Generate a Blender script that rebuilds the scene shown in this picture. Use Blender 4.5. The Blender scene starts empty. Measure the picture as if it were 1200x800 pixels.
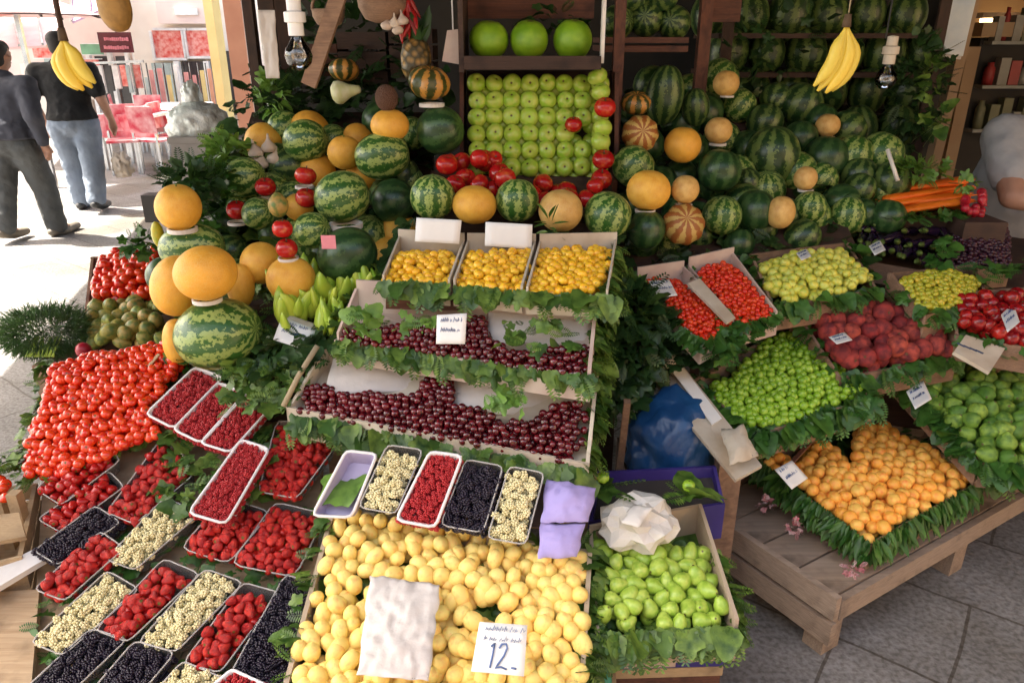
import bpy, bmesh, math, random
import numpy as np
from mathutils import Vector, Matrix, Euler, noise
R = math.radians
random.seed(7)
S = bpy.context.scene
C = S.collection

# ---------------------------------------------------------------- camera, sky, sun, exposure
CAM_Z, PITCH, F = 1.75, R(22), 880.0
cam = bpy.data.cameras.new('camera'); cam.sensor_width = 36; cam.lens = 36 * F / 1200
cam.clip_start = .05; cam.clip_end = 500
camo = bpy.data.objects.new('camera', cam); C.objects.link(camo)
camo.location = (0, 0, CAM_Z); camo.rotation_euler = (math.pi / 2 - PITCH, 0, 0)
S.camera = camo
SUN_EL, SUN_AZ = R(54), R(-80)          # azimuth measured from +Y towards +X: the sun stands over the street on the left
W = bpy.data.worlds.new('World'); S.world = W; W.use_nodes = True
nt = W.node_tree
sky = nt.nodes.new('ShaderNodeTexSky'); sky.sky_type = 'NISHITA'; sky.sun_disc = False
sky.sun_elevation = SUN_EL; sky.sun_rotation = SUN_AZ; sky.dust_density = 4; sky.ozone_density = 0.3; sky.air_density = .8
bg = nt.nodes['Background']; bg.inputs['Strength'].default_value = 0.15
warm = nt.nodes.new('ShaderNodeMix'); warm.data_type = 'RGBA'; warm.blend_type = 'MULTIPLY'; warm.inputs[0].default_value = 1
warm.inputs[7].default_value = (1, .945, .81, 1)          # hazy summer sky, paler than a clean one
nt.links.new(sky.outputs[0], warm.inputs[6]); nt.links.new(warm.outputs[2], bg.inputs['Color'])
sl = bpy.data.lights.new('sun', 'SUN'); sl.energy = 3.6; sl.angle = R(.5); sl.color = (1, .94, .84)
so = bpy.data.objects.new('sun', sl); C.objects.link(so)
sd = Vector((math.sin(SUN_AZ) * math.cos(SUN_EL), math.cos(SUN_AZ) * math.cos(SUN_EL), math.sin(SUN_EL)))
so.rotation_euler = sd.to_track_quat('Z', 'Y').to_euler(); so.location = (-6, 2, 8)
S.view_settings.view_transform = 'Standard'; S.view_settings.look = 'None'
S.view_settings.gamma = 1; S.view_settings.use_curve_mapping = False
S.cycles.transparent_max_bounces = 32
S.view_settings.exposure = 2.7

# ---------------------------------------------------------------- picking points in the place
FW = Vector((0, math.cos(PITCH), -math.sin(PITCH))); UP = Vector((0, math.sin(PITCH), math.cos(PITCH)))
O = Vector((0, 0, CAM_Z))
def ray(px, py): return FW + Vector((1, 0, 0)) * ((px - 600) / F) - UP * ((py - 400) / F)
def PZ(px, py, z):
    d = ray(px, py); return O + d * ((z - CAM_Z) / d.z)
def PY(px, py, Y):
    d = ray(px, py); return O + d * (Y / d.y)
def PP(px, py, plane):
    p0, n = plane; d = ray(px, py); return O + d * ((p0 - O).dot(n) / d.dot(n))
def plane3(a, b, c):
    n = (b - a).cross(c - a).normalized()
    if n.z < 0: n = -n
    return (a, n)
def proj(p):
    v = p - O; dz = v.dot(FW); return (600 + F * v.x / dz, 400 - F * v.dot(UP) / dz, dz)
def inpoly(x, y, poly):
    c = False; j = len(poly) - 1
    for i in range(len(poly)):
        xi, yi = poly[i]; xj, yj = poly[j]
        if (yi > y) != (yj > y) and x < (xj - xi) * (y - yi) / (yj - yi) + xi: c = not c
        j = i
    return c

# ---------------------------------------------------------------- materials
def new_mat(name):
    m = bpy.data.materials.new(name); m.use_nodes = True
    return m, m.node_tree, m.node_tree.nodes['Principled BSDF']
def N(nt, t, **k):
    n = nt.nodes.new(t)
    for a, b in k.items():
        if a.startswith('i_'): n.inputs[a[2:].replace('_', ' ')].default_value = b
        else: setattr(n, a, b)
    return n
def col(c): return (c[0], c[1], c[2], 1)
def rnd(nt):
    oi = N(nt, 'ShaderNodeObjectInfo'); ge = N(nt, 'ShaderNodeNewGeometry')
    a = N(nt, 'ShaderNodeMath', operation='ADD'); nt.links.new(oi.outputs['Random'], a.inputs[0]); nt.links.new(ge.outputs['Random Per Island'], a.inputs[1])
    f = N(nt, 'ShaderNodeMath', operation='FRACT'); nt.links.new(a.outputs[0], f.inputs[0])
    return f.outputs[0]
def mix(nt, fac, a, b, mode='MIX'):
    m = N(nt, 'ShaderNodeMix', data_type='RGBA', blend_type=mode)
    for s, v in ((m.inputs[0], fac), (m.inputs[6], a), (m.inputs[7], b)):
        if isinstance(v, (tuple, list)): s.default_value = col(v)
        elif isinstance(v, (int, float)): s.default_value = v
        else: nt.links.new(v, s)
    return m.outputs[2]
def ramp(nt, fac, pts):
    r = N(nt, 'ShaderNodeValToRGB'); e = r.color_ramp.elements
    while len(e) < len(pts): e.new(.5)
    for k, (p, c) in enumerate(pts): e[k].position = p; e[k].color = col(c)
    nt.links.new(fac, r.inputs[0]); return r.outputs[0]
def noise_tex(nt, scale, detail=3, coord='Object', rough=.5, vec=None, dist=0):
    n = N(nt, 'ShaderNodeTexNoise'); n.inputs['Scale'].default_value = scale; n.inputs['Detail'].default_value = detail
    n.inputs['Roughness'].default_value = rough; n.inputs['Distortion'].default_value = dist
    if vec is None:
        tc = N(nt, 'ShaderNodeTexCoord'); vec = tc.outputs[coord]
    nt.links.new(vec, n.inputs['Vector']); return n.outputs['Fac']
def bump(nt, b, h, strength=.3, dist=.01):
    n = N(nt, 'ShaderNodeBump'); n.inputs['Strength'].default_value = strength; n.inputs['Distance'].default_value = dist
    nt.links.new(h, n.inputs['Height']); nt.links.new(n.outputs[0], b.inputs['Normal'])
MATS = {}
def plain(name, c, rough=.6, c2=None, scale=8, bmp=0, spec=.5, metal=0, coord='Object', bscale=None, bdist=.01):
    m, nt, b = new_mat(name)
    b.inputs['Roughness'].default_value = rough; b.inputs['Specular IOR Level'].default_value = spec; b.inputs['Metallic'].default_value = metal
    if c2 is None: c2 = tuple(x * .75 for x in c)
    nz = noise_tex(nt, scale, 4, coord)
    f = ramp(nt, nz, [(.35, (0, 0, 0)), (.65, (1, 1, 1))])
    nt.links.new(mix(nt, f, c, c2), b.inputs['Base Color'])
    if bmp: bump(nt, b, noise_tex(nt, bscale or scale * 3, 4, coord), bmp, bdist)
    MATS[name] = m; return m
def fruit_mat(name, c, c2, c3=None, rough=.35, spec=.5, scale=1.5, blush=.5, bmp=0, bscale=20, coat=0, sss=.0, whole=False, clean=False):
    """c..c2 differ from fruit to fruit, c3 is a blush patch on each fruit"""
    m, nt, b = new_mat(name)
    base = mix(nt, rnd(nt) if not whole else noise_tex(nt, 40, 2, vec=N(nt, 'ShaderNodeNewGeometry').outputs['Position']), c, c2)
    if c3:
        tc = N(nt, 'ShaderNodeTexCoord'); oi = N(nt, 'ShaderNodeObjectInfo')
        add = N(nt, 'ShaderNodeVectorMath', operation='ADD'); nt.links.new(tc.outputs['Object'], add.inputs[0])
        sc = N(nt, 'ShaderNodeVectorMath', operation='SCALE'); sc.inputs['Scale'].default_value = 30; 
        cmb = N(nt, 'ShaderNodeCombineXYZ')
        for k in range(3): nt.links.new(oi.outputs['Random'], cmb.inputs[k])
        nt.links.new(cmb.outputs[0], sc.inputs[0]); nt.links.new(sc.outputs[0], add.inputs[1])
        nz = noise_tex(nt, scale, 2, vec=add.outputs[0])
        base = mix(nt, ramp(nt, nz, [(blush - .12, (0, 0, 0)), (blush + .15, (1, 1, 1))]), base, c3)
    if not whole and not clean:
        sp = noise_tex(nt, 7, 5, rough=.75)
        base = mix(nt, ramp(nt, sp, [(.60, (0, 0, 0)), (.74, (.55, .55, .55))]), base, tuple(x * .45 for x in c2))      # blemishes of the skin
        tc2 = N(nt, 'ShaderNodeTexCoord'); s3 = N(nt, 'ShaderNodeSeparateXYZ'); nt.links.new(tc2.outputs['Object'], s3.inputs[0])
        m3 = N(nt, 'ShaderNodeVectorMath', operation='MULTIPLY'); m3.inputs[1].default_value = (1, 1, 0); nt.links.new(tc2.outputs['Object'], m3.inputs[0])
        ln = N(nt, 'ShaderNodeVectorMath', operation='LENGTH'); nt.links.new(m3.outputs[0], ln.inputs[0])
        up_ = N(nt, 'ShaderNodeMath', operation='GREATER_THAN'); nt.links.new(s3.outputs[2], up_.inputs[0]); up_.inputs[1].default_value = .3
        cl = ramp(nt, ln.outputs['Value'], [(.07, (1, 1, 1)), (.17, (0, 0, 0))])
        mm = N(nt, 'ShaderNodeMath', operation='MULTIPLY'); nt.links.new(cl, mm.inputs[0]); nt.links.new(up_.outputs[0], mm.inputs[1])
        base = mix(nt, mm.outputs[0], base, (.09, .06, .02))                                                            # stalk scar
    nt.links.new(base, b.inputs['Base Color'])
    b.inputs['Roughness'].default_value = rough; b.inputs['Specular IOR Level'].default_value = spec
    b.inputs['Coat Weight'].default_value = coat; b.inputs['Coat Roughness'].default_value = .08
    if sss: b.inputs['Subsurface Weight'].default_value = sss; b.inputs['Subsurface Radius'].default_value = (.01, .006, .003); b.inputs['Subsurface Scale'].default_value = .5
    if bmp: bump(nt, b, noise_tex(nt, bscale, 3), bmp, .02)
    MATS[name] = m; return m
def melon_stripe(name, light, dark, n, width=.5, wob=.9, rough=.3):
    """ribbed or striped rind: bands that run from pole to pole of the fruit's own Z axis"""
    m, nt, b = new_mat(name)
    tc = N(nt, 'ShaderNodeTexCoord'); oi = N(nt, 'ShaderNodeObjectInfo')
    sep = N(nt, 'ShaderNodeSeparateXYZ'); nt.links.new(tc.outputs['Object'], sep.inputs[0])
    at = N(nt, 'ShaderNodeMath', operation='ARCTAN2'); nt.links.new(sep.outputs[1], at.inputs[0]); nt.links.new(sep.outputs[0], at.inputs[1])
    nz = noise_tex(nt, 5.5, 4, rough=.7)
    mu = N(nt, 'ShaderNodeMath', operation='MULTIPLY_ADD'); nt.links.new(nz, mu.inputs[0]); mu.inputs[1].default_value = wob; nt.links.new(at.outputs[0], mu.inputs[2])
    ad = N(nt, 'ShaderNodeMath', operation='MULTIPLY_ADD'); nt.links.new(oi.outputs['Random'], ad.inputs[0]); ad.inputs[1].default_value = 6.28; nt.links.new(mu.outputs[0], ad.inputs[2])
    m2 = N(nt, 'ShaderNodeMath', operation='MULTIPLY'); nt.links.new(ad.outputs[0], m2.inputs[0]); m2.inputs[1].default_value = n
    sn = N(nt, 'ShaderNodeMath', operation='SINE'); nt.links.new(m2.outputs[0], sn.inputs[0])
    nz2 = noise_tex(nt, 14, 3)
    a2 = N(nt, 'ShaderNodeMath', operation='MULTIPLY_ADD'); nt.links.new(nz2, a2.inputs[0]); a2.inputs[1].default_value = 1.6; nt.links.new(sn.outputs[0], a2.inputs[2])
    f = ramp(nt, a2.outputs[0], [(.25 + width * .5, (0, 0, 0)), (.55 + width * .5, (1, 1, 1))])
    li = mix(nt, rnd(nt), light, tuple(x * .72 for x in light))
    li = mix(nt, noise_tex(nt, 9, 3), li, tuple(x * .8 for x in light))
    nt.links.new(mix(nt, f, li, dark), b.inputs['Base Color'])
    b.inputs['Roughness'].default_value = rough
    bump(nt, b, nz2, .08, .02)
    MATS[name] = m; return m
def net_melon(name, c, c2, net):
    m, nt, b = new_mat(name)
    tc = N(nt, 'ShaderNodeTexCoord')
    v = N(nt, 'ShaderNodeTexVoronoi', feature='DISTANCE_TO_EDGE'); v.inputs['Scale'].default_value = 11
    nt.links.new(tc.outputs['Object'], v.inputs['Vector'])
    f = ramp(nt, v.outputs[0], [(.0, (1, 1, 1)), (.06, (0, 0, 0))])
    base = mix(nt, rnd(nt), c, c2)
    base = mix(nt, ramp(nt, noise_tex(nt, 2.2, 3), [(.35, (0, 0, 0)), (.7, (1, 1, 1))]), base, tuple(x * y for x, y in zip(c2, (.85, .7, .5))))
    ff = N(nt, 'ShaderNodeMath', operation='MULTIPLY'); nt.links.new(f, ff.inputs[0]); ff.inputs[1].default_value = .45
    nt.links.new(mix(nt, ff.outputs[0], base, net), b.inputs['Base Color'])
    b.inputs['Roughness'].default_value = .5
    bump(nt, b, f, .25, .015); MATS[name] = m; return m
def leaf_mat(name, c, c2):
    m, nt, b = new_mat(name)
    base = mix(nt, rnd(nt), c, c2)
    base = mix(nt, ramp(nt, noise_tex(nt, 25, 3), [(.4, (0, 0, 0)), (.7, (1, 1, 1))]), base, tuple(x * .6 for x in c))
    nt.links.new(base, b.inputs['Base Color']); b.inputs['Roughness'].default_value = .45
    tr = N(nt, 'ShaderNodeBsdfTranslucent'); nt.links.new(base, tr.inputs[0])
    mx = N(nt, 'ShaderNodeMixShader'); mx.inputs[0].default_value = .2
    nt.links.new(b.outputs[0], mx.inputs[1]); nt.links.new(tr.outputs[0], mx.inputs[2])
    nt.links.new(mx.outputs[0], nt.nodes['Material Output'].inputs['Surface'])
    bump(nt, b, noise_tex(nt, 60, 3), .3, .004); MATS[name] = m; return m
def wood_mat(name, c, c2, scale=3.0, rough=.75):
    m, nt, b = new_mat(name)
    tc = N(nt, 'ShaderNodeTexCoord'); mp = N(nt, 'ShaderNodeMapping'); mp.inputs['Scale'].default_value = (3, 40, 40)
    nt.links.new(tc.outputs['Generated'], mp.inputs[0])
    n1 = noise_tex(nt, scale * .25, 5, vec=mp.outputs[0], dist=1.0); n2 = noise_tex(nt, 14, 4)
    base = mix(nt, ramp(nt, n1, [(.3, (0, 0, 0)), (.7, (1, 1, 1))]), c, c2)
    base = mix(nt, ramp(nt, n2, [(.5, (0, 0, 0)), (.8, (1, 1, 1))]), base, tuple(x * .55 for x in c2))
    base = mix(nt, rnd(nt), base, mix(nt, 1.0, base, (.75, .72, .7), 'MULTIPLY'))
    nt.links.new(base, b.inputs['Base Color']); b.inputs['Roughness'].default_value = rough
    bump(nt, b, n1, .4, .004); MATS[name] = m; return m

plain('carton', (.40, .32, .22), .8, (.42, .32, .24), 6, .2)
plain('cream_carton', (.56, .50, .40), .8, (.42, .34, .25), 9, .2)
plain('pink_carton', (.42, .3, .26), .8, (.55, .46, .38), 7, .2)
plain('card_white', (.8, .8, .78), .6, (.72, .72, .7), 10)
plain('paper_white', (.74, .71, .66), .7, (.62, .58, .53), 9, .3)
plain('tissue_paper', (.66, .62, .58), .6, (.58, .53, .50), 5, .35, bscale=25)
plain('lilac_paper', (.36, .30, .62), .8, (.42, .36, .68), 6, .3)
plain('ink', (.04, .06, .12), .7)
plain('ink_blue', (.10, .16, .35), .7)
plain('foam_tray', (.80, .78, .78), .45, (.74, .70, .70), 6)
plain('lilac_plastic', (.46, .40, .60), .4)
plain('blue_bag', (.010, .05, .15), .3, (.015, .08, .22), 7, .5, bscale=7, bdist=.03)
plain('violet_plastic', (.03, .02, .14), .4, (.045, .03, .2), 6)
plain('teal_cloth', (.03, .2, .12), .5, (.05, .28, .2), 5, .4)
plain('black_plastic', (.012, .012, .015), .4)
plain('steel', (.55, .56, .58), .25, metal=1)
plain('white_ceramic', (.8, .79, .76), .25)
plain('wire', (.05, .05, .05), .5)
plain('stem_green', (.12, .18, .03), .6)
plain('stem_brown', (.10, .06, .03), .8)
plain('twine', (.4, .32, .2), .9)
wood_mat('old_wood', (.34, .21, .13), (.22, .13, .085))
wood_mat('grey_wood', (.42, .32, .24), (.27, .20, .15))
wood_mat('pale_wood', (.52, .38, .22), (.42, .29, .16))
wood_mat('dark_wood', (.07, .035, .022), (.04, .02, .014))
wood_mat('red_wood', (.15, .055, .03), (.08, .03, .02))
wood_mat('board_wood', (.50, .36, .22), (.38, .25, .14))
leaf_mat('vine_leaf', (.04, .115, .016), (.20, .31, .05))
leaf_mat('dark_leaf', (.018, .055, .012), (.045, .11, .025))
leaf_mat('fresh_leaf', (.12, .26, .04), (.2, .36, .06))
leaf_mat('fern_leaf', (.03, .11, .015), (.09, .21, .03))
leaf_mat('dill_leaf', (.08, .17, .05), (.14, .26, .08))
leaf_mat('blossom', (.5, .12, .14), (.75, .6, .6))
m, nt_, b_ = new_mat('clear_plastic')
tb = N(nt_, 'ShaderNodeBsdfTransparent'); tb.inputs[0].default_value = (.93, .93, .92, 1)
gb = N(nt_, 'ShaderNodeBsdfGlossy'); gb.inputs['Roughness'].default_value = .12; gb.inputs['Color'].default_value = (.9, .9, .9, 1)
db = N(nt_, 'ShaderNodeBsdfDiffuse'); db.inputs[0].default_value = (.7, .68, .66, 1)
fr = N(nt_, 'ShaderNodeFresnel'); fr.inputs[0].default_value = 1.6
m1 = N(nt_, 'ShaderNodeMixShader'); m1.inputs[0].default_value = .16; nt_.links.new(tb.outputs[0], m1.inputs[1]); nt_.links.new(db.outputs[0], m1.inputs[2])
m2 = N(nt_, 'ShaderNodeMixShader'); nt_.links.new(fr.outputs[0], m2.inputs[0]); nt_.links.new(m1.outputs[0], m2.inputs[1]); nt_.links.new(gb.outputs[0], m2.inputs[2])
nt_.links.new(m2.outputs[0], nt_.nodes['Material Output'].inputs['Surface']); MATS['clear_plastic'] = m
m, nt_, b_ = new_mat('clear_rim')
b_.inputs['Base Color'].default_value = (.6, .57, .54, 1); b_.inputs['Roughness'].default_value = .15; b_.inputs['Alpha'].default_value = .55; MATS['clear_rim'] = m
m, nt_, b_ = new_mat('bulb_glass')
tb = N(nt_, 'ShaderNodeBsdfTransparent'); gb = N(nt_, 'ShaderNodeBsdfGlossy'); gb.inputs['Roughness'].default_value = .03
fr = N(nt_, 'ShaderNodeFresnel'); fr.inputs[0].default_value = 1.9
m2 = N(nt_, 'ShaderNodeMixShader'); nt_.links.new(fr.outputs[0], m2.inputs[0]); nt_.links.new(tb.outputs[0], m2.inputs[1]); nt_.links.new(gb.outputs[0], m2.inputs[2])
nt_.links.new(m2.outputs[0], nt_.nodes['Material Output'].inputs['Surface']); MATS['bulb_glass'] = m

fruit_mat('cherry', (.075, .002, .006), (.15, .004, .010), (.025, .001, .003), rough=.2, coat=.5, blush=.55)
fruit_mat('tomato', (.66, .014, .006), (.74, .05, .008), (.78, .10, .01), rough=.22, coat=.4, blush=.62)
fruit_mat('red_plum', (.68, .025, .008), (.76, .10, .015), (.5, .01, .006), rough=.25, coat=0)
fruit_mat('mirabelle', (.84, .46, .015), (.88, .58, .04), (.75, .30, .01), rough=.3, blush=.58)
fruit_mat('apricot', (.88, .40, .05), (.88, .54, .11), (.84, .25, .04), rough=.5, blush=.6, clean=True)
fruit_mat('pale_apricot', (.90, .74, .24), (.90, .66, .19), (.88, .48, .14), rough=.5, blush=.62, bmp=.1, clean=True)
fruit_mat('green_plum', (.24, .42, .025), (.36, .54, .06), (.15, .32, .015), rough=.25, coat=0)
fruit_mat('green_apple', (.26, .45, .03), (.36, .54, .05), (.42, .5, .08), rough=.25, coat=0)
fruit_mat('pomelo', (.20, .38, .015), (.25, .44, .02), (.15, .32, .012), rough=.35, bmp=.15, bscale=40)
fruit_mat('red_apple', (.36, .006, .008), (.5, .016, .012), (.55, .12, .03), rough=.2, coat=0, blush=.66)
fruit_mat('pear', (.36, .52, .07), (.46, .58, .10), (.26, .42, .04), rough=.35)
fruit_mat('fig', (.08, .20, .02), (.27, .40, .05), (.06, .15, .02), rough=.5, bmp=.3, bscale=8)
fruit_mat('peach', (.28, .022, .022), (.42, .07, .04), (.11, .01, .014), rough=.8, blush=.5)
fruit_mat('nectarine', (.28, .005, .008), (.45, .02, .012), (.14, .003, .006), rough=.22, coat=0)
fruit_mat('greengage', (.44, .54, .07), (.58, .64, .14), (.62, .55, .06), rough=.35)
fruit_mat('yellow_grape', (.45, .42, .03), (.58, .40, .03), (.32, .38, .03), rough=.3)
fruit_mat('dark_grape', (.035, .008, .018), (.07, .012, .02), (.02, .006, .02), rough=.3)
fruit_mat('strawberry', (.55, .012, .01), (.68, .035, .018), (.35, .006, .008), rough=.3, bmp=.5, bscale=9, clean=True)
fruit_mat('raspberry', (.36, .008, .014), (.52, .03, .035), None, rough=.4, whole=True)
fruit_mat('blackberry', (.010, .008, .016), (.022, .012, .03), None, rough=.3, whole=True)
fruit_mat('mulberry', (.80, .72, .46), (.74, .66, .34), None, rough=.45, whole=True)
fruit_mat('eggplant', (.018, .008, .022), (.03, .012, .04), None, rough=.15, coat=.2, clean=True)
fruit_mat('carrot', (.88, .17, .008), (.88, .24, .012), (.8, .13, .008), rough=.5, bmp=.3, bscale=12, clean=True)
fruit_mat('radish', (.30, .006, .02), (.42, .015, .03), None, rough=.35, clean=True)
fruit_mat('banana', (.86, .58, .04), (.82, .50, .04), (.7, .55, .08), rough=.45, clean=True)
fruit_mat('yellow_pepper', (.30, .50, .04), (.44, .60, .07), (.5, .58, .06), rough=.28, coat=.2, clean=True)
fruit_mat('mango', (.34, .36, .06), (.42, .24, .06), (.10, .16, .03), rough=.5)
fruit_mat('coconut', (.13, .06, .035), (.16, .08, .05), None, rough=.9, bmp=.8, bscale=12, clean=True)
fruit_mat('garlic', (.6, .52, .42), (.5, .4, .33), None, rough=.7, clean=True)
fruit_mat('gourd', (.5, .52, .25), (.5, .52, .25), (.6, .6, .4), rough=.5, clean=True)
fruit_mat('chilli', (.35, .01, .01), (.25, .008, .01), None, rough=.3, clean=True)
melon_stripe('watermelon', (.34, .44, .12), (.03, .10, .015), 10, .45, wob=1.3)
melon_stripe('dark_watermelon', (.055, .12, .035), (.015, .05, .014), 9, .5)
melon_stripe('shade_watermelon', (.13, .20, .05), (.015, .045, .012), 9, .6)  # watermelon copy for the dim racks, shade put into the rind colours
melon_stripe('striped_melon', (.62, .42, .12), (.30, .10, .02), 9, .45, wob=.5, rough=.5)
net_melon('orange_melon', (.84, .40, .035), (.84, .47, .06), (.80, .58, .2))
net_melon('pale_melon', (.74, .46, .12), (.66, .42, .14), (.7, .55, .3))
melon_stripe('pumpkin', (.55, .26, .05), (.05, .06, .015), 8, .5, wob=.6)

# ---------------------------------------------------------------- mesh helpers
def link(name, me, m=None, parent=None, loc=None, smooth=False):
    o = bpy.data.objects.new(name, me); C.objects.link(o)
    if m is not None and hasattr(me, 'materials') and len(me.materials) == 0:
        me.materials.append(MATS[m] if isinstance(m, str) else m)
    if parent is not None: o.parent = parent
    if loc is not None: o.location = loc
    return o
def mesh(name, vs, fs, smooth=False, mi=None, mats=None):
    me = bpy.data.meshes.new(name); me.from_pydata([tuple(v) for v in vs], [], [tuple(f) for f in fs])
    if smooth: me.polygons.foreach_set('use_smooth', [True] * len(me.polygons))
    if mats:
        for x in mats: me.materials.append(MATS[x])
    if mi is not None: me.polygons.foreach_set('material_index', mi)
    me.update(); return me
def tag(o, label, cat, group=None, kind=None):
    if label: o['label'] = label
    if cat: o['category'] = cat
    if group: o['group'] = group
    if kind: o['kind'] = kind
    return o
def empty(name, loc, label, cat, group=None, rot=None):
    o = bpy.data.objects.new(name, None); C.objects.link(o); o.location = loc
    o.empty_display_size = .05
    if rot: o.rotation_euler = rot
    return tag(o, label, cat, group)
class MB:
    """collects shapes in world space; build() gives one mesh object whose origin sits at its own base"""
    def __init__(s): s.v = []; s.f = []; s.sm = []
    def add(s, vs, fs, sm=False):
        k = len(s.v); s.v += [Vector(v) for v in vs]; s.f += [tuple(i + k for i in f) for f in fs]; s.sm += [sm] * len(fs); return s
    def hexa(s, b, t):          # bottom 4 points, top 4 points, same order
        return s.add(list(b) + list(t), [(3, 2, 1, 0), (4, 5, 6, 7), (0, 1, 5, 4), (1, 2, 6, 5), (2, 3, 7, 6), (3, 0, 4, 7)])
    def box(s, lo, hi, rz=0, piv=None):
        x0, y0, z0 = lo; x1, y1, z1 = hi
        b = [Vector(p) for p in ((x0, y0, z0), (x1, y0, z0), (x1, y1, z0), (x0, y1, z0))]; t = [p + Vector((0, 0, z1 - z0)) for p in b]
        if rz:
            c = Vector(piv) if piv else sum(b, Vector()) / 4; M = Matrix.Rotation(rz, 3, 'Z')
            b = [M @ (p - c) + c for p in b]; t = [M @ (p - c) + c for p in t]
        return s.hexa(b, t)
    def bar(s, a, b, w, h, up=Vector((0, 0, 1))):
        a = Vector(a); b = Vector(b); d = (b - a).normalized(); sd_ = d.cross(up)
        if sd_.length < .01: sd_ = d.cross(Vector((1, 0, 0)))
        sd_ = sd_.normalized() * w / 2; u = sd_.cross(d).normalized() * h / 2
        f = lambda p: [p - sd_ - u, p + sd_ - u, p + sd_ + u, p - sd_ + u]
        return s.hexa(f(a), f(b))
    def tube(s, pts, rad, n=8, cap=True):
        pts = [Vector(p) for p in pts]; rr = rad if isinstance(rad, (list, tuple)) else [rad] * len(pts)
        vs = []; prev = None
        for i, p in enumerate(pts):
            d = (pts[min(i + 1, len(pts) - 1)] - pts[max(i - 1, 0)]).normalized()
            if prev is None: x = d.orthogonal().normalized()
            else: x = (prev - d * prev.dot(d)).normalized()
            prev = x; y = d.cross(x)
            for k in range(n):
                a = 2 * math.pi * k / n; vs.append(p + (x * math.cos(a) + y * math.sin(a)) * rr[i])
        fs = [(i * n + k, i * n + (k + 1) % n, (i + 1) * n + (k + 1) % n, (i + 1) * n + k) for i in range(len(pts) - 1) for k in range(n)]
        if cap: fs += [tuple(range(n - 1, -1, -1)), tuple((len(pts) - 1) * n + k for k in range(n))]
        return s.add(vs, fs, True)
    def build(s, name, m, parent=None, own=True):
        if own and s.v:
            c = sum(s.v, Vector()) / len(s.v); c.z = min(v.z for v in s.v)
        else: c = Vector()
        me = bpy.data.meshes.new(name); me.from_pydata([tuple(v - c) for v in s.v], [], s.f)
        me.polygons.foreach_set('use_smooth', s.sm); me.update()
        o = link(name, me, m); o.location = c
        if parent is not None:
            o.parent = parent; o.matrix_parent_inverse = Matrix.Translation(-Vector(parent.location)) if parent.rotation_euler[:] == (0, 0, 0) else (Matrix.Translation(parent.location) @ parent.rotation_euler.to_matrix().to_4x4()).inverted()
        return o
def lathe(name, prof, seg=16, mats=(), ripple=None, smooth=True, jit=0):
    """prof: (r, z) from bottom to top"""
    vs = []; fs = []
    n = len(prof)
    for i, (r, z) in enumerate(prof):
        for k in range(seg):
            a = 2 * math.pi * k / seg; q = r * (1 + (ripple(a, z) if ripple else 0)); vs.append((q * math.cos(a), q * math.sin(a), z))
    for i in range(n - 1):
        for k in range(seg): fs.append((i * seg + k, i * seg + (k + 1) % seg, (i + 1) * seg + (k + 1) % seg, (i + 1) * seg + k))
    fs.append(tuple(range(seg - 1, -1, -1))); fs.append(tuple((n - 1) * seg + k for k in range(seg)))
    return mesh(name, vs, fs, smooth, mats=mats)
def ball_prof(n=9, flat=1.0, top=.0, bot=.0, neck=0):
    out = []
    for i in range(n):
        t = -math.pi / 2 + math.pi * (i + .12) / (n - 1 + .24)
        r = math.cos(t); z = math.sin(t) * flat
        if z > 0: r *= 1 - neck * z * z
        if top: z -= top * math.exp(-(r / .3) ** 2) * (z > 0)
        if bot: z += bot * math.exp(-(r / .3) ** 2) * (z < 0)
        out.append((max(r, .02), z))
    return out
def merge_np(name, parts):
    """parts: list of (verts Nx3, faces list, mat idx list)"""
    vs = []; fs = []; mi = []; k = 0
    for v, f, m in parts:
        vs.append(v); fs += [tuple(i + k for i in q) for q in f]; mi += m; k += len(v)
    V = np.concatenate(vs) if vs else np.zeros((0, 3)); return V, fs, mi
def template(me):
    v = np.array([p.co[:] for p in me.vertices]); return v, [tuple(p.vertices) for p in me.polygons], [p.material_index for p in me.polygons]
def merged(name, me, mats4, m=None, smooth=True):
    v, f, mi = template(me); V = np.c_[v, np.ones(len(v))]
    parts = [((V @ np.array(M).T)[:, :3], f, mi) for M in mats4]
    VV, ff, mm = merge_np(name, parts)
    c = VV.mean(0); c[2] = VV[:, 2].min()
    me2 = mesh(name, (VV - c).tolist(), ff, smooth, mi=mm)
    for x in me.materials: me2.materials.append(x)
    o = link(name, me2, m); o.location = Vector(c); return o
def reparent(o, parent):
    o.parent = parent; o.matrix_parent_inverse = (Matrix.Translation(parent.location) @ parent.rotation_euler.to_matrix().to_4x4()).inverted(); return o
def rot_rand(tilt=math.pi): return Euler((random.uniform(-tilt, tilt), random.uniform(-tilt, tilt), random.uniform(0, 6.28)))
def TRS(loc, rot, sc):
    s = sc if isinstance(sc, (tuple, list, Vector)) else (sc, sc, sc)
    return Matrix.Translation(loc) @ rot.to_matrix().to_4x4() @ Matrix.Diagonal((s[0], s[1], s[2], 1))

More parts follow.
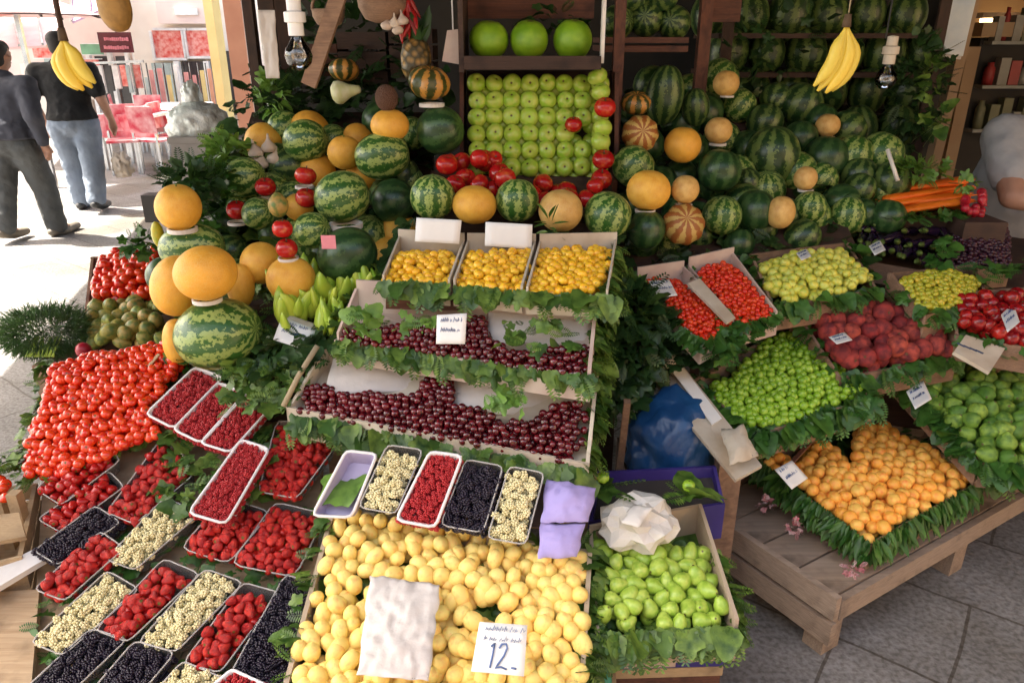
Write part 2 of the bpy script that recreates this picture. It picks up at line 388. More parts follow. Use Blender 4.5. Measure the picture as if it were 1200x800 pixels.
# ---------------------------------------------------------------- fruit templates, radius 1
def with_calyx(me, n, r, z, droop, m='stem_green'):
    v, f, mi = template(me); v = v.tolist(); k = len(v); v.append((0, 0, z + .02))
    for i in range(n):
        a = 2 * math.pi * i / n
        v += [(.22 * r * math.cos(a - .35), .22 * r * math.sin(a - .35), z + .03), (r * math.cos(a), r * math.sin(a), z - droop), (.22 * r * math.cos(a + .35), .22 * r * math.sin(a + .35), z + .03)]
        j = k + 1 + 3 * i; f.append((k, j, j + 1, j + 2)); mi.append(1)
    me2 = mesh(me.name, v, f, True, mi=mi)
    for x in me.materials: me2.materials.append(x)
    me2.materials.append(MATS[m]); return me2
def seam(me, depth=.12, w=.35):
    for p in me.vertices:
        a = math.atan2(p.co.y, p.co.x)
        if abs(a) < w:
            k = 1 - depth * (1 - abs(a) / w); p.co.x *= k; p.co.y *= k
    return me
def bumpy(name, m, L, n=12, rr=.36):
    vs = []; fs = []; k = 0
    bm = bmesh.new(); bmesh.ops.create_icosphere(bm, subdivisions=1, radius=1); tv = [v.co.copy() for v in bm.verts]; tf = [tuple(v.index for v in f.verts) for f in bm.faces]; bm.free()
    rows = 4 if L > 1.1 else 3
    for i in range(rows + 1):
        t = -1 + 2 * i / rows; ring = math.sqrt(max(0, 1 - (t * .82) ** 2)) * .68
        cnt = max(1, round(6 * ring / .68)) if 0 < i < rows else 3
        for j in range(cnt):
            a = 6.28 * j / cnt + i * .5; c = Vector((ring * math.cos(a), ring * math.sin(a), t * L * .72))
            vs += [c + q * rr for q in tv]; fs += [tuple(x + k for x in q) for q in tf]; k += 12
    return mesh(name, vs, fs, True, mats=[m])
T = {}
T['cherry'] = lathe('cherry', ball_prof(8, .92, .22), 12, ['cherry'])
T['tomato'] = with_calyx(lathe('tomato', ball_prof(9, .86, .15), 14, ['tomato']), 5, .5, .74, .02)
T['red_plum'] = lathe('red_plum', ball_prof(7, 1.15), 10, ['red_plum'])
T['mirabelle'] = lathe('mirabelle', ball_prof(7, 1.02, .12), 10, ['mirabelle'])
T['apricot'] = seam(lathe('apricot', ball_prof(9, .98, .18), 16, ['apricot']))
T['pale_apricot'] = seam(lathe('pale_apricot', ball_prof(11, 1.18, .12, 0), 18, ['pale_apricot']), .07)
T['green_plum'] = lathe('green_plum', ball_prof(8, .97, .14), 12, ['green_plum'])
T['green_apple'] = lathe('green_apple', ball_prof(12, .9, .3, .18), 20, ['green_apple'])
T['pomelo'] = lathe('pomelo', ball_prof(14, .98, .1, .1), 26, ['pomelo'])
T['red_apple'] = lathe('red_apple', ball_prof(12, .9, .3, .18), 20, ['red_apple'])
T['pear'] = lathe('pear', [(.05, -.95), (.5, -.93), (.85, -.7), (1, -.3), (.97, .1), (.84, .5), (.64, .85), (.46, 1.15), (.28, 1.34), (.06, 1.4)], 16, ['pear'])
T['fig'] = lathe('fig', [(.05, -.85), (.5, -.82), (.85, -.55), (1, -.1), (.9, .3), (.62, .7), (.35, .98), (.18, 1.2), (.05, 1.28)], 18, ['fig'], ripple=lambda a, z: .045 * math.sin(a * 7))
T['peach'] = seam(lathe('peach', ball_prof(12, .92, .25, .05), 20, ['peach']), .1)
T['nectarine'] = seam(lathe('nectarine', ball_prof(10, .95, .22), 16, ['nectarine']), .07)
T['greengage'] = lathe('greengage', ball_prof(8, 1.05, .1), 12, ['greengage'])
T['yellow_grape'] = lathe('yellow_grape', ball_prof(7, 1.2), 10, ['yellow_grape'])
T['dark_grape'] = lathe('dark_grape', ball_prof(7, 1.1), 10, ['dark_grape'])
T['strawberry'] = with_calyx(lathe('strawberry', [(.05, -1.15), (.35, -1.0), (.62, -.6), (.85, -.15), (.95, .25), (.8, .55), (.45, .68), (.05, .66)], 12, ['strawberry']), 7, .85, .68, .12)
T['raspberry'] = bumpy('raspberry', 'raspberry', .95)
T['blackberry'] = bumpy('blackberry', 'blackberry', 1.2)
T['mulberry'] = bumpy('mulberry', 'mulberry', 1.1)
T['mango'] = lathe('mango', ball_prof(10, 1.3, 0, 0, .25), 14, ['mango'])
T['radish'] = lathe('radish', [(.02, -1.7), (.08, -1.2), (.5, -.85), (.92, -.4), (1, 0), (.85, .5), (.45, .82), (.1, .88)], 12, ['radish'])
def ribbed(n, d): return lambda a, z: -d * abs(math.sin(a * n / 2)) ** .6 * 1 + d
for k in ('watermelon', 'dark_watermelon', 'shade_watermelon'):
    T[k] = lathe(k, ball_prof(18, 1.0, .06, .05), 32, [k])
    T[k + '_long'] = lathe(k, ball_prof(18, 1.35, .05, .05), 32, [k])
T['orange_melon'] = lathe('melon', ball_prof(18, .98, .06, .06), 32, ['orange_melon'])
T['pale_melon'] = lathe('melon', ball_prof(18, .98, .06, .06), 32, ['pale_melon'])
T['striped_melon'] = lathe('striped_melon', ball_prof(18, .92, .12, .1), 54, ['striped_melon'], ripple=lambda a, z: .035 * math.cos(9 * a))
T['pumpkin'] = lathe('pumpkin', ball_prof(18, .78, .2, .1), 48, ['pumpkin'], ripple=lambda a, z: .05 * math.cos(8 * a))
T['coconut'] = lathe('coconut', ball_prof(12, 1.08), 18, ['coconut'])
T['garlic'] = lathe('garlic', [(.1, -.7), (.7, -.65), (1, -.2), (.9, .2), (.45, .6), (.2, 1.0), (.12, 1.6)], 14, ['garlic'], ripple=lambda a, z: .06 * math.cos(6 * a))
fruit_mat('brown_squash', (.36, .20, .05), (.36, .20, .05), (.2, .11, .03), rough=.6)
T['brown_squash'] = lathe('brown_squash', ball_prof(14, 1.2, .1, .1), 24, ['brown_squash'])
T['gourd'] = lathe('gourd', [(.05, -1), (.6, -.95), (.95, -.6), (1, -.1), (.8, .4), (.55, .9), (.42, 1.5), (.3, 2.0), (.1, 2.1)], 20, ['gourd'])
STEM = lathe('stem', [(.05, 0), (.05, .12), (.045, .26), (.07, .32)], 6, ['stem_brown'])
MSTEM = lathe('stem', [(.07, 0), (.04, .06), (.035, .15), (.055, .18)], 6, ['stem_green'])

POOL = {}
def put(kind, loc, rad, label, cat, group, rot=None, sc=(1, 1, 1), layer=0, name=None):
    POOL.setdefault((name or kind), []).append((layer, (Vector(loc) - O).length, kind, TRS(loc, rot or rot_rand(), tuple(rad * q * random.uniform(.93, 1.07) for q in sc)), label, cat, group))
def flush(limit=290):
    for name, lst in POOL.items():
        lst.sort(key=lambda q: (q[0], q[1]))
        for k, (layer, d, kind, M, label, cat, group) in enumerate(lst[:limit]):
            o = bpy.data.objects.new(name, T[kind]); C.objects.link(o); o.matrix_basis = M; tag(o, label, cat, group)
        rest = lst[limit:]
        if rest:
            o = merged(name + '_heap', T[rest[0][2]], [q[3] for q in rest]); tag(o, 'rest of the heaped %s between and behind the nearer ones' % rest[0][5], rest[0][5] + ' heap', kind='stuff')
def one(kind, px, py, rpx, Y, label, cat='melon', name=None, rot=None, sc=(1, 1, 1), stem=None, group=None, r=None):
    """a single large fruit at a place Y metres out, its real radius from how large it shows"""
    p = PY(px, py, Y); rr = r or rpx / F * proj(p)[2]
    o = bpy.data.objects.new(name or kind, T[kind]); C.objects.link(o)
    o.matrix_basis = TRS(p, rot or Euler((random.uniform(-.3, .3), random.uniform(-.3, .3), random.uniform(0, 6))), tuple(rr * q * random.uniform(.95, 1.04) for q in sc))
    tag(o, label, cat, group)
    if stem:
        s = bpy.data.objects.new('stem', stem); C.objects.link(s); s.parent = o
        zt = max(q.co.z for q in T[kind].vertices); s.location = (0, 0, zt - .1)
    return o
def heap(kind, c4, poly, diam, label, cat, group, dome=.0, tight=.9, lift=0, layers=1, jit=.5, tilt=math.pi, sc=(1, 1, 1), holes=(), name=None, zone=None, under=False, marg=.8):
    """fruit packed over the surface spanned by the tray corners c4 (near-left, near-right, far-right, far-left), inside the picture outline poly"""
    a, b, c, d = c4; lu = ((b - a).length + (c - d).length) / 2; lv = ((d - a).length + (c - b).length) / 2
    n_ = (b - a).cross(d - a).normalized(); n_ = n_ if n_.z > 0 else -n_
    st = diam * tight; cnt = 0
    for L in range(layers):
        j = 0; v = st * marg
        while v < lv - st * .3:
            u = st * (marg * .6 if (j + L) % 2 else marg * .6 + .5)
            while u < lu - st * .3:
                uu = (u + random.uniform(-jit, jit) * st * .6) / lu; vv = (v + random.uniform(-jit, jit) * st * .6) / lv
                uu = min(.985, max(.015, uu)); vv = min(.985, max(.015, vv)); uu = .5 + (uu - .5) * (1 - .1 * L); vv = .5 + (vv - .5) * (1 - .1 * L); p = a.lerp(b, uu).lerp(d.lerp(c, uu), vv)
                h = lift + dome * (4 * uu * (1 - uu)) ** .6 * (4 * vv * (1 - vv)) ** .6 + random.uniform(-.26, .26) * diam - L * diam * .72
                p = p + n_ * h
                x, y, _ = proj(p)
                if (poly is None or inpoly(x, y, poly)) and not any(inpoly(x, y, q) for q in holes):
                    z = ('near the front' if vv < .33 else 'midway back' if vv < .67 else 'at the back') + (', street end,' if uu < .33 else ', halfway along,' if uu < .67 else ', wall end,')
                    put(kind, p, diam / 2 * random.uniform(.9, 1.08), label.replace(' *', ' ' + z).replace(',,', ','), cat, group, rot_rand(tilt), sc, L, name); cnt += 1
                u += st
            v += st * .87; j += 1
    return cnt

# ---------------------------------------------------------------- leaves
def leaf_tmpl(lobes=5, deep=.35, curl=.18, L=1.0):
    """a vine leaf about one unit wide, stalk end at the origin, tip along +Y, folded along its midrib"""
    pts = []
    n = lobes * 4
    for i in range(n + 1):
        a = -math.pi * .5 + .25 + (2 * math.pi - .5) * i / n
        r = .5 * (1 - deep * (.5 + .5 * math.cos(lobes * (a - math.pi / 2) + math.pi)))
        pts.append((r * math.cos(a), .42 * L + r * math.sin(a) * L))
    vs = [(0, .02, 0), (0, .42 * L, .05)] + [(x, y, curl * abs(x) * 1.2 - .5 * curl * (y - .4) ** 2 + random.uniform(-.04, .04)) for x, y in pts]
    fs = [(1, k + 2, k + 3) for k in range(n)] + [(1, n + 2, 0), (1, 0, 2)]
    return vs, fs
LV = [mesh('leaf', *leaf_tmpl(5, .35, .2), smooth=True), mesh('leaf', *leaf_tmpl(5, .5, -.25), smooth=True), mesh('leaf', *leaf_tmpl(3, .3, .3, 1.1), smooth=True)]
def frond():
    vs = [(-.012, 0, 0), (.012, 0, 0), (.004, 1.1, -.05), (-.004, 1.1, -.05)]; fs = [(0, 1, 2, 3)]
    for k in range(9):
        y = .1 + k * .11; L = .30 * math.sin(math.pi * (k + 1.6) / 11.5)
        for s in (-1, 1):
            n = len(vs); vs += [(0, y, .005), (s * L * .55, y + .02, .03), (s * L, y + .10, -.01), (s * L * .5, y + .12, .01)]; fs.append((n, n + 1, n + 2, n + 3))
    return vs, fs
FROND = mesh('leaf', *frond(), smooth=True)
NARROW = mesh('leaf', *(lambda v: (v[0], v[1]))(([(0, 0, 0), (.12, .25, .04), (.16, .5, .03), (.1, .8, 0), (0, 1.05, -.08), (-.1, .8, 0), (-.16, .5, .03), (-.12, .25, .04), (0, .5, -.03)], [(8, 0, 1), (8, 1, 2), (8, 2, 3), (8, 3, 4), (8, 4, 5), (8, 5, 6), (8, 6, 7), (8, 7, 0)])), smooth=True)
LVT = [template(m) for m in LV] + [template(FROND)] * 2; NT = template(NARROW); THIN = (NT[0] * np.array([.22, 1.3, 1]), NT[1], NT[2])
def leaf_matrix(p, out, size, spread=.6, nrm=Vector((0, 0, 1))):
    y = (out + Vector([random.gauss(0, spread) for _ in range(3)])).normalized()
    z = nrm + Vector([random.gauss(0, .35) for _ in range(3)]); z = (z - y * z.dot(y)).normalized(); x = y.cross(z)
    s = size * random.uniform(.5, 1.35)
    return Matrix(((x.x * s, y.x * s, z.x * s, p.x), (x.y * s, y.y * s, z.y * s, p.y), (x.z * s, y.z * s, z.z * s, p.z), (0, 0, 0, 1)))
def leaves_obj(name, Ms, mat='vine_leaf', narrow=False, parent=None):
    parts = []
    for M in Ms:
        v, f, mi = LVT[0] if name == 'vine_leaf' else THIN if narrow == 'thin' else NT if narrow else random.choice(LVT)
        parts.append(((np.c_[v, np.ones(len(v))] @ np.array(M).T)[:, :3], f, mi))
    V, ff, mm = merge_np(name, parts); c = V.mean(0); c[2] = V[:, 2].min()
    o = link(name, mesh(name, (V - c).tolist(), ff, True), mat); o.location = Vector(c)
    if parent is not None: reparent(o, parent); o['kind'] = 'stuff'
    return o
def fringe(pts, out, n, size, droop=.5, inward=0, wid=.03, spread=.45, lift=.008):
    """leaves laid over a tray's edge, tips hanging out and down"""
    Ms = []; L = [(pts[i + 1] - pts[i]).length for i in range(len(pts) - 1)]; tot = sum(L)
    size *= .74; n = int(n * 1.9)
    for k in range(n):
        t = random.uniform(0, tot); i = 0
        while i < len(L) - 1 and t > L[i]: t -= L[i]; i += 1
        p = pts[i].lerp(pts[i + 1], t / L[i]); o = out[i] if isinstance(out, list) else out
        p = p - o * random.uniform(-wid * .3, wid) + Vector((0, 0, lift + random.uniform(0, .012)))
        dr = droop * random.uniform(.4, 1.6)
        d = (o - Vector((0, 0, dr))); Ms.append(leaf_matrix(p, d, size, spread * .6, o * .8 + Vector((0, 0, .9))))
    return Ms
def bed(c4, n, size, poly=None, lift=0, nz=None):
    a, b, c, d = c4; Ms = []; k = 0; n_ = (b - a).cross(d - a).normalized(); n_ = n_ if n_.z > 0 else -n_
    n = int(n * 1.5); size *= .78
    while len(Ms) < n and k < n * 20:
        k += 1; u = random.random(); v = random.random(); p = a.lerp(b, u).lerp(d.lerp(c, u), v) + n_ * (lift + random.uniform(0, size * .2))
        x, y, _ = proj(p)
        if poly and not inpoly(x, y, poly): continue
        ang = random.uniform(0, 6.28); Ms.append(leaf_matrix(p, Vector((math.cos(ang), math.sin(ang), random.uniform(-.2, .3))), size, .2, n_))
    return Ms

# ---------------------------------------------------------------- trays, crates, punnets, cards
def qz(*c): return [PZ(*q) for q in c]
def wallp(mb, p, q, up, down, th, inn):
    """one tray side from p to q, up above and down below the line, th thick towards inn"""
    z1 = Vector((0, 0, up)); z0 = Vector((0, 0, -down)); i = inn * th
    mb.hexa([p + z0, q + z0, q + z0 + i, p + z0 + i], [p + z1, q + z1, q + z1 + i, p + z1 + i])
def crate(name, c4, up, down, th, mat, label, cat, group=None, sides=(1, 1, 1, 1), base=True, slats=0, ups=None):
    cen = sum(c4, Vector()) / 4; root = empty(name, (cen.x, cen.y, min(p.z for p in c4) - down), label, cat, group)
    for k in range(4):
        if not sides[k]: continue
        p, q = c4[k], c4[(k + 1) % 4]; inn = (cen - (p + q) / 2); inn.z = 0
        e = (q - p); e.z = 0; e.normalize(); inn = (inn - e * inn.dot(e)).normalized()
        u = ups[k] if ups else up
        # butt the sides: the first and third run full length, the others stop short of them
        if k % 2: p2 = p + e * th * 1.05; q2 = q - e * th * 1.05
        else: p2, q2 = p, q
        mb = MB()
        if slats:
            hh = (u + down) / slats
            for s in range(slats):
                lo = -down + s * hh + .004; hi = -down + (s + 1) * hh - .006
                i = inn * th; mb.hexa([p2 + Vector((0, 0, lo)), q2 + Vector((0, 0, lo)), q2 + i + Vector((0, 0, lo)), p2 + i + Vector((0, 0, lo))], [p2 + Vector((0, 0, hi)), q2 + Vector((0, 0, hi)), q2 + i + Vector((0, 0, hi)), p2 + i + Vector((0, 0, hi))])
        else: wallp(mb, p2, q2, u, down, th, inn)
        mb.build('side_panel', mat, root)
    if base:
        mb = MB(); z = Vector((0, 0, 1)); ins = [p.lerp(cen, .02) for p in c4]
        mb.hexa([p - z * (down - .002) for p in ins], [p - z * (down - .008) for p in ins]); mb.build('base', mat, root)
    return root
def slab(c4, th, mat, name, parent=None, label=None, cat=None, group=None):
    n_ = (c4[1] - c4[0]).cross(c4[3] - c4[0]).normalized(); mb = MB(); mb.hexa([p - n_ * th for p in c4], list(c4)); o = mb.build(name, mat, parent)
    if label: tag(o, label, cat, group)
    return o
def punnet(quad, plane, h, kind, fillers, label, lift=0, mat='clear_plastic', rim='clear_rim', name='berry_punnet', taper=.14, group='clear plastic berry punnets'):
    p0, n_ = plane; c4 = [PP(x, y, (p0 + n_ * lift, n_)) for x, y in quad]
    cen = sum(c4, Vector()) / 4
    bot = [p.lerp(cen, taper) - n_ * h for p in c4]; cb = sum(bot, Vector()) / 4
    root = empty(name, cb, label, 'punnet' if mat == 'clear_plastic' else 'tray', group)
    th = .0018 if mat == 'clear_plastic' else .005
    def rnded(c, k=.16, n=3):
        out = []
        for i in range(4):
            a, b, d = c[i], c[(i - 1) % 4], c[(i + 1) % 4]
            l = min((b - a).length, (d - a).length) * k
            u = (b - a).normalized() * l; w = (d - a).normalized() * l
            for s in range(n):
                t = s / (n - 1); out.append(a + u * (1 - t) ** 2 + w * t ** 2)
        return out
    T1, B1 = rnded(c4), rnded(bot); m = len(T1)
    ic = cen; TI = [p - (p - ic).normalized() * th for p in T1]; BI = [p - (p - cb).normalized() * th + n_ * th for p in B1]
    mb = MB(); rg = lambda A, B, off=0: None
    vs = T1 + B1 + TI + BI; fs = []
    for i in range(m):
        j = (i + 1) % m
        fs += [(m + i, m + j, j, i), (2 * m + i, 2 * m + j, 3 * m + j, 3 * m + i), (i, j, 2 * m + j, 2 * m + i)]
    fs += [tuple(m + i for i in range(m - 1, -1, -1)), tuple(3 * m + i for i in range(m))]
    mb.add(vs, fs, False); mb.build('tray_body', mat, root)
    rw = .004 if mat == 'clear_plastic' else .0075
    mb = MB(); pts = [p + n_ * .0012 for p in T1] + [T1[0] + n_ * .0012]
    mb.tube(pts, rw * .55, 6, False); mb.build('rim', rim, root)
    # contents
    ins = [p.lerp(cen, .04) - n_ * .010 for p in c4]
    if kind == 'strawberry':
        heap('strawberry', ins, None, .031, fillers[0], 'strawberry', fillers[1], marg=.4, dome=.014, tight=.84, layers=2, sc=(1, 1, 1.1))
    elif kind == 'mulberry':
        heap('mulberry', ins, None, .023, fillers[0], 'mulberry', fillers[1], marg=.4, dome=.014, tight=.88, layers=2, sc=(.9, .9, 1.0))
    elif kind:
        Ms = []; dia = {'raspberry': .0165, 'blackberry': .021}[kind]; a, b, c, d = ins
        lu = (b - a).length; lv = (d - a).length; st = dia * .95
        for L in range(2):
            for j in range(int(lv / (st * .87)) + 1):
                for i in range(int(lu / st) + 1):
                    u = min(1, max(0, (i + (.5 if (j + L) % 2 else 0)) * st / lu + random.uniform(-.2, .2) * st / lu)); v = min(1, max(0, j * st * .87 / lv + random.uniform(-.2, .2) * st / lv))
                    p = a.lerp(b, u).lerp(d.lerp(c, u), v) + n_ * (.010 * (4 * u * (1 - u)) ** .5 * (4 * v * (1 - v)) ** .5 - L * dia * .8 + random.uniform(-.2, .25) * dia)
                    Ms.append(TRS(p, rot_rand(), dia / 2 * random.uniform(.85, 1.15)))
        o = merged({'raspberry': 'raspberries', 'blackberry': 'blackberries'}[kind], T[kind], Ms); tag(o, fillers[0], {'raspberry': 'raspberries', 'blackberry': 'blackberries'}[kind], kind='stuff')
    return root, c4
def strokes(c4, parent, seed, rows=2, ink='ink_blue', big=None):
    """handwriting too small to read: short pen strokes, plus large figures when given"""
    rs = random.Random(seed); a, b, c, d = c4; n_ = (b - a).cross(d - a).normalized(); ex = (b - a); ey = (d - a)
    mb = MB(); P = lambda u, v: a + ex * u + ey * v + n_ * .0012
    for r_ in range(rows):
        v0 = (.84 - r_ * .2) if big else (.76 - r_ * .34); u = .14
        while u < .84:
            w = rs.uniform(.04, .09); hgt = rs.uniform(.06, .12) * (1 if big else 1.4)
            mb.tube([P(u, v0), P(u + w * .4, v0 + hgt), P(u + w * .7, v0 + hgt * .2), P(u + w, v0 + hgt * .6)], .0009, 4); u += w + rs.choice((.012, .012, .06))
    o = mb.build('handwriting', ink, parent)
    if big:
        mb = MB()
        mb.tube([P(.30, .52), P(.36, .60), P(.355, .35), P(.34, .10)], .0022, 6)
        mb.tube([P(.46, .50), P(.50, .59), P(.58, .60), (P(.61, .52)), P(.57, .36), P(.48, .18), P(.44, .11), P(.55, .14), P(.66, .10)], .0022, 6)
        mb.tube([P(.74, .14), P(.84, .13)], .0022, 6)
        mb.build('price_figures', ink, parent)
def card(corners, label, seed=0, writing=True, big=None, mat='card_white', th=.0012, rows=2, ink='ink_blue', cat='price card', name='price_card', curl=.0):
    """corners: near-left, near-right, far-right, far-left as (px, py, Y) points in the place"""
    c4 = [PY(*q) for q in corners]; n_ = (c4[1] - c4[0]).cross(c4[3] - c4[0]).normalized(); cen = sum(c4, Vector()) / 4
    n = 6; V = []; 
    for side in (0, -th):
        for j in range(n + 1):
            for i in range(n + 1):
                u, v = i / n, j / n; p = c4[0].lerp(c4[1], u).lerp(c4[3].lerp(c4[2], u), v)
                V.append(p + n_ * (side - curl * ((2 * u - 1) ** 2) * (c4[1] - c4[0]).length * .5))
    m = n + 1; K = m * m; fs = []
    for j in range(n):
        for i in range(n):
            q = (j * m + i, j * m + i + 1, (j + 1) * m + i + 1, (j + 1) * m + i); fs += [q, tuple(K + x for x in reversed(q))]
    for i in range(n): fs += [(i, K + i, K + i + 1, i + 1), (n * m + i + 1, K + n * m + i + 1, K + n * m + i, n * m + i), ((i + 1) * m, K + (i + 1) * m, K + i * m, i * m), (i * m + n, K + i * m + n, K + (i + 1) * m + n, (i + 1) * m + n)]
    root = empty(name, cen, label, cat)
    mb = MB(); mb.add(V, fs, True); mb.build('sheet', mat, root)
    if writing: strokes(c4, root, seed, rows, ink, big)
    return root

def crumple(name, mt, c4, z, label, cat, amp=.02, n=14, th=.002, seed=1, parent=None):
    """a sheet of paper with folds, bilinear over c4 and pushed up in the middle"""
    V = []; n_ = (c4[1] - c4[0]).cross(c4[3] - c4[0]).normalized()
    for s in (0, -th):
        for j in range(n + 1):
            for i in range(n + 1):
                u, v = i / n, j / n; p = c4[0].lerp(c4[1], u).lerp(c4[3].lerp(c4[2], u), v)
                h = z * (4 * u * (1 - u) * 4 * v * (1 - v)) ** .7 + amp * abs(noise.noise(p * 22 + Vector((seed, 0, 0)))) + amp * .5 * noise.noise(p * 60)
                V.append(p + n_ * (h + s) + Vector((noise.noise(p * 30 + Vector((0, seed, 5))), noise.noise(p * 30 + Vector((9, seed, 0))), 0)) * amp * .45)
    m = n + 1; K = m * m; fs = []
    for j in range(n):
        for i in range(n):
            q = (j * m + i, j * m + i + 1, (j + 1) * m + i + 1, (j + 1) * m + i); fs += [q, tuple(K + x for x in reversed(q))]
    for i in range(n): fs += [(i, K + i, K + i + 1, i + 1), (n * m + i + 1, K + n * m + i + 1, K + n * m + i, n * m + i), ((i + 1) * m, K + (i + 1) * m, K + i * m, i * m), (i * m + n, K + i * m + n, K + (i + 1) * m + n, (i + 1) * m + n)]
    mb = MB(); mb.add(V, fs, True); o = mb.build(name, mt, parent)
    if label: tag(o, label, cat)
    return o

# ================================================================ THE SETTING
m, nt, b = new_mat('paving')
tc = N(nt, 'ShaderNodeTexCoord'); mp = N(nt, 'ShaderNodeMapping'); mp.inputs['Rotation'].default_value = (0, 0, R(38)); nt.links.new(tc.outputs['Object'], mp.inputs[0])
br = N(nt, 'ShaderNodeTexBrick'); br.offset = .5; br.inputs['Scale'].default_value = 1; br.inputs['Brick Width'].default_value = .62; br.inputs['Row Height'].default_value = .42
br.inputs['Mortar Size'].default_value = .006; br.inputs['Mortar Smooth'].default_value = .3
br.inputs['Color1'].default_value = (.235, .23, .225, 1); br.inputs['Color2'].default_value = (.285, .275, .27, 1); br.inputs['Mortar'].default_value = (.13, .115, .10, 1)
wn = N(nt, 'ShaderNodeTexNoise'); wn.inputs['Scale'].default_value = 2.5; wn.inputs['Detail'].default_value = 6; nt.links.new(mp.outputs[0], wn.inputs['Vector'])
wm = N(nt, 'ShaderNodeVectorMath', operation='SCALE'); wm.inputs['Scale'].default_value = .035; nt.links.new(wn.outputs['Color'], wm.inputs[0])
wa = N(nt, 'ShaderNodeVectorMath', operation='ADD'); nt.links.new(mp.outputs[0], wa.inputs[0]); nt.links.new(wm.outputs[0], wa.inputs[1]); nt.links.new(wa.outputs[0], br.inputs['Vector'])
n1 = noise_tex(nt, 3.2, 6, rough=.65); n2 = noise_tex(nt, 60, 4)
c_ = mix(nt, ramp(nt, n1, [(.3, (0, 0, 0)), (.7, (1, 1, 1))]), br.outputs['Color'], mix(nt, 1.0, br.outputs['Color'], (.62, .6, .58), 'MULTIPLY'))
c_ = mix(nt, ramp(nt, n2, [(.40, (0, 0, 0)), (.65, (1, 1, 1))]), c_, mix(nt, 1.0, c_, (.55, .53, .5), 'MULTIPLY'))
n3 = noise_tex(nt, 1.1, 3)
c_ = mix(nt, ramp(nt, n3, [(.5, (0, 0, 0)), (.62, (1, 1, 1))]), c_, mix(nt, 1.0, c_, (.72, .66, .56), 'MULTIPLY'))
v = N(nt, 'ShaderNodeTexVoronoi'); v.inputs['Scale'].default_value = 7; nt.links.new(tc.outputs['Object'], v.inputs['Vector'])
c_ = mix(nt, ramp(nt, v.outputs['Distance'], [(.02, (1, 1, 1)), (.06, (0, 0, 0))]), c_, (.05, .045, .04))
nt.links.new(c_, b.inputs['Base Color']); b.inputs['Roughness'].default_value = .6
bump(nt, b, n2, .5, .006); MATS['paving'] = m
g = link('ground', mesh('ground', [(-80, -40, 0), (80, -40, 0), (80, 90, 0), (-80, 90, 0)], [(0, 1, 2, 3)]), 'paving'); tag(g, None, None, kind='structure')

plain('cream_wall', (.76, .70, .62), .85, (.70, .62, .54), 2, .1); plain('pink_wall', (.74, .60, .54), .85, (.68, .52, .47), 2)
plain('orange_wall', (.70, .34, .22), .8, (.62, .28, .18), 3); plain('yellow_wall', (.72, .58, .25), .8, (.66, .5, .2), 3)
plain('white_paint', (.80, .78, .76), .5); plain('dark_glass', (.05, .045, .045), .1); plain('pale_glass', (.42, .5, .48), .1)
plain('red_poster', (.62, .06, .04), .5, (.75, .35, .3), 14); plain('maroon', (.12, .012, .02), .5); plain('pink_letters', (.75, .25, .3), .5)
plain('lilac_awning', (.55, .38, .55), .7); plain('white_awning', (.62, .55, .54), .7, (.62, .40, .40), 3); plain('pink_awning', (.68, .30, .28), .7)
plain('green_panel', (.2, .42, .25), .6); plain('dark_canvas', (.06, .055, .045), .9); plain('red_cloth', (.5, .02, .05), .7, (.7, .4, .4), 6)
plain('grey_cloth', (.30, .28, .26), .8); plain('beige_wall', (.36, .26, .16), .8, (.3, .2, .12), 3)
plain('shop_dark', (.035, .03, .025), .8, (.02, .02, .02), 3); plain('fridge_grey', (.28, .30, .28), .5)

def bquad(mb, x0, y0, x1, y1, Y, th=.1):
    a = PY(x0, y1, Y); b = PY(x1, y1, Y); c = PY(x1, y0, Y); d = PY(x0, y0, Y)
    B = [Vector((a.x, Y, a.z)), Vector((b.x, Y, b.z)), Vector((b.x, Y + th, b.z)), Vector((a.x, Y + th, a.z))]
    Tt = [Vector((a.x, Y, d.z)), Vector((b.x, Y, d.z)), Vector((b.x, Y + th, d.z)), Vector((a.x, Y + th, d.z))]
    mb.hexa(B, Tt); return mb
# --- the shops over the sunlit street
bd = empty('shop_building', (-6, 15, 0), 'cream shop front with white framed windows and red posters across the street', 'building')
mb = MB(); mb.box((-7.05, 15, 0), (2, 19, 7)); mb.build('wall', 'cream_wall', bd)
for (x0, x1, y0, y1, mt) in ((182, 216, 36, 68, 'red_poster'), (221, 254, 36, 66, 'red_poster')):
    mb = MB(); bquad(mb, x0, y0, x1, y1, 14.9, .05); w = mb.build('window', mt, bd)
    mb = MB(); bquad(mb, x0 - 3, y0 - 3, x1 + 3, y0, 14.86, .12); bquad(mb, x0 - 3, y1, x1 + 3, y1 + 3, 14.86, .12); bquad(mb, x0 - 3, y0 + .2, x0, y1 - .2, 14.86, .12); bquad(mb, x1, y0 + .2, x1 + 3, y1 - .2, 14.86, .12); o = mb.build('window_frame', 'white_paint', w)
mb = MB(); bquad(mb, 186, 74, 214, 128, 14.9, .05); mb.build('door', 'pale_glass', bd)
mb = MB(); bquad(mb, 222, 72, 250, 128, 14.9, .05); mb.build('door', 'dark_glass', bd)
for x in (216, 250): mb = MB(); bquad(mb, x - 1, 72, x + 5, 150, 14.8, .1); mb.build('door_post', 'white_paint', bd)
mb = MB(); bquad(mb, 258, 60, 300, 135, 14.9, .05); mb.build('shop_window', 'dark_glass', bd)
mb = MB(); bquad(mb, 186, 2, 250, 28, 14.8, .15); mb.build('name_board', 'pink_wall', bd)
mb = MB(); bquad(mb, 205, 10, 232, 18, 14.76, .03); mb.build('board_stripe', 'white_paint', bd)
bd2 = empty('shop_building', (-11, 15.5, 0), 'pale rose shop with dark doorways behind the rack of goods', 'building')
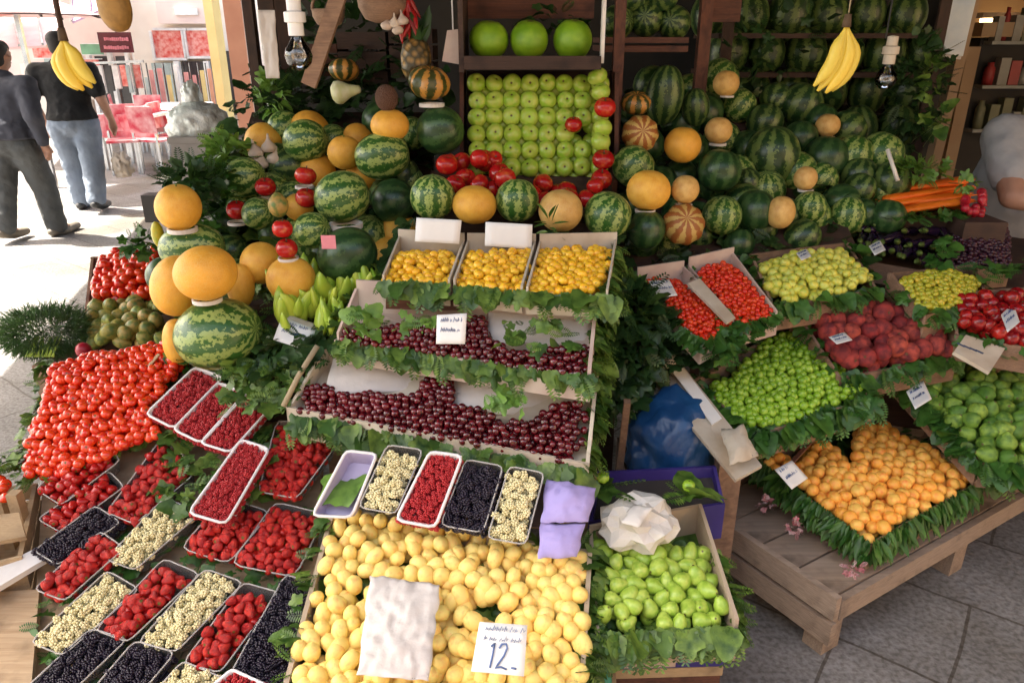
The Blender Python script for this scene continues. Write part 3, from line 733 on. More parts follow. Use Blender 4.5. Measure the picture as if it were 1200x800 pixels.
mb = MB(); mb.box((-15.5, 15.3, 0), (-7.1, 19, 6)); mb.build('wall', 'pink_wall', bd2)
mb = MB(); bquad(mb, 122, 66, 140, 126, 15.2, .05); mb.build('door', 'dark_glass', bd2)
mb = MB(); bquad(mb, 146, 66, 160, 126, 15.2, .05); mb.build('door', 'dark_glass', bd2)
for k, x in enumerate((60, 72, 84, 96)):
    mb = MB(); bquad(mb, x, 68, x + 8, 110, 15.18, .05); mb.build('display_pane', ['pale_glass', 'red_poster', 'yellow_wall', 'pale_glass'][k], bd2)
for x in (117, 141, 161, 170): mb = MB(); bquad(mb, x, 60, x + 4, 150, 15.1, .1); mb.build('door_post', 'white_paint', bd2)
mb = MB(); bquad(mb, 40, 75, 112, 150, 15.15, .1); mb.build('lower_wall', 'cream_wall', bd2)
sg = empty('shop_sign', PY(136, 62, 13.9), 'maroon shop sign with two lines of pink writing hanging over the street', 'sign')
mb = MB(); bquad(mb, 118, 38, 155, 62, 13.9, .08); mb.build('sign_board', 'maroon', sg)
mb = MB(); rs = random.Random(3)
for row in (44, 54):
    x = 122
    while x < 150:
        w = rs.uniform(1.2, 2.2); bquad(mb, x, row + rs.uniform(-.5, .5), x + w, row + 4 + rs.uniform(-.5, .5), 13.86, .02); x += w + .8
mb.build('sign_writing', 'pink_letters', sg)
mb = MB(); mb.bar(PY(136, 38, 13.95), PY(136, -40, 13.95), .03, .03); mb.build('hanger', 'steel', sg)
def column(px0, px1, Y, mt, label):
    a = PY(px0, 120, Y).x; b = PY(px1, 120, Y).x; r_ = empty('street_column', ((a + b) / 2, Y, 0), label, 'column')
    mb = MB(); mb.box((a, Y, .25), (b, Y + .3, 5)); mb.build('shaft', mt, r_); mb = MB(); mb.box((a - .05, Y - .05, 0), (b + .05, Y + .35, .25)); mb.build('foot', 'grey_cloth', r_)
column(254, 264, 11.5, 'yellow_wall', 'slim yellow column in front of the cream shop')
column(276, 296, 9.5, 'orange_wall', 'broad orange painted column beside the white post')
column(297, 301, 7.5, 'white_paint', 'thin white post at the edge of the fruit stall')
# awnings over the street shops
def awning(pts, mt, label, n=6, th=.03):
    r_ = empty('awning', PY(*pts[0]), label, 'awning')
    c4 = [PY(*q) for q in pts]; slab(c4, th, mt, 'awning_cloth', r_)
    for k in range(n + 1):
        t = k / n; mb = MB(); mb.bar(c4[0].lerp(c4[1], t) + Vector((0, 0, .02)), c4[3].lerp(c4[2], t) + Vector((0, 0, .02)), .025, .03); mb.build('rib', 'steel', r_)
    return r_
awning([(-60, 60, 11), (78, 52, 11), (60, -40, 14.5), (-80, -40, 14.5)], 'white_awning', 'white awning with thin metal ribs over the far left shop', 5)
awning([(84, 26, 12.5), (128, 6, 12.5), (125, -30, 14.8), (84, -30, 14.8)], 'lilac_awning', 'pale lilac awning beside the white ribbed awning', 2)
awning([(-60, 24, 10), (20, 14, 10), (10, -30, 12), (-60, -30, 12)], 'pink_awning', 'salmon pink awning above the white ribbed awning', 3)
for px, py, mt, lb in ((22, 38, 'green_panel', 'small green panel on the pale rose shop'), (52, 62, 'red_poster', 'red round poster on the pale rose shop'), (104, 76, 'red_poster', 'red and white strip sign by the hanging bananas'), (108, 58, 'green_panel', 'green and white strip sign above the red strip sign')):
    r_ = empty('wall_sign', PY(px, py + 8, 14.85), lb, 'sign'); mb = MB(); bquad(mb, px - 12, py - 6, px + 12, py + 6, 14.85, .06); mb.build('panel', mt, r_)
    mb = MB(); bquad(mb, px - 12.8, py - 7, px + 12.8, py - 6.1, 14.82, .10); bquad(mb, px - 12.8, py + 6.1, px + 12.8, py + 7, 14.82, .10); mb.build('border', 'white_paint', r_)
def cafe_table(px, py, Y, lb):
    p = PY(px, py, Y); r_ = empty('cafe_table', (p.x, p.y, 0), lb, 'table', 'cafe tables in the sunny street')
    mb = MB(); mb.box((p.x - .42, Y - .4, p.z - .04), (p.x + .42, Y + .4, p.z)); mb.build('table_top', 'white_paint', r_)
    mb = MB(); mb.box((p.x - .44, Y - .42, p.z - .3), (p.x + .44, Y - .405, p.z + .01)); mb.build('cloth_drop', 'red_cloth', r_)
    for sx in (-.36, .36):
        for sy in (-.34, .34): mb = MB(); mb.bar((p.x + sx, Y + sy, 0), (p.x + sx, Y + sy, p.z - .042), .04, .04); mb.build('leg', 'steel', r_)
cafe_table(158, 132, 11.2, 'cafe table with red cloth nearest the dark doorway'); cafe_table(186, 127, 11.8, 'second cafe table with red cloth in the sunny street'); cafe_table(208, 122, 12.5, 'farthest cafe table with red cloth by the white framed windows')
def chair(px, py, Y, rz, lb):
    p = PY(px, py, Y); x, y = p.x, Y; r_ = empty('cafe_chair', (x, y, 0), lb, 'chair', 'cafe chairs in the sunny street')
    M = lambda a, b, c: Vector((x + a * math.cos(rz) - b * math.sin(rz), y + a * math.sin(rz) + b * math.cos(rz), c))
    mb = MB(); mb.hexa([M(-.2, -.2, .43), M(.2, -.2, .43), M(.2, .2, .43), M(-.2, .2, .43)], [M(-.2, -.2, .46), M(.2, -.2, .46), M(.2, .2, .46), M(-.2, .2, .46)]); mb.build('seat', 'red_cloth', r_)
    mb = MB(); mb.hexa([M(-.2, .19, .55), M(.2, .19, .55), M(.2, .22, .55), M(-.2, .22, .55)], [M(-.2, .23, .9), M(.2, .23, .9), M(.2, .26, .9), M(-.2, .26, .9)]); mb.build('backrest', 'red_cloth', r_)
    for a_, b_, t in ((-.18, -.18, .43), (.18, -.18, .43), (-.18, .2, .56), (.18, .2, .56)): mb = MB(); mb.bar(M(a_, b_, 0), M(a_, b_, t), .03, .03); mb.build('leg', 'steel', r_)
for k, (px, py, Y, rz, lb) in enumerate(((140, 140, 10.6, .4, 'red cafe chair nearest the man in the black shirt'), (178, 138, 10.7, 2.9, 'red cafe chair in front of the second table'), (170, 128, 12.4, .2, 'red cafe chair behind the nearest table'), (200, 128, 11.2, 1.6, 'red cafe chair between the tables by the milky sack'), (150, 126, 12.8, 2.0, 'red cafe chair farthest down the street'))): chair(px, py, Y, rz, lb)
rs = random.Random(11)
gr_ = empty('goods_rack', PY(100, 150, 13.5), 'long rack of hanging goods before the dark doorways', 'rack')
mb = MB(); mb.bar(PY(64, 76, 13.5), PY(168, 72, 13.5), .04, .04); mb.build('top_rail', 'steel', gr_)
for k in range(13):
    x = 64 + k * 8; c = rs.choice(['white_paint', 'red_poster', 'cream_wall', 'dark_glass', 'pale_glass', 'white_awning', 'grey_cloth', 'white_paint'])
    mb = MB(); bquad(mb, x, 78 - k * .15, x + rs.uniform(3.5, 7.6), 78 + rs.uniform(14, 44), 13.5 + rs.uniform(-.05, .05), .05); mb.build('hanging_goods', c, gr_)
for k in range(9):
    x = 176 + k * 9.5 + rs.uniform(-2, 2); w = rs.uniform(3, 6); c = rs.choice(['white_paint', 'pale_glass', 'cream_wall', 'yellow_wall', 'orange_wall', 'pink_awning'])
    if x > 252: break
    r_ = empty('street_banner', PY(x, 135, 13.2 + k * .1), 'upright %s shop panel, %s along the cream shop front' % ({'white_paint': 'white', 'pale_glass': 'grey green', 'cream_wall': 'cream', 'yellow_wall': 'yellow', 'orange_wall': 'orange', 'pink_awning': 'pink'}[c], ['first', 'second', 'third', 'fourth', 'fifth', 'sixth', 'seventh', 'eighth', 'ninth'][k]), 'panel', 'panels along the cream shop front')
    mb = MB(); bquad(mb, x, rs.uniform(76, 92), x + w, 140, 13.2 + k * .1, .04); mb.build('panel', c, r_); mb = MB(); bquad(mb, x - .7, 74, x - .1, 150, 13.2 + k * .1, .04); mb.build('pole', 'steel', r_)
um = empty('street_parasol', PY(14, 62, 9.5), 'white ribbed parasol over the far left of the street', 'parasol')
c_ = PY(12, -16, 9.5); n = 8; rim_ = [c_ + Vector((math.cos(6.2832 * k / n) * .95, math.sin(6.2832 * k / n) * .95, -.30)) for k in range(n)]
mb = MB(); mb.add([c_] + rim_ + [p - Vector((0, 0, .015)) for p in [c_] + rim_], [(0, 1 + k, 1 + (k + 1) % n) for k in range(n)] + [(n + 1, n + 2 + (k + 1) % n, n + 2 + k) for k in range(n)]); mb.build('canopy', 'white_awning', um)
for p in rim_: mb = MB(); mb.bar(c_ - Vector((0, 0, .03)), p - Vector((0, 0, .03)), .02, .02); mb.build('rib', 'dark_glass', um)
mb = MB(); mb.bar((c_.x, c_.y, 0), c_ - Vector((0, 0, .02)), .05, .05, Vector((0, 1, 0))); mb.build('pole', 'steel', um)
# stall awning (overhead, shades the fruit) and the dark building behind the stall
aw = empty('stall_awning', (1, 3, 3), 'dark canvas awning stretched over the fruit stall', 'awning')
AWX0, AWY0 = -4.1, .95
mb = MB(); AP = [Vector((-4.2, AWY0, 3)), Vector((7, AWY0, 3)), Vector((7, 9, 3)), Vector((-6.2, 9, 3))]; mb.hexa(AP, [p + Vector((0, 0, .04)) for p in AP]); mb.build('canvas', 'dark_canvas', aw)
for y in (AWY0 + .05, 3, 6, 8.9): mb = MB(); mb.bar((AWX0, y, 3.07), (7, y, 3.07), .05, .05); mb.build('rafter', 'dark_wood', aw)
hb = empty('stall_building', (1, 4.2, 0), 'dark back wall behind the fruit racks', 'building')
mb = MB(); mb.box((-1.3, 4.25, 0), (2.35, 4.4, 3)); mb.build('wall', 'shop_dark', hb)
mb = MB(); mb.box((-1.3, 4.2, 0), (-1.22, 4.248, 2.99)); mb.build('corner_post', 'dark_wood', hb)
ob = empty('light_block_building', (0, -6, 0), 'unseen plaster building row added behind the viewer to narrow the sky', 'building')  # unseen, added so that only a strip of sky lights the fruit
mb = MB(); mb.box((-9, -9, 0), (12, -5, 5.2)); mb.build('wall', 'beige_wall', ob)
for k in range(7): mb = MB(); mb.box((-8 + k * 2.8, -4.995, .9), (-6.6 + k * 2.8, -4.95, 2.4)); mb.build('window', 'dark_glass', ob)
ob = empty('light_block_building', (7, 0, 0), 'unseen plaster building added beyond the seller to darken that end', 'building')  # unseen side block, added to keep skylight off the right end
mb = MB(); mb.box((6.6, -4.9, 0), (9, 9, 5.2)); mb.build('wall', 'beige_wall', ob)
# shop to the right: beige wall, lit strip, glass fridge
kb = empty('corner_shop', (4, 5.6, 0), 'dim corner shop with warm lit ceiling strip and glass fronted fridge', 'building')
mb = MB(); mb.box((2.4, 6.2, 0), (6.5, 6.35, 3)); mb.build('wall', 'beige_wall', kb)
mb = MB(); mb.box((2.4, 4.6, 0), (2.5, 6.19, 3)); mb.build('side_wall', 'beige_wall', kb)
mb = MB(); a = PY(1140, 22, 4.9); mb.box((2.6, 4.85, 2.0), (6, 4.95, 2.12)); mb.build('beam', 'dark_glass', kb)
m, nt_, b_ = new_mat('warm_lamp'); b_.inputs['Emission Color'].default_value = (1, .62, .28, 1); b_.inputs['Emission Strength'].default_value = 2.2; MATS['warm_lamp'] = m
lamp = empty('strip_lamp', PY(1180, 22, 5.9), 'warm glowing strip lamp inside the corner shop', 'lamp')
p = PY(1150, 24, 5.9); q = PY(1230, 32, 5.9)
mb = MB(); mb.box((p.x, 5.85, p.z - .03), (q.x, 5.92, p.z + .01)); mb.build('tube', 'warm_lamp', lamp); mb = MB(); mb.box((p.x - .03, 5.84, p.z + .012), (q.x + .03, 5.93, p.z + .05)); mb.build('housing', 'white_paint', lamp)
mb = MB(); a = PY(1112, 165, 5.1); b2 = PY(1150, 55, 5.1); mb.box((a.x, 5.1, 0), (b2.x, 5.14, b2.z)); o = mb.build('partition_panel', 'beige_wall'); tag(o, 'tan partition panel between the mirror and the fridge', 'panel')
fr_ = empty('display_fridge', PY(1160, 150, 5.3), 'grey glass fronted fridge with packed shelves in the corner shop', 'fridge')
a = PY(1150, 44, 5.3); b2 = PY(1230, 150, 5.3)
mb = MB(); mb.box((a.x, 5.3, b2.z - .35), (b2.x + .4, 5.75, a.z)); mb.build('cabinet', 'shop_dark', fr_)
mb = MB(); mb.box((a.x - .05, 5.22, a.z + .003), (b2.x + .4, 5.75, a.z + .09)); mb.build('top_board', 'beige_wall', fr_)
for i, z in enumerate((.0, .28, .55)):
    zz = b2.z + z; mb = MB(); mb.box((a.x + .02, 5.2, zz - .02), (b2.x + .4, 5.297, zz)); mb.build('shelf', 'fridge_grey', fr_)
rs = random.Random(5)
plain('goods_olive', (.16, .17, .10), .6); plain('goods_grey', (.30, .30, .27), .6); plain('goods_brown', (.2, .12, .07), .6); plain('goods_teal', (.06, .2, .2), .5); plain('goods_red', (.3, .03, .03), .5)
cols = [('goods_olive', 'olive'), ('goods_grey', 'grey'), ('goods_brown', 'brown'), ('goods_teal', 'teal'), ('goods_red', 'red'), ('goods_grey', 'grey'), ('goods_olive', 'olive')]
for row, zz in enumerate((b2.z, b2.z + .28, b2.z + .55)):
    x = a.x + .04
    while x < b2.x + .3:
        w = rs.uniform(.035, .075); hh = rs.uniform(.10, .21); c, cn = rs.choice(cols)
        mb = MB()
        if rs.random() < .5: mb.box((x, 5.215, zz + .001), (x + w, 5.285, zz + hh)); nm = 'grocery_box'
        else: mb.tube([(x + w / 2, 5.25, zz + .001), (x + w / 2, 5.25, zz + hh * .75), (x + w / 2, 5.25, zz + hh * .85), (x + w / 2, 5.25, zz + hh)], [w * .5, w * .5, w * .3, w * .3], 10); nm = 'grocery_jar'
        o = mb.build(nm, c); tag(o, 'dim %s packet or jar on the %s shelf of the corner shop fridge' % (cn, ['lowest', 'middle', 'top'][row]), 'groceries', 'groceries in the corner shop fridge'); x += w + rs.uniform(.004, .02)
plain('mirror_painted_sky', (.42, .56, .72), .3, (.7, .78, .85), 5)  # blue-white base colour stands in for the sky mirrored in the panel
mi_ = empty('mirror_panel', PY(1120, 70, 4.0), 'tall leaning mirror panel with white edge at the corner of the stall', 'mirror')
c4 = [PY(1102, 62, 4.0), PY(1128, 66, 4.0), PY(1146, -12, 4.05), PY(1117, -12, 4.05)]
slab([p + Vector((0, .02, 0)) for p in [c4[0].lerp(c4[2], -.05), c4[1].lerp(c4[3], -.05), c4[2].lerp(c4[0], -.05), c4[3].lerp(c4[1], -.05)]], .01, 'white_paint', 'frame', mi_); slab([p + Vector((0, -.004, 0)) for p in c4], .01, 'mirror_painted_sky', 'mirror_glass', mi_)
mb = MB(); p = PY(1112, 66, 4.1); mb.bar((p.x, 4.12, 0), (p.x + .1, 4.12, 2.9), .07, .05); o = mb.build('wooden_post', 'beige_wall'); tag(o, 'beige post below the leaning mirror panel', 'post')

# ================================================================ DISPLAY TABLES under the fruit
def table_under(xs, prof, mt, label, name='display_stand'):
    """stepped stand: prof is (Y, z) from the front to the back; boards follow it, legs run to the ground"""
    x0, x1 = xs; r_ = empty(name, ((x0 + x1) / 2, prof[0][0], 0), label, 'stand')
    for i in range(len(prof) - 1):
        (ya, za), (yb, zb) = prof[i], prof[i + 1]
        mb = MB(); mb.hexa([Vector((x0, ya + .002, za - .025)), Vector((x1, ya + .002, za - .025)), Vector((x1, yb - .002, zb - .025)), Vector((x0, yb - .002, zb - .025))], [Vector((x0, ya + .002, za)), Vector((x1, ya + .002, za)), Vector((x1, yb - .002, zb)), Vector((x0, yb - .002, zb))])
        mb.build('board', mt, r_)
    for x in (x0 + .04, x1 - .04):
        for (y, z) in (prof[0], prof[-1], prof[len(prof) // 2]): mb = MB(); mb.bar((x, y + (.04 if (y, z) != prof[-1] else -.04), 0), (x, y + (.04 if (y, z) != prof[-1] else -.04), z - .03), .05, .05, Vector((0, 1, 0))); mb.build('leg', mt, r_)
    return r_
table_under((-1.13, -.33), [(2.16, .62), (2.50, .90), (2.80, 1.06), (3.08, 1.24), (3.4, 1.45)], 'dark_wood', 'dark stepped stand under the tower of melons')
table_under((.33, 1.3), [(2.55, .88), (2.72, 1.0), (3.0, 1.14), (3.3, 1.3), (3.6, 1.5)], 'dark_wood', 'dark stepped stand under the watermelons by the wall')
table_under((-.28, .34), [(2.36, 1.0), (2.72, 1.12), (2.78, 1.16)], 'dark_wood', 'dark stand under the boxes of tiny yellow plums')

# ================================================================ TRAYS OF THE MIDDLE STALL
G4 = lambda *a: qz(*a)
# yellow apricots
cA = G4((320, 850, .33), (682, 850, .33), (694, 650, .50), (390, 598, .53))
cr = crate('fruit_tray', cA, .015, .10, .012, 'carton', 'wide leaf lined tray of pale yellow apricots under the paper sheet', 'tray')
Ms = fringe([cA[3], cA[0]], Vector((-1, .1, 0)), 26, .07, .25) + fringe([cA[1], cA[2]], Vector((1, 0, 0)), 34, .075, .7) + fringe([cA[2], cA[3]], Vector((0, 1, 0)), 18, .06, .1)
leaves_obj('leaf_lining', Ms, 'vine_leaf', parent=cr)
slab([p + Vector((0, 0, -.055)) for p in cA], .006, 'vine_leaf', 'leaf_bed', cr)
leaves_obj('leaf_filling', bed([p + Vector((0, 0, -.045)) for p in cA], 200, .07), 'vine_leaf', parent=cr)
heap('pale_apricot', cA, [(388, 603), (470, 598), (600, 632), (690, 640), (690, 810), (340, 840), (345, 760)], .047, 'pale yellow apricot * of the tray with the paper sheet', 'apricot', 'pale yellow apricots in the wide tray', dome=.02, tight=.84, layers=2, tilt=.9, sc=(.93, .93, 1.06), holes=([(560, 708), (602, 706), (604, 728), (562, 730)], [(416, 682), (432, 668), (440, 690), (420, 705)], [(462, 655), (480, 655), (480, 672), (464, 672)]))
# cherries, front
cC = G4((336, 484, .735), (690, 552, .70), (702, 438, .86), (384, 410, .87))
cr = crate('fruit_tray', cC, .02, .075, .01, 'cream_carton', 'wide front carton tray of dark red cherries', 'tray')
slab([p - Vector((0, 0, .03)) for p in cC], .006, 'cream_carton', 'liner', cr)
Ms = fringe([p - Vector((0, .0, .01)) for p in cC[:2]], Vector((.1, -1, 0)), 50, .085, 1.2, wid=.008) + fringe([p - Vector((0, 0, .04)) for p in cC[:2]], Vector((.1, -1, 0)), 40, .08, 1.6, wid=0) + fringe([cC[1], cC[2]], Vector((1, 0, 0)), 26, .075, .9) + fringe([cC[3], cC[0]], Vector((-1, -.2, 0)), 10, .06, .9)
leaves_obj('leaf_lining', Ms, 'vine_leaf', parent=cr)
CH1 = [(352, 478), (358, 452), (385, 452), (410, 464), (432, 460), (452, 462), (480, 464), (497, 447), (512, 437), (530, 440), (530, 470), (560, 478), (592, 494), (625, 490), (650, 475), (682, 470), (690, 500), (684, 520), (664, 542), (640, 548), (560, 532), (460, 514), (400, 500), (352, 486)]
heap('cherry', cC, CH1, .0245, 'dark red cherry * of the front carton', 'cherry', 'cherries heaped in the front carton', dome=.022, tight=.86, layers=2, jit=.45)
Lf = leaves_obj('vine_leaves', bed(G4((565, 488, .79), (618, 492, .785), (618, 462, .835), (570, 458, .835)), 12, .075, lift=.02), 'fresh_leaf'); tag(Lf, 'fresh vine leaves lying on the front cherries beside the bare carton', 'leaves', kind='stuff')
# cherries, back
cD = G4((392, 402, .925), (692, 447, .905), (700, 366, 1.02), (420, 348, 1.04))
cr = crate('fruit_tray', cD, .03, .06, .01, 'pink_carton', 'back carton tray of dark red cherries with a price card', 'tray', ups=(.01, .03, .055, .03))
slab([p - Vector((0, 0, .03)) for p in cD], .006, 'pink_carton', 'liner', cr)
Ms = fringe([cD[0], cD[1]], Vector((.1, -1, 0)), 56, .082, 1.2, wid=.008) + fringe([cD[1], cD[2]], Vector((1, 0, 0)), 24, .075, .8)
leaves_obj('leaf_lining', Ms, 'vine_leaf', parent=cr)
CH2 = [(398, 402), (405, 385), (440, 386), (480, 380), (512, 378), (545, 378), (556, 372), (566, 372), (575, 398), (602, 412), (640, 410), (692, 405), (692, 428), (682, 440), (650, 446), (600, 438), (540, 424), (450, 415)]
heap('cherry', cD, CH2, .024, 'dark red cherry * of the back carton', 'cherry', 'cherries heaped in the back carton', dome=.02, tight=.86, layers=2, jit=.45)
Lf = leaves_obj('vine_leaves', bed(G4((585, 412, .945), (680, 412, .945), (665, 382, 1.0), (590, 380, 1.0)), 20, .07, lift=.025), 'vine_leaf'); tag(Lf, 'vine leaves along the back of the cherry carton with the price card', 'leaves', kind='stuff')
Lf = leaves_obj('vine_leaves', bed(G4((405, 392, .96), (510, 388, .96), (512, 366, 1.02), (420, 362, 1.03)), 24, .07, lift=.03), 'fresh_leaf'); tag(Lf, 'vine leaves behind the cherries left of the price card', 'leaves', kind='stuff')
mb = MB(); a = PY(452, 346, 2.2); mb.hexa(G4((452, 362, 1.03), (545, 364, 1.02), (547, 350, 1.03), (455, 348, 1.04)), G4((452, 352, 1.06), (545, 353, 1.05), (548, 340, 1.06), (456, 338, 1.07)))
o = mb.build('fruit_box', 'red_wood'); tag(o, 'reddish box edge between the yellow plums and the back cherries', 'box')
crumple('carton_lining', 'tissue_paper', G4((380, 462, .785), (500, 458, .785), (505, 414, .865), (392, 412, .87)), .002, 'beige tissue lining the bare corner of the front cherry carton', 'paper', .006, 14, th=.001, seed=2)
crumple('carton_lining', 'tissue_paper', G4((530, 486, .765), (672, 486, .755), (688, 440, .85), (534, 430, .855)), .002, 'beige tissue lining behind the front cherries near the wall end', 'paper', .006, 14, th=.001, seed=5)
crumple('carton_lining', 'tissue_paper', G4((572, 408, .935), (690, 414, .93), (694, 370, 1.005), (572, 364, 1.015)), .002, 'beige tissue lining the bare end of the back cherry carton', 'paper', .006, 14, th=.001, seed=6)
# yellow plums
MZ = [((448, 334, 1.09), (527, 339, 1.09), (545, 291, 1.135), (468, 286, 1.135)), ((531, 339, 1.09), (612, 347, 1.085), (628, 292, 1.135), (548, 291, 1.135)), ((616, 348, 1.085), (712, 352, 1.08), (722, 290, 1.135), (632, 292, 1.135))]
MP = [[(452, 332), (455, 305), (470, 297), (525, 297), (535, 305), (526, 334), (500, 337)], [(533, 335), (545, 298), (575, 295), (622, 295), (620, 320), (608, 343), (570, 342)], [(620, 345), (630, 300), (640, 290), (715, 290), (712, 320), (700, 340), (660, 350)]]
MLB = ['leftmost carton of tiny yellow plums', 'middle carton of tiny yellow plums', 'rightmost carton of tiny yellow plums']
MLB = ['carton of tiny yellow plums next to the dark watermelon', 'carton of tiny yellow plums between its two twins', 'carton of tiny yellow plums beside the peeling leafy corner']
for i in range(3):
    c4 = G4(*MZ[i]); cr = crate('fruit_carton', c4, .03, .05, .006, 'cream_carton', MLB[i], 'carton', 'cartons of tiny yellow plums', ups=(.004, .028, .05, .028))
    Ms = fringe([c4[0], c4[1]], Vector((0, -1, 0)), 14, .09, 1.2, wid=.006)
    if i == 2: Ms += fringe([c4[1], c4[2]], Vector((1, -.2, 0)), 24, .08, 1.0)
    leaves_obj('leaf_lining', Ms, 'vine_leaf', parent=cr)
    heap('mirabelle', c4, MP[i], .029, 'yellow plum * of the ' + ['carton by the dark watermelon', 'middle carton', 'carton by the leafy corner'][i], 'yellow plum', 'tiny yellow plums in their cartons', dome=.02, tight=.86, layers=2, jit=.4)
# leaves hanging down the right side of the middle stall
Ms = fringe(G4((716, 350, 1.05), (705, 400, .95), (700, 440, .86), (695, 500, .76), (690, 552, .68)), Vector((1, -.3, 0)), 80, .075, 1.6, wid=.02)
Lf = leaves_obj('leaf_drape', Ms, 'vine_leaf'); tag(Lf, 'curtain of vine leaves down the side of the cherry stand', 'leaves', kind='stuff')
# stand below the middle trays
table_under((-.62, .26), [(1.32, .215), (1.72, .42)], 'pale_wood', 'pale low stand under the pale apricots')
table_under((-.40, .24), [(1.80, .61), (2.12, .76), (2.30, .9)], 'pale_wood', 'pale stand under the cherry cartons')

# ================================================================ PUNNETS between cherries and pale apricots
plB = plane3(PZ(400, 530, .735), PZ(640, 550, .725), PZ(500, 617, .62))
slab([PP(x, y, plB) - Vector((0, 0, .06)) for x, y in ((400, 566), (640, 596), (690, 550), (420, 515))], .012, 'dark_wood', 'shelf_board', None, 'dark shelf board under the row of berry punnets', 'shelf')
punnet([(366, 604), (412, 606), (442, 532), (406, 528)], plB, .045, None, None, 'empty lilac tray holding only a green leaf', mat='lilac_plastic', rim='foam_tray', name='plastic_tray', group=None)
Lf = leaves_obj('vine_leaf', [leaf_matrix(PP(392, 590, plB) - Vector((0, 0, .012)), Vector((.25, 1, .3)), .125, .02)], 'fresh_leaf'); tag(Lf, 'broad green leaf lying in the empty lilac tray', 'leaf')
punnet([(420, 594), (464, 602), (496, 527), (454, 521)], plB, .045, 'mulberry', ('cream mulberry in the punnet beside the empty lilac tray', 'cream mulberries in plastic punnets'), 'clear punnet of cream mulberries beside the empty lilac tray')
punnet([(464, 609), (510, 618), (542, 534), (504, 529)], plB, .05, 'raspberry', ('raspberries filling the white tray between mulberries and blackberries',), 'white foam tray of raspberries between mulberries and blackberries', lift=.012, mat='foam_tray', rim='foam_tray', name='berry_tray', group='white foam trays of raspberries')
punnet([(516, 615), (566, 624), (590, 546), (546, 538)], plB, .045, 'blackberry', ('blackberries in the punnet behind the pale apricots',), 'clear punnet of blackberries behind the pale apricots')
punnet([(571, 630), (616, 638), (638, 554), (597, 546)], plB, .045, 'mulberry', ('cream mulberry in the punnet beside the lilac paper', 'cream mulberries in plastic punnets'), 'clear punnet of cream mulberries beside the lilac paper')
crumple('tissue_paper', 'lilac_paper', G4((634, 612, .64), (690, 612, .63), (699, 572, .68), (640, 562, .69)), .03, 'upper lilac tissue paper beside the mulberry punnet', 'paper', .012)
crumple('tissue_paper', 'lilac_paper', G4((630, 655, .575), (676, 652, .57), (685, 614, .62), (634, 612, .63)), .02, 'lower lilac tissue paper resting against the pale apricots', 'paper', .012, seed=4)
# paper sheet and price card on the apricots
zA = .53
crumple('paper_sheet', 'tissue_paper', [PZ(418, 792, .455), PZ(502, 798, .45), PZ(516, 686, .53), PZ(434, 674, .535)], .014, 'beige greaseproof paper sheet lying on the pale apricots', 'paper', .014, 26, th=.001, seed=8)
zc = lambda x, y, z: (x, y, PZ(x, y, z).y)
card([zc(552, 786, .49), zc(614, 792, .49), zc(618, 732, .55), zc(562, 728, .555)], 'white price card reading 12 on the pale apricots', 4, big='12')
card([(511, 403, 1.90), (545, 403, 1.90), (547, 367, 1.93), (512, 369, 1.93)], 'square white price card standing in the back cherries', 9, rows=2)
card([(486, 283, 2.24), (538, 286, 2.24), (541, 258, 2.26), (488, 255, 2.26)], 'blank white card above the carton of yellow plums beside the dark watermelon', writing=False)
card([(568, 288, 2.25), (623, 292, 2.25), (624, 263, 2.27), (569, 260, 2.27)], 'blank white card above the middle carton of yellow plums', writing=False)
card([(320, 398, 2.12), (362, 411, 2.10), (370, 386, 2.16), (330, 371, 2.18)], 'tilted cream price card in front of the pointed green peppers', 12)
card([(324, 389, 2.15), (366, 403, 2.13), (374, 381, 2.19), (334, 367, 2.21)], 'cream card tucked behind the tilted price card at the peppers', 13, writing=False, mat='cream_carton')

# ================================================================ BERRIES AND TOMATOES ON THE LEFT BENCH
sl_ = .473; pL = (PZ(150, 700, .38), Vector((0, -sl_, 1)).normalized())
bench = slab([PP(x, y, pL) - Vector((0, 0, .065)) for x, y in ((20, 900), (345, 900), (380, 470), (52, 425))], .02, 'board_wood', 'berry_bench', None, 'sloping pale board under the berry punnets and tomatoes', 'bench')
lg = pL
LBL = 'strawberry * of a clear punnet'
def pun(quad, kind, label, lift=0.0):
    f = {'strawberry': ('ripe red strawberry in a clear punnet on the sloping bench', 'strawberries in clear punnets'), 'mulberry': ('cream mulberry in the ' + label.replace('clear punnet of mulberries', 'punnet'), 'cream mulberries in plastic punnets'), 'blackberry': ('blackberries in the ' + label.replace('clear punnet of blackberries', 'punnet'),), 'raspberry': ('raspberries in ' + label,)}[kind]
    if kind == 'strawberry': f = ('red strawberry in the ' + label.replace('clear punnet of strawberries', 'punnet'), f[1])
    punnet(quad, pL, .05, kind, f, label, lift=lift + .02)
pun([(42, 573), (72, 592), (143, 538), (106, 517)], 'strawberry', 'clear punnet of strawberries below the tomatoes')
pun([(44, 608), (72, 624), (146, 570), (128, 552)], 'strawberry', 'clear punnet of strawberries above the topmost blackberries', -.012)
pun([(125, 600), (158, 614), (232, 552), (192, 510)], 'strawberry', 'clear punnet of strawberries beside the three white trays')
pun([(40, 645), (68, 662), (142, 612), (112, 592)], 'blackberry', 'clear punnet of blackberries by the wooden crate')
pun([(40, 690), (76, 704), (146, 642), (118, 622)], 'strawberry', 'clear punnet of strawberries by the blackberries and the crate')
pun([(124, 655), (158, 668), (234, 602), (194, 582)], 'mulberry', 'clear punnet of mulberries under the single raspberry tray')
pun([(36, 752), (74, 768), (164, 690), (126, 668)], 'mulberry', 'clear punnet of mulberries at the bench edge')
pun([(112, 738), (150, 752), (235, 672), (192, 654)], 'strawberry', 'clear punnet of strawberries between two mulberry punnets')
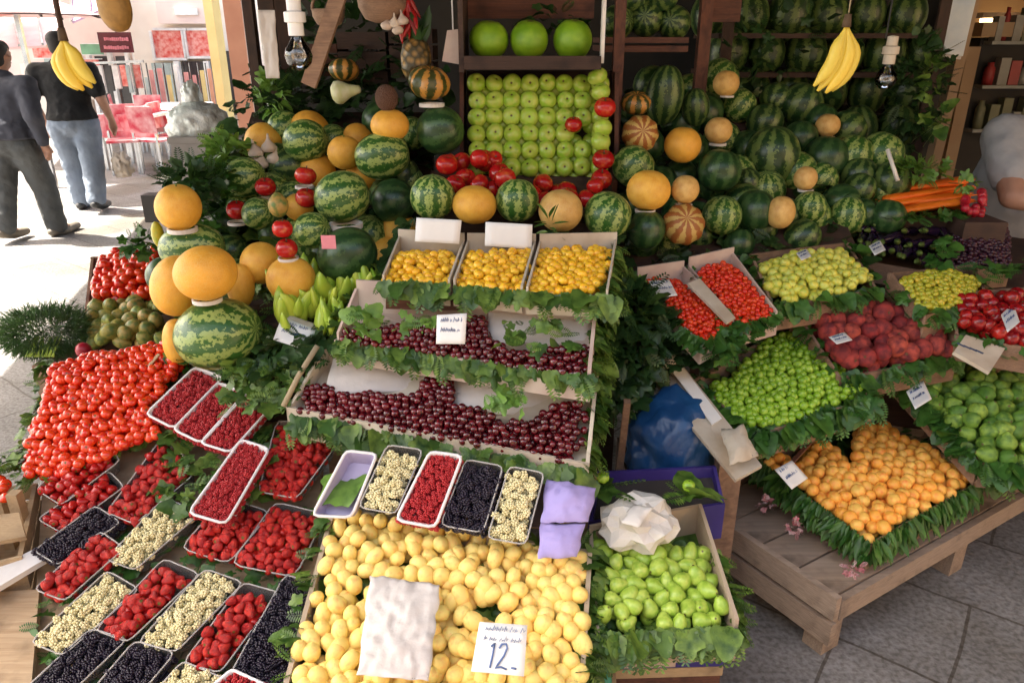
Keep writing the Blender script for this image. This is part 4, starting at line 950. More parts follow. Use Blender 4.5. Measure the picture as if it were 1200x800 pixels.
pun([(162, 752), (206, 764), (286, 682), (240, 666)], 'mulberry', 'clear punnet of mulberries between two strawberry punnets')
pun([(215, 776), (258, 788), (328, 694), (285, 682)], 'strawberry', 'clear punnet of strawberries next to the large blackberry punnet')
pun([(268, 793), (328, 808), (384, 692), (335, 672)], 'blackberry', 'clear punnet of blackberries beside the pale apricots', .008)
pun([(212, 642), (268, 660), (318, 600), (264, 582)], 'strawberry', 'clear punnet of strawberries at the foot of the single raspberry tray')
pun([(270, 661), (346, 676), (382, 602), (322, 588)], 'strawberry', 'clear punnet of strawberries against the pale apricots')
pun([(303, 576), (348, 584), (400, 514), (325, 490)], 'strawberry', 'clear punnet of strawberries under the cherry carton', .02)
pun([(30, 806), (72, 822), (150, 748), (106, 736)], 'blackberry', 'clear punnet of blackberries in the corner of the bench')
pun([(98, 820), (148, 832), (206, 764), (158, 750)], 'blackberry', 'clear punnet of blackberries under the strawberries in the lowest row')
pun([(180, 812), (222, 826), (262, 794), (214, 774)], 'mulberry', 'clear punnet of mulberries in the lowest row')
def wtray(quad, label, lift): punnet(quad, pL, .04, 'raspberry', ('raspberries filling the ' + label.replace('white foam tray of raspberries', 'white tray'),), label, lift=lift, mat='foam_tray', rim='foam_tray', name='berry_tray', group='white foam trays of raspberries')
wtray([(171, 485), (204, 502), (262, 442), (229, 430)], 'white foam tray of raspberries touching the tomatoes', .08)
wtray([(203, 503), (236, 519), (291, 461), (256, 448)], 'white foam tray of raspberries between two trays like it', .08)
wtray([(235, 519), (270, 530), (323, 471), (290, 458)], 'white foam tray of raspberries nearest the cherry carton', .08)
wtray([(221, 601), (265, 614), (316, 526), (283, 515)], 'single white foam tray of raspberries below the group of three', .09)
wtray([(246, 806), (292, 834), (320, 806), (272, 784)], 'white foam tray of raspberries at the lowest edge of the bench', .06)
def pp(x, y, l=0): return PP(x, y, (pL[0] + pL[1] * l, pL[1]))
cT = [pp(20, 566), pp(215, 508), pp(245, 395), pp(60, 412)]
heap('tomato', [pp(15, 575), pp(250, 575), pp(250, 385), pp(15, 385)], [(50, 478), (62, 430), (110, 415), (150, 412), (200, 398), (222, 425), (176, 470), (186, 508), (130, 532), (76, 556), (28, 562), (35, 512)], .034, 'small red tomato * of the heap by the berries', 'tomato', 'tomatoes heaped on the bench', dome=.05, tight=.84, layers=3, lift=.01, tilt=1.0)
rim = [pp(24, 566), pp(30, 508), pp(46, 470), pp(58, 425)]
Ms = fringe([pp(22, 570), pp(30, 508), pp(46, 470), pp(56, 425)], Vector((-1, 0, 0)), 40, .06, .4) + fringe([pp(30, 568), pp(130, 536), pp(190, 510)], Vector((.3, -1, 0)), 26, .05, .2)
Lf = leaves_obj('vine_leaves', Ms, 'vine_leaf'); tag(Lf, 'vine leaves edging the tomato heap', 'leaves', kind='stuff')
Lf = leaves_obj('vine_leaves', bed([pp(180, 600, .02), pp(300, 600, .02), pp(330, 480, .03), pp(190, 500, .03)], 90, .07), 'vine_leaf'); tag(Lf, 'vine leaves between the strawberries and the white raspberry trays', 'leaves', kind='stuff')
Lf = leaves_obj('vine_leaves', bed([pp(20, 840), pp(330, 840), pp(360, 600), pp(60, 600)], 200, .06, lift=-.03), 'fern_leaf'); tag(Lf, 'green leaves spread under the rows of berry punnets', 'leaves', kind='stuff')
Lf = leaves_obj('vine_leaves', bed(G4((265, 480, .72), (345, 470, .76), (340, 425, .84), (270, 425, .84)), 60, .075), 'vine_leaf'); tag(Lf, 'vine leaves between the big striped watermelon and the cherries', 'leaves', kind='stuff')
mb = MB(); mb.tube(G4((332, 476, .77), (350, 440, .84), (372, 405, .92)), .008, 8); o = mb.build('frayed_rope', 'twine'); tag(o, 'pale frayed rope along the edge of the cherry carton', 'rope')
mb = MB(); mb.bar(pp(160, 446, .05), pp(186, 415, .07), .012, .004); o = mb.build('wooden_stick', 'pale_wood'); tag(o, 'flat pale stick lying on the tomatoes', 'stick')

# pale wooden crate and boards at the left edge
c4 = G4((-60, 690, .40), (30, 668, .40), (48, 580, .46), (-40, 590, .46))
crate('wooden_crate', c4, .05, .12, .012, 'pale_wood', 'pale slatted wooden crate beside the berry punnets', 'crate', slats=3)
for k, (x, y, z) in enumerate(((36, 600, .46), (14, 590, .45))):
    mb = MB(); a = PZ(x, y + 45, z - .1); mb.box((a.x - .015, a.y - .015, a.z - .1), (a.x + .015, a.y + .015, a.z + .2)); o = mb.build('crate_post', 'pale_wood'); tag(o, ['upright pale batten at the corner of the slatted crate', 'second upright pale batten behind the slatted crate'][k], 'batten')
slab(G4((-90, 740, .37), (52, 655, .43), (46, 640, .45), (-90, 705, .40)), .02, 'white_paint', 'white_board', None, 'white painted board leaning across the crate', 'board')
slab(G4((-60, 645, .50), (30, 628, .50), (22, 600, .53), (-60, 610, .53)), .015, 'pale_wood', 'crate_lid', None, 'pale wooden lid lying on the slatted crate', 'lid')  # wooden lid of the slatted crate, one flat slab
slab(G4((-160, 860, .25), (32, 860, .25), (46, 690, .36), (-120, 700, .36)), .02, 'board_wood', 'plywood_board', None, 'large bare plywood board in front of the crate', 'board')
heap('tomato', G4((-30, 590, .53), (14, 590, .53), (12, 555, .56), (-30, 555, .56)), None, .034, 'tomato of the few lying on the slatted crate', 'tomato', 'tomatoes on the slatted crate', tight=.9)
Ms = bed(G4((-20, 560, .55), (28, 560, .55), (26, 525, .58), (-20, 530, .58)), 24, .06); Lf = leaves_obj('vine_leaves', Ms, 'vine_leaf'); tag(Lf, 'vine leaves over the corner of the slatted crate', 'leaves', kind='stuff')
mb = MB(); mb.hexa([PZ(-30, 900, 0), PZ(330, 900, 0), PZ(330, 900, 0) + Vector((0, .05, 0)), PZ(-30, 900, 0) + Vector((0, .05, 0))], [p + Vector((0, 0, .2)) for p in (PZ(-30, 900, 0), PZ(330, 900, 0), PZ(330, 900, 0) + Vector((0, .05, 0)), PZ(-30, 900, 0) + Vector((0, .05, 0)))])
for x in (-1.45, -.62):
    for y, z in ((1.35, .17), (2.2, .56)): mb = MB(); mb.box((x, y, 0), (x + .06, y + .06, z)); o = mb.build('bench_post', 'old_wood'); tag(o, 'old wooden post holding up the sloping berry bench', 'post', 'posts under the berry bench')

# ================================================================ THE TOWER OF MELONS ON THE LEFT
def ring(px, py, rpx, Y, label='thin white paper ring holding up a stacked fruit'):
    p = PY(px, py, Y); r = rpx / F * proj(p)[2]; mb = MB(); n = 20
    vs = []; 
    for (rr, zz) in ((1, 0), (1.0, .5), (.86, .5), (.86, 0)):
        vs += [(p.x + r * rr * math.cos(6.2832 * k / n), p.y + r * rr * math.sin(6.2832 * k / n), p.z + zz * r * .55 - r * .14) for k in range(n)]
    fs = [(i * n + k, i * n + (k + 1) % n, ((i + 1) % 4) * n + (k + 1) % n, ((i + 1) % 4) * n + k) for i in range(4) for k in range(n)]
    mb.add(vs, fs); o = mb.build('paper_ring', 'paper_white'); tag(o, label, 'paper ring', 'paper rings under stacked fruit')
E = lambda x, y, z=0: Euler((R(x), R(y), R(z)))
H_ = E(80, 20); 
one('watermelon', 256, 391, 49, 2.16, 'big pale striped watermelon under the flat orange melon', 'watermelon', rot=E(8, 80), sc=(.88, .95, 1.02), stem=None)
one('orange_melon', 241, 320, 35, 2.13, 'large smooth orange melon on top of the big pale striped watermelon', name='melon', rot=E(5, 80), sc=(.9, 1, 1.06))
ring(243, 351, 17, 2.14)
one('orange_melon', 207, 335, 31, 2.28, 'orange melon half hidden behind the large smooth one', name='melon', rot=E(10, 20), sc=(.95, .95, 1.25))
one('watermelon', 225, 290, 38, 2.45, 'watermelon lying crosswise behind the large orange melon', 'watermelon', rot=E(0, 85), sc=(.75, .75, 1.05))
one('orange_melon', 209, 243, 27, 2.42, 'orange melon at the street corner of the tower', name='melon', rot=E(5, 5), stem=MSTEM); ring(214, 269, 17, 2.4)
one('orange_melon', 208, 402, 20, 2.3, 'orange melon squeezed between tomatoes and the big watermelon', name='melon', rot=E(0, 0), sc=(.8, .9, 1.6))
one('orange_melon', 282, 335, 20, 2.35, 'tall orange melon between the large melon and the one under two apples', name='melon', sc=(.8, .8, 1.4), rot=E(0, 5))
one('orange_melon', 306, 308, 25, 2.42, 'orange melon in shade behind the one under two apples', name='melon', rot=E(20, 10), sc=(1, 1, 1.05))
one('orange_melon', 341, 327, 29, 2.3, 'round orange melon carrying two red apples', name='melon', rot=E(10, 0), sc=(1, 1, .9)); ring(338, 303, 12, 2.3)
one('red_apple', 336, 291, 13, 2.3, 'lower red apple stacked on the round orange melon', 'apple', rot=E(8, 5), stem=STEM)
one('red_apple', 331, 268, 12.5, 2.32, 'upper red apple stacked on the round orange melon', 'apple', rot=E(-5, 5), stem=STEM)
one('mango', 326, 240, 12, 2.42, 'red and orange mango standing above the stacked apples', 'mango')
one('watermelon', 287, 208, 25, 2.8, 'pale watermelon at the left end of the tower', 'watermelon', rot=E(20, 70, 10), sc=(.95, .95, 1))
one('red_apple', 278, 246, 13, 2.66, 'red apple on a white ring below the pale watermelon of the tower', 'apple', rot=E(5, 5), stem=STEM); ring(279, 261, 12, 2.66)
one('red_apple', 311, 219, 12.5, 2.7, 'dark red apple beside the pale end watermelon', 'apple', rot=E(15, 5), stem=STEM); ring(312, 234, 12, 2.7)
one('watermelon', 303, 250, 19, 2.62, 'small striped watermelon below the dark red apple', 'watermelon', rot=E(20, 60))
one('red_apple', 358, 206, 12.5, 2.66, 'red apple between two striped watermelons high in the tower', 'apple', rot=E(-5, 12), stem=STEM); ring(357, 219, 11, 2.66)
one('red_apple', 359, 232, 13, 2.6, 'red apple under another apple beside the striped watermelon', 'apple', rot=E(5, 12), stem=STEM)
one('orange_melon', 350, 243, 17, 2.72, 'orange melon tucked behind two red apples', name='melon')
one('watermelon', 358, 166, 27, 2.98, 'striped watermelon left of the small orange melon', 'watermelon', rot=E(15, 78), sc=(.9, .9, 1))
one('orange_melon', 404, 179, 20, 2.9, 'small orange melon between two striped watermelons', name='melon', stem=MSTEM, rot=E(8, 3))
one('watermelon', 448, 183, 31, 2.82, 'striped watermelon carrying the orange melon and coconut', 'watermelon', rot=E(10, 80, 10), sc=(.88, .88, 1.05)); 
one('orange_melon', 457, 147, 22, 2.84, 'orange melon carrying a brown coconut', name='melon', rot=E(5, 0), sc=(1, 1, .86)); ring(456, 131, 9, 2.84)
one('coconut', 453, 115, 14, 2.84, 'hairy brown coconut on the orange melon', 'coconut')
one('dark_watermelon', 516, 153, 30, 2.86, 'dark striped watermelon beside the green apples', 'watermelon', rot=E(12, 75, -10), sc=(.9, .9, 1)); ring(506, 123, 15, 2.86)
one('pumpkin', 503, 97, 25, 2.88, 'orange and green ribbed squash on the dark striped watermelon', 'squash', rot=E(10, 10), sc=(1, 1, .95))
one('watermelon', 401, 231, 33, 2.56, 'striped watermelon sitting on the big dark green one', 'watermelon', rot=E(10, 70, 15), sc=(.92, .92, 1.02)); ring(405, 264, 20, 2.5)
one('dark_watermelon_long', 407, 299, 31, 2.38, 'big dark green watermelon with a small sticker', 'watermelon', name='dark_watermelon', rot=E(10, 60, 10), sc=(1.02, 1.02, .9))
one('watermelon', 366, 270, 22, 2.44, 'pale striped watermelon between the apples and the dark green one', 'watermelon', rot=E(15, 65))
one('dark_watermelon', 462, 236, 26, 2.78, 'dark watermelon in shade right of the striped tower', 'watermelon', rot=E(10, 70))
one('shade_watermelon', 470, 205, 22, 2.95, 'shaded watermelon behind the coconut stack', 'watermelon')
one('shade_watermelon', 325, 185, 18, 3.0, 'small shaded watermelon behind the tower', 'watermelon')
p = PY(386, 283, 2.245); mb = MB(); mb.box((p.x - .022, p.y - .012, p.z - .02), (p.x + .022, p.y - .009, p.z + .022)); o = mb.build('fruit_sticker', 'pink_letters'); tag(o, 'pink sticker on the big dark green watermelon', 'sticker')
one('gourd', 400, 108, 13, 3.0, 'pale green long gourd lying above the tower', 'gourd', rot=E(0, 82), sc=(1, 1, .9))
one('pumpkin', 403, 82, 17, 3.15, 'brown orange squash in shade behind the long gourd', 'squash')
for i, (x, y) in enumerate(((300, 178), (315, 172), (322, 186), (306, 190))):
    one('garlic', x, y, 9, 2.95, 'pale garlic bulb in the cluster behind the pale end watermelon', 'garlic', group='garlic bulbs behind the tower')
# fruit filling the tower behind the front ones
random.seed(33)
TP = [(185, 330), (200, 262), (262, 196), (335, 150), (430, 135), (485, 140), (486, 262), (440, 330), (330, 360), (300, 370)]
fill = []; tries = 0
while len(fill) < 40 and tries < 4000:
    tries += 1; x = random.uniform(185, 486); y = random.uniform(140, 350)
    if not inpoly(x, y, TP) or any((x - a) ** 2 + (y - b) ** 2 < 27 ** 2 for a, b in fill): continue
    fill.append((x, y))
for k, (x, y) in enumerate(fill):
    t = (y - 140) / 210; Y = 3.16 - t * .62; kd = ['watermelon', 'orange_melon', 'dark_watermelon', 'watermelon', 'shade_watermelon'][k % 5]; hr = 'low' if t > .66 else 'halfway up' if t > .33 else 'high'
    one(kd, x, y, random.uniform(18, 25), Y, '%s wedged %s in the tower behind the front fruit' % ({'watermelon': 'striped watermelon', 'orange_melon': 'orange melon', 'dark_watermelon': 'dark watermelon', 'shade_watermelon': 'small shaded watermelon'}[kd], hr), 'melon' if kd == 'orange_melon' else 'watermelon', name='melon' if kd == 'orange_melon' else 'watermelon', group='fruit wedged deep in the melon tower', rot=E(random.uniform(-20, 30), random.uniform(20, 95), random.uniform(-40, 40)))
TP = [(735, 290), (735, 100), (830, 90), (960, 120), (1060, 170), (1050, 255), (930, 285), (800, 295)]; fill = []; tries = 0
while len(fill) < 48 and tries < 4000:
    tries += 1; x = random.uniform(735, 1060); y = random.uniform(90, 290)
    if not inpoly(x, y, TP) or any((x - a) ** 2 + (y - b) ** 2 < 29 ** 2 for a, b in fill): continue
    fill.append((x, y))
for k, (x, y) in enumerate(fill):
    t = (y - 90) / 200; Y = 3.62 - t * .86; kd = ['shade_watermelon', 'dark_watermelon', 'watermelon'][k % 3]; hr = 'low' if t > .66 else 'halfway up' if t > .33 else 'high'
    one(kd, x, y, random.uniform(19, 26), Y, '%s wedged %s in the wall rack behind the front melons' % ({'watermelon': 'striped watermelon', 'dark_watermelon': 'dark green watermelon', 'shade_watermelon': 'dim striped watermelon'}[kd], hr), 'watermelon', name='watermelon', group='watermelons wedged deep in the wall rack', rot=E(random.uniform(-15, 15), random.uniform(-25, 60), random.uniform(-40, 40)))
# leaves over the stand
def scatter(c4, n, size, mat, label, poly=None, lift=.02):
    o = leaves_obj('vine_leaves', bed(c4, n, size, poly, lift), mat); tag(o, label, 'leaves', kind='stuff'); return o
stp = lambda x0, x1, y0, z0, y1, z1: [Vector((x0, y0, z0)), Vector((x1, y0, z0)), Vector((x1, y1, z1)), Vector((x0, y1, z1))]
scatter(stp(-1.13, -.33, 2.16, .62, 2.5, .9), 130, .09, 'vine_leaf', 'vine leaves under the lowest melons of the tower')
scatter(stp(-1.13, -.33, 2.5, .9, 2.8, 1.06), 130, .09, 'vine_leaf', 'vine leaves under the middle of the melon tower')
scatter(stp(-1.13, -.33, 2.8, 1.06, 3.1, 1.24), 130, .09, 'dark_leaf', 'dark leaves under the upper melons of the tower')
scatter(stp(-1.2, -.3, 3.1, 1.24, 3.5, 1.6), 200, .10, 'dark_leaf', 'dark leaves behind the melon tower')
def bush(name, c, rad, n, size, mat, label, cat='leaves', narrow=False, down=0.0):
    Ms = []; c = Vector(c)
    for k in range(n):
        d = Vector([random.gauss(0, 1) for _ in range(3)]).normalized(); q = random.uniform(.35, 1) ** .5
        p = c + Vector((d.x * rad[0] * q, d.y * rad[1] * q, d.z * rad[2] * q)); Ms.append(leaf_matrix(p, d + Vector((0, 0, -down)), size, .5))
    o = leaves_obj(name, Ms, mat, narrow); tag(o, label, cat, kind='stuff'); return o
def herb(px, py, Y, rad, n, size, mat, label, narrow=False, cat='herbs', name='herb_bunch', down=0):
    return bush(name, PY(px, py, Y), rad, n, size, mat, label, cat, narrow, down)
herb(222, 212, 2.62, (.09, .07, .05), 110, .055, 'dark_leaf', 'dark curly leaf bunch above the corner melon')
herb(268, 182, 2.95, (.08, .08, .06), 110, .06, 'fresh_leaf', 'bright green leaf bunch behind the pale end watermelon')
herb(250, 235, 2.75, (.09, .09, .14), 170, .055, 'fern_leaf', 'leafy greens hanging between the corner melon and the tower')
herb(318, 112, 3.15, (.05, .05, .07), 60, .05, 'fresh_leaf', 'pale green leafy sprig hanging under the hanging bulb', name='leafy_sprig')
herb(55, 388, 2.78, (.17, .13, .085), 4200, .034, 'dill_leaf', 'feathery dill bunch beside the brown mangoes', narrow='thin', cat='dill', name='dill_bunch')
mb = MB()
for k in range(16): a = PY(30 + k * 2.2, 418, 2.65); mb.tube([a, a + Vector((random.uniform(-.02, .02), .06, .06))], .003, 5)
o = mb.build('dill_stalks', 'pear'); tag(o, 'pale stalks at the foot of the dill bunch', 'stalks', kind='stuff')
herb(165, 285, 2.85, (.06, .05, .03), 60, .05, 'fern_leaf', 'green leaves behind the bright tomato pile at the corner')
# corner pile: tomatoes, mangoes, on a crate
cR = G4((100, 355, .72), (190, 352, .74), (190, 290, .88), (125, 290, .86))
heap('tomato', cR, [(104, 350), (106, 320), (126, 295), (182, 292), (186, 345), (150, 362), (120, 358)], .050, 'glossy tomato * of the corner pile over the street', 'tomato', 'tomatoes in the corner pile', dome=.03, tight=.85, layers=2, tilt=1)
cM = G4((100, 405, .64), (200, 402, .66), (198, 345, .74), (105, 350, .72))
heap('mango', cM, [(95, 400), (100, 355), (140, 352), (192, 350), (196, 398), (150, 404)], .060, 'brown green mango * below the corner tomatoes', 'mango', 'brown green mangoes below the corner tomatoes', dome=.02, tight=1.0, layers=2)
c4 = G4((88, 425, .60), (215, 412, .62), (200, 285, .86), (105, 292, .84)); crate('wooden_crate', [p - Vector((0, 0, .04)) for p in c4], .01, .09, .012, 'old_wood', 'old wooden crate under the corner tomatoes and mangoes', 'crate', slats=2)
mb = MB(); p = c4[0].lerp(c4[2], .5); mb.box((p.x - .2, p.y - .15, 0), (p.x + .15, p.y + .25, .56)); o = mb.build('wooden_box', 'old_wood'); tag(o, 'tall old wooden box under the corner crate', 'box')
mb = MB(); p = PY(55, 400, 2.75); mb.box((p.x - .03, p.y - .08, 0), (p.x + .12, p.y + .14, p.z - .07)); o = mb.build('wooden_box', 'old_wood'); tag(o, 'weathered wooden box under the dill bunch', 'box')
one('radish', 98, 410, 9, 2.6, 'single red radish at the corner of the tomato heap', 'radish', rot=E(60, 60))
one('yellow_grape', 185, 275, 9, 2.5, 'small yellow fruit below the corner melon', 'fruit', name='yellow_fruit', sc=(.8, .8, 1.5))
mb = MB(); p = PY(176, 246, 2.62); mb.box((p.x - .025, p.y, p.z - .045), (p.x + .03, p.y + .06, p.z + .05)); o = mb.build('small_speaker', 'black_plastic'); tag(o, 'small black box beside the corner melon', 'box')
# pointed light green peppers
def pepper_mesh():
    mb = MB(); pts = [(0, 0, 0), (0, .02, .12), (.02, .03, .35), (.03, .02, .6), (0, 0, .85), (-.03, -.02, 1.0)]
    mb.tube(pts, [.05, .13, .16, .13, .08, .01], 10); me = bpy.data.meshes.new('pointed_pepper'); me.from_pydata([tuple(v) for v in mb.v], [], mb.f); me.polygons.foreach_set('use_smooth', [True] * len(mb.f)); me.materials.append(MATS['yellow_pepper']); me.update(); return me
T['pointed_pepper'] = pepper_mesh()
for k in range(74):
    x = random.uniform(328, 442); y = random.uniform(338, 402) - abs(x - 385) * .12; Y = 2.16 + (400 - y) * .0035
    p = PY(x, y, Y); L = random.uniform(.10, .14)
    o = bpy.data.objects.new('pointed_pepper', T['pointed_pepper']); C.objects.link(o); o.matrix_basis = TRS(p, Euler((random.uniform(-.5, .3), random.uniform(-.45, .45), random.uniform(0, 6))), (L * 1.25, L * .9, L))
    tag(o, ['light green pointed pepper at the front of the upright bunch', 'light green pointed pepper deep in the upright bunch'][y < 370], 'pepper', 'pointed peppers below the dark green watermelon')
scatter(G4((395, 400, .9), (455, 372, .98), (470, 330, 1.03), (430, 330, 1.0)), 90, .085, 'vine_leaf', 'vine leaves between the peppers and the yellow plums', lift=.01)
scatter(G4((300, 450, .78), (392, 430, .85), (395, 395, .9), (310, 390, .88)), 40, .08, 'dark_leaf', 'dark leaves under the pointed peppers')
scatter(G4((250, 440, .70), (340, 440, .78), (340, 410, .82), (290, 400, .80)), 50, .08, 'vine_leaf', 'vine leaves at the foot of the big pale watermelon')
Ms = fringe([PY(440, 345, 2.35), PY(465, 290, 2.4), PY(480, 262, 2.45)], Vector((-.5, -1, 0)), 40, .08, .6); o = leaves_obj('vine_leaves', Ms, 'dark_leaf'); tag(o, 'dark leaves between the dark green watermelon and the yellow plums', 'leaves', kind='stuff')

# ================================================================ ROW OF MELONS ABOVE THE YELLOW PLUMS
YR = 2.5
one('watermelon', 507, 231, 26, YR, 'small pale striped watermelon left of the orange melon in the middle row', 'watermelon', rot=E(5, 3), stem=MSTEM)
one('orange_melon', 556, 240, 26, YR - .02, 'orange melon between two pale striped watermelons', name='melon', rot=E(5, 3), sc=(1, 1, .85))
one('watermelon', 606, 235, 25, YR, 'small pale striped watermelon right of the orange melon in the middle row', 'watermelon', rot=E(-5, 3), sc=(1, 1, 1.05))
one('pale_melon', 657, 247, 27, YR - .03, 'beige netted melon above the yellow plums', name='melon', rot=E(5, 3), sc=(1, 1, .95))
one('watermelon', 712, 252, 28, YR - .02, 'striped watermelon right of the beige netted melon', 'watermelon', rot=E(10, 22))
one('orange_melon', 760, 223, 25, 2.64, 'yellow orange melon stacked on a small watermelon', name='melon', rot=E(3, 3), sc=(1, 1, .95)); ring(756, 247, 12, 2.62)
one('dark_watermelon', 757, 269, 23, 2.6, 'small dark striped watermelon under the yellow orange melon', 'watermelon', rot=E(10, 10))
one('pale_melon', 803, 222, 17, 2.66, 'small pale melon stacked on the striped orange one', name='melon', rot=E(3, 3)); ring(801, 240, 10, 2.66)
one('striped_melon', 801, 263, 25, 2.62, 'orange striped melon under the small pale one', name='striped_melon', rot=E(55, 0))
one('striped_melon', 750, 157, 22, 2.95, 'rust striped melon with starburst ribs right of the green apples', name='striped_melon', rot=E(72, 8))
one('pumpkin', 745, 121, 17, 3.05, 'small ribbed squash above the starburst melon', 'squash', rot=E(20, 0))
one('watermelon', 742, 195, 24, 2.85, 'pale striped watermelon between the starburst melon and the red apple', 'watermelon', rot=E(10, 40))
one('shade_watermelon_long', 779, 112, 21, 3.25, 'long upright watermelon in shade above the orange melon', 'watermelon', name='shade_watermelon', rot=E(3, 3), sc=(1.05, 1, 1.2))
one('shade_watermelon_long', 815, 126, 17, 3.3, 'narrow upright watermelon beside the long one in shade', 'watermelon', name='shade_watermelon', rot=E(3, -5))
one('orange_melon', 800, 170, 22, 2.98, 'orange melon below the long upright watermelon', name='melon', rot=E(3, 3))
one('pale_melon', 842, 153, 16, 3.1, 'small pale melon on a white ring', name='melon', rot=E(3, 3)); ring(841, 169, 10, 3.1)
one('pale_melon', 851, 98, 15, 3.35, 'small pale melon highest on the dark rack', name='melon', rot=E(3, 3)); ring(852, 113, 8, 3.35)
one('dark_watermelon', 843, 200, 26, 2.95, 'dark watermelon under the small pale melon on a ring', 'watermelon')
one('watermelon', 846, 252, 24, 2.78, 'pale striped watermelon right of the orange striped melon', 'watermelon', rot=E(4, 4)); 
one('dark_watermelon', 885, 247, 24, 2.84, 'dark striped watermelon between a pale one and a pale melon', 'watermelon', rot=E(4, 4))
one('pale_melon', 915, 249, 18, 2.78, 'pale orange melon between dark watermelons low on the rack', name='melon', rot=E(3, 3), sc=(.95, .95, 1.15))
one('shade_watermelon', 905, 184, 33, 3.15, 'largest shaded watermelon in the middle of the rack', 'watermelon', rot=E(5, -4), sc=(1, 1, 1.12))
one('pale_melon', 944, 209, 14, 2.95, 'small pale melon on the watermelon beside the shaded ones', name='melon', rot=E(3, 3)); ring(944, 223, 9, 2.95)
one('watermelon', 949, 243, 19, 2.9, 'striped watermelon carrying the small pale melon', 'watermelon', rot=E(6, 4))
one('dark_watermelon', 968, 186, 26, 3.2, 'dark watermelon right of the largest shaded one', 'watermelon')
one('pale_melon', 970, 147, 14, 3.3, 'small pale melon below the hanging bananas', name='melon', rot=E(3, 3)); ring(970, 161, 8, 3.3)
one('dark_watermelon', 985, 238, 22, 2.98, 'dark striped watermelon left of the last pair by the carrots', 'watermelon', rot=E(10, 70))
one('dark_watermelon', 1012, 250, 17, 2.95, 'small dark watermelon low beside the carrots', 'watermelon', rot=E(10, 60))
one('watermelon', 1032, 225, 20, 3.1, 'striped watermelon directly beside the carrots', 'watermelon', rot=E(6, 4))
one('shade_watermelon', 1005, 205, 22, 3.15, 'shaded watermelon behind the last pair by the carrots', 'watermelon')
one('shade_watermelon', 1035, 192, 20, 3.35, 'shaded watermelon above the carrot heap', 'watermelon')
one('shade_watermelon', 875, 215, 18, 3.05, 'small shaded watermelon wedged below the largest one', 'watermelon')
scatter(stp(.33, 1.3, 2.5, .86, 2.72, 1.0), 130, .08, 'dark_leaf', 'dark leaves under the lowest melons of the wall rack', lift=.01)
scatter(stp(.33, 1.3, 2.72, 1.0, 3.0, 1.14), 120, .08, 'dark_leaf', 'dark leaves under the second row of the wall rack', lift=.01)
scatter(stp(.33, 1.3, 3.0, 1.14, 3.6, 1.5), 200, .09, 'dark_leaf', 'dark leaves under the top rows of the wall rack', lift=.01)
scatter(G4((640, 300, 1.10), (735, 300, 1.08), (740, 278, 1.12), (640, 278, 1.12)), 30, .08, 'dark_leaf', 'dark leaves behind the yellow plum cartons')
# small leaf bundle hanging before the netted melon
herb(644, 265, 2.33, (.012, .012, .03), 10, .05, 'vine_leaf', 'single sprig of leaves in front of the beige netted melon', name='leafy_sprig', narrow=True)

# dark watermelons on the back shelves
n_ = 0
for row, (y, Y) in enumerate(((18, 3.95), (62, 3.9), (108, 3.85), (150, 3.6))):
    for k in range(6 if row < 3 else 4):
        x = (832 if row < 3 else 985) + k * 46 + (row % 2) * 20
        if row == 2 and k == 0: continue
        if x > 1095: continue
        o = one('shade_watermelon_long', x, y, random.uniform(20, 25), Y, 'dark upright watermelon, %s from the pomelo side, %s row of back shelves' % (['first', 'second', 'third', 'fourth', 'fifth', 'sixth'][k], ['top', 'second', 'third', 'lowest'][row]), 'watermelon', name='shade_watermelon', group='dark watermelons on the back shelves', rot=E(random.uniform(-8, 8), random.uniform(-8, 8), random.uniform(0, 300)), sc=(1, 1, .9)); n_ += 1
sh = empty('back_shelves', (1.5, 4.1, 0), 'dark wooden shelving holding the shaded watermelons', 'shelves')
for y in (42, 86, 132): z = PY(900, y, 3.9).z; mb = MB(); mb.box((.95, 3.72, z - .012), (1.98, 4.24, z + .01)); mb.build('shelf', 'dark_wood', sh)
for x in (.96, 1.93): mb = MB(); mb.box((x, 3.70, 0), (x + .05, 3.717, 2.6)); mb.build('upright', 'dark_wood', sh)
# crates above, between the pomelos and the shelves
for k, (x0, x1, y0, y1, lb) in enumerate(((706, 806, -10, 62, 'dark wooden crate of shaded watermelons right of the large green pomelos'),)):
    Y = 3.2; a = PY(x0, y1, Y); b2 = PY(x1, y1, Y); t = PY(x0, y1 - 20, Y)
    c4 = [Vector((a.x, Y, t.z)), Vector((b2.x, Y, t.z)), Vector((b2.x, Y + .4, t.z)), Vector((a.x, Y + .4, t.z))]
    crate('wooden_crate', c4, 0, t.z - a.z, .014, 'red_wood', lb, 'crate', slats=2)
    for j, (x, y) in enumerate(((724, 26), (757, 22), (790, 27), (742, -6), (776, -6))): one('shade_watermelon', x, y, 20, Y + .16, 'shaded watermelon in the crate right of the large green pomelos', 'watermelon', group='watermelons in the high crate', rot=E(80, 10, random.uniform(-40, 40)))
mb = MB(); a = PY(716, 190, 3.05); mb.box((a.x - .01, 3.05, a.z - .2), (a.x + .03, 3.09, 2.4)); o = mb.build('wooden_post', 'red_wood'); tag(o, 'reddish upright post right of the green apple rack', 'post')
mb = MB(); a = PY(808, 190, 3.4); mb.box((a.x, 3.42, .9), (a.x + .05, 3.47, 2.6)); o = mb.build('wooden_post', 'red_wood'); tag(o, 'dark red post behind the small pale melons', 'post')
mb = MB(); a = PY(862, 20, 3.45); mb.box((a.x - .14, 3.45, a.z - .02), (a.x + .02, 3.48, a.z + .3)); o = mb.build('hanging_board', 'red_wood'); tag(o, 'reddish brown board hanging above the dark rack', 'board')
herb(930, 60, 3.6, (.3, .1, .25), 110, .06, 'dark_leaf', 'dark foliage hanging over the back shelves', name='hanging_foliage')
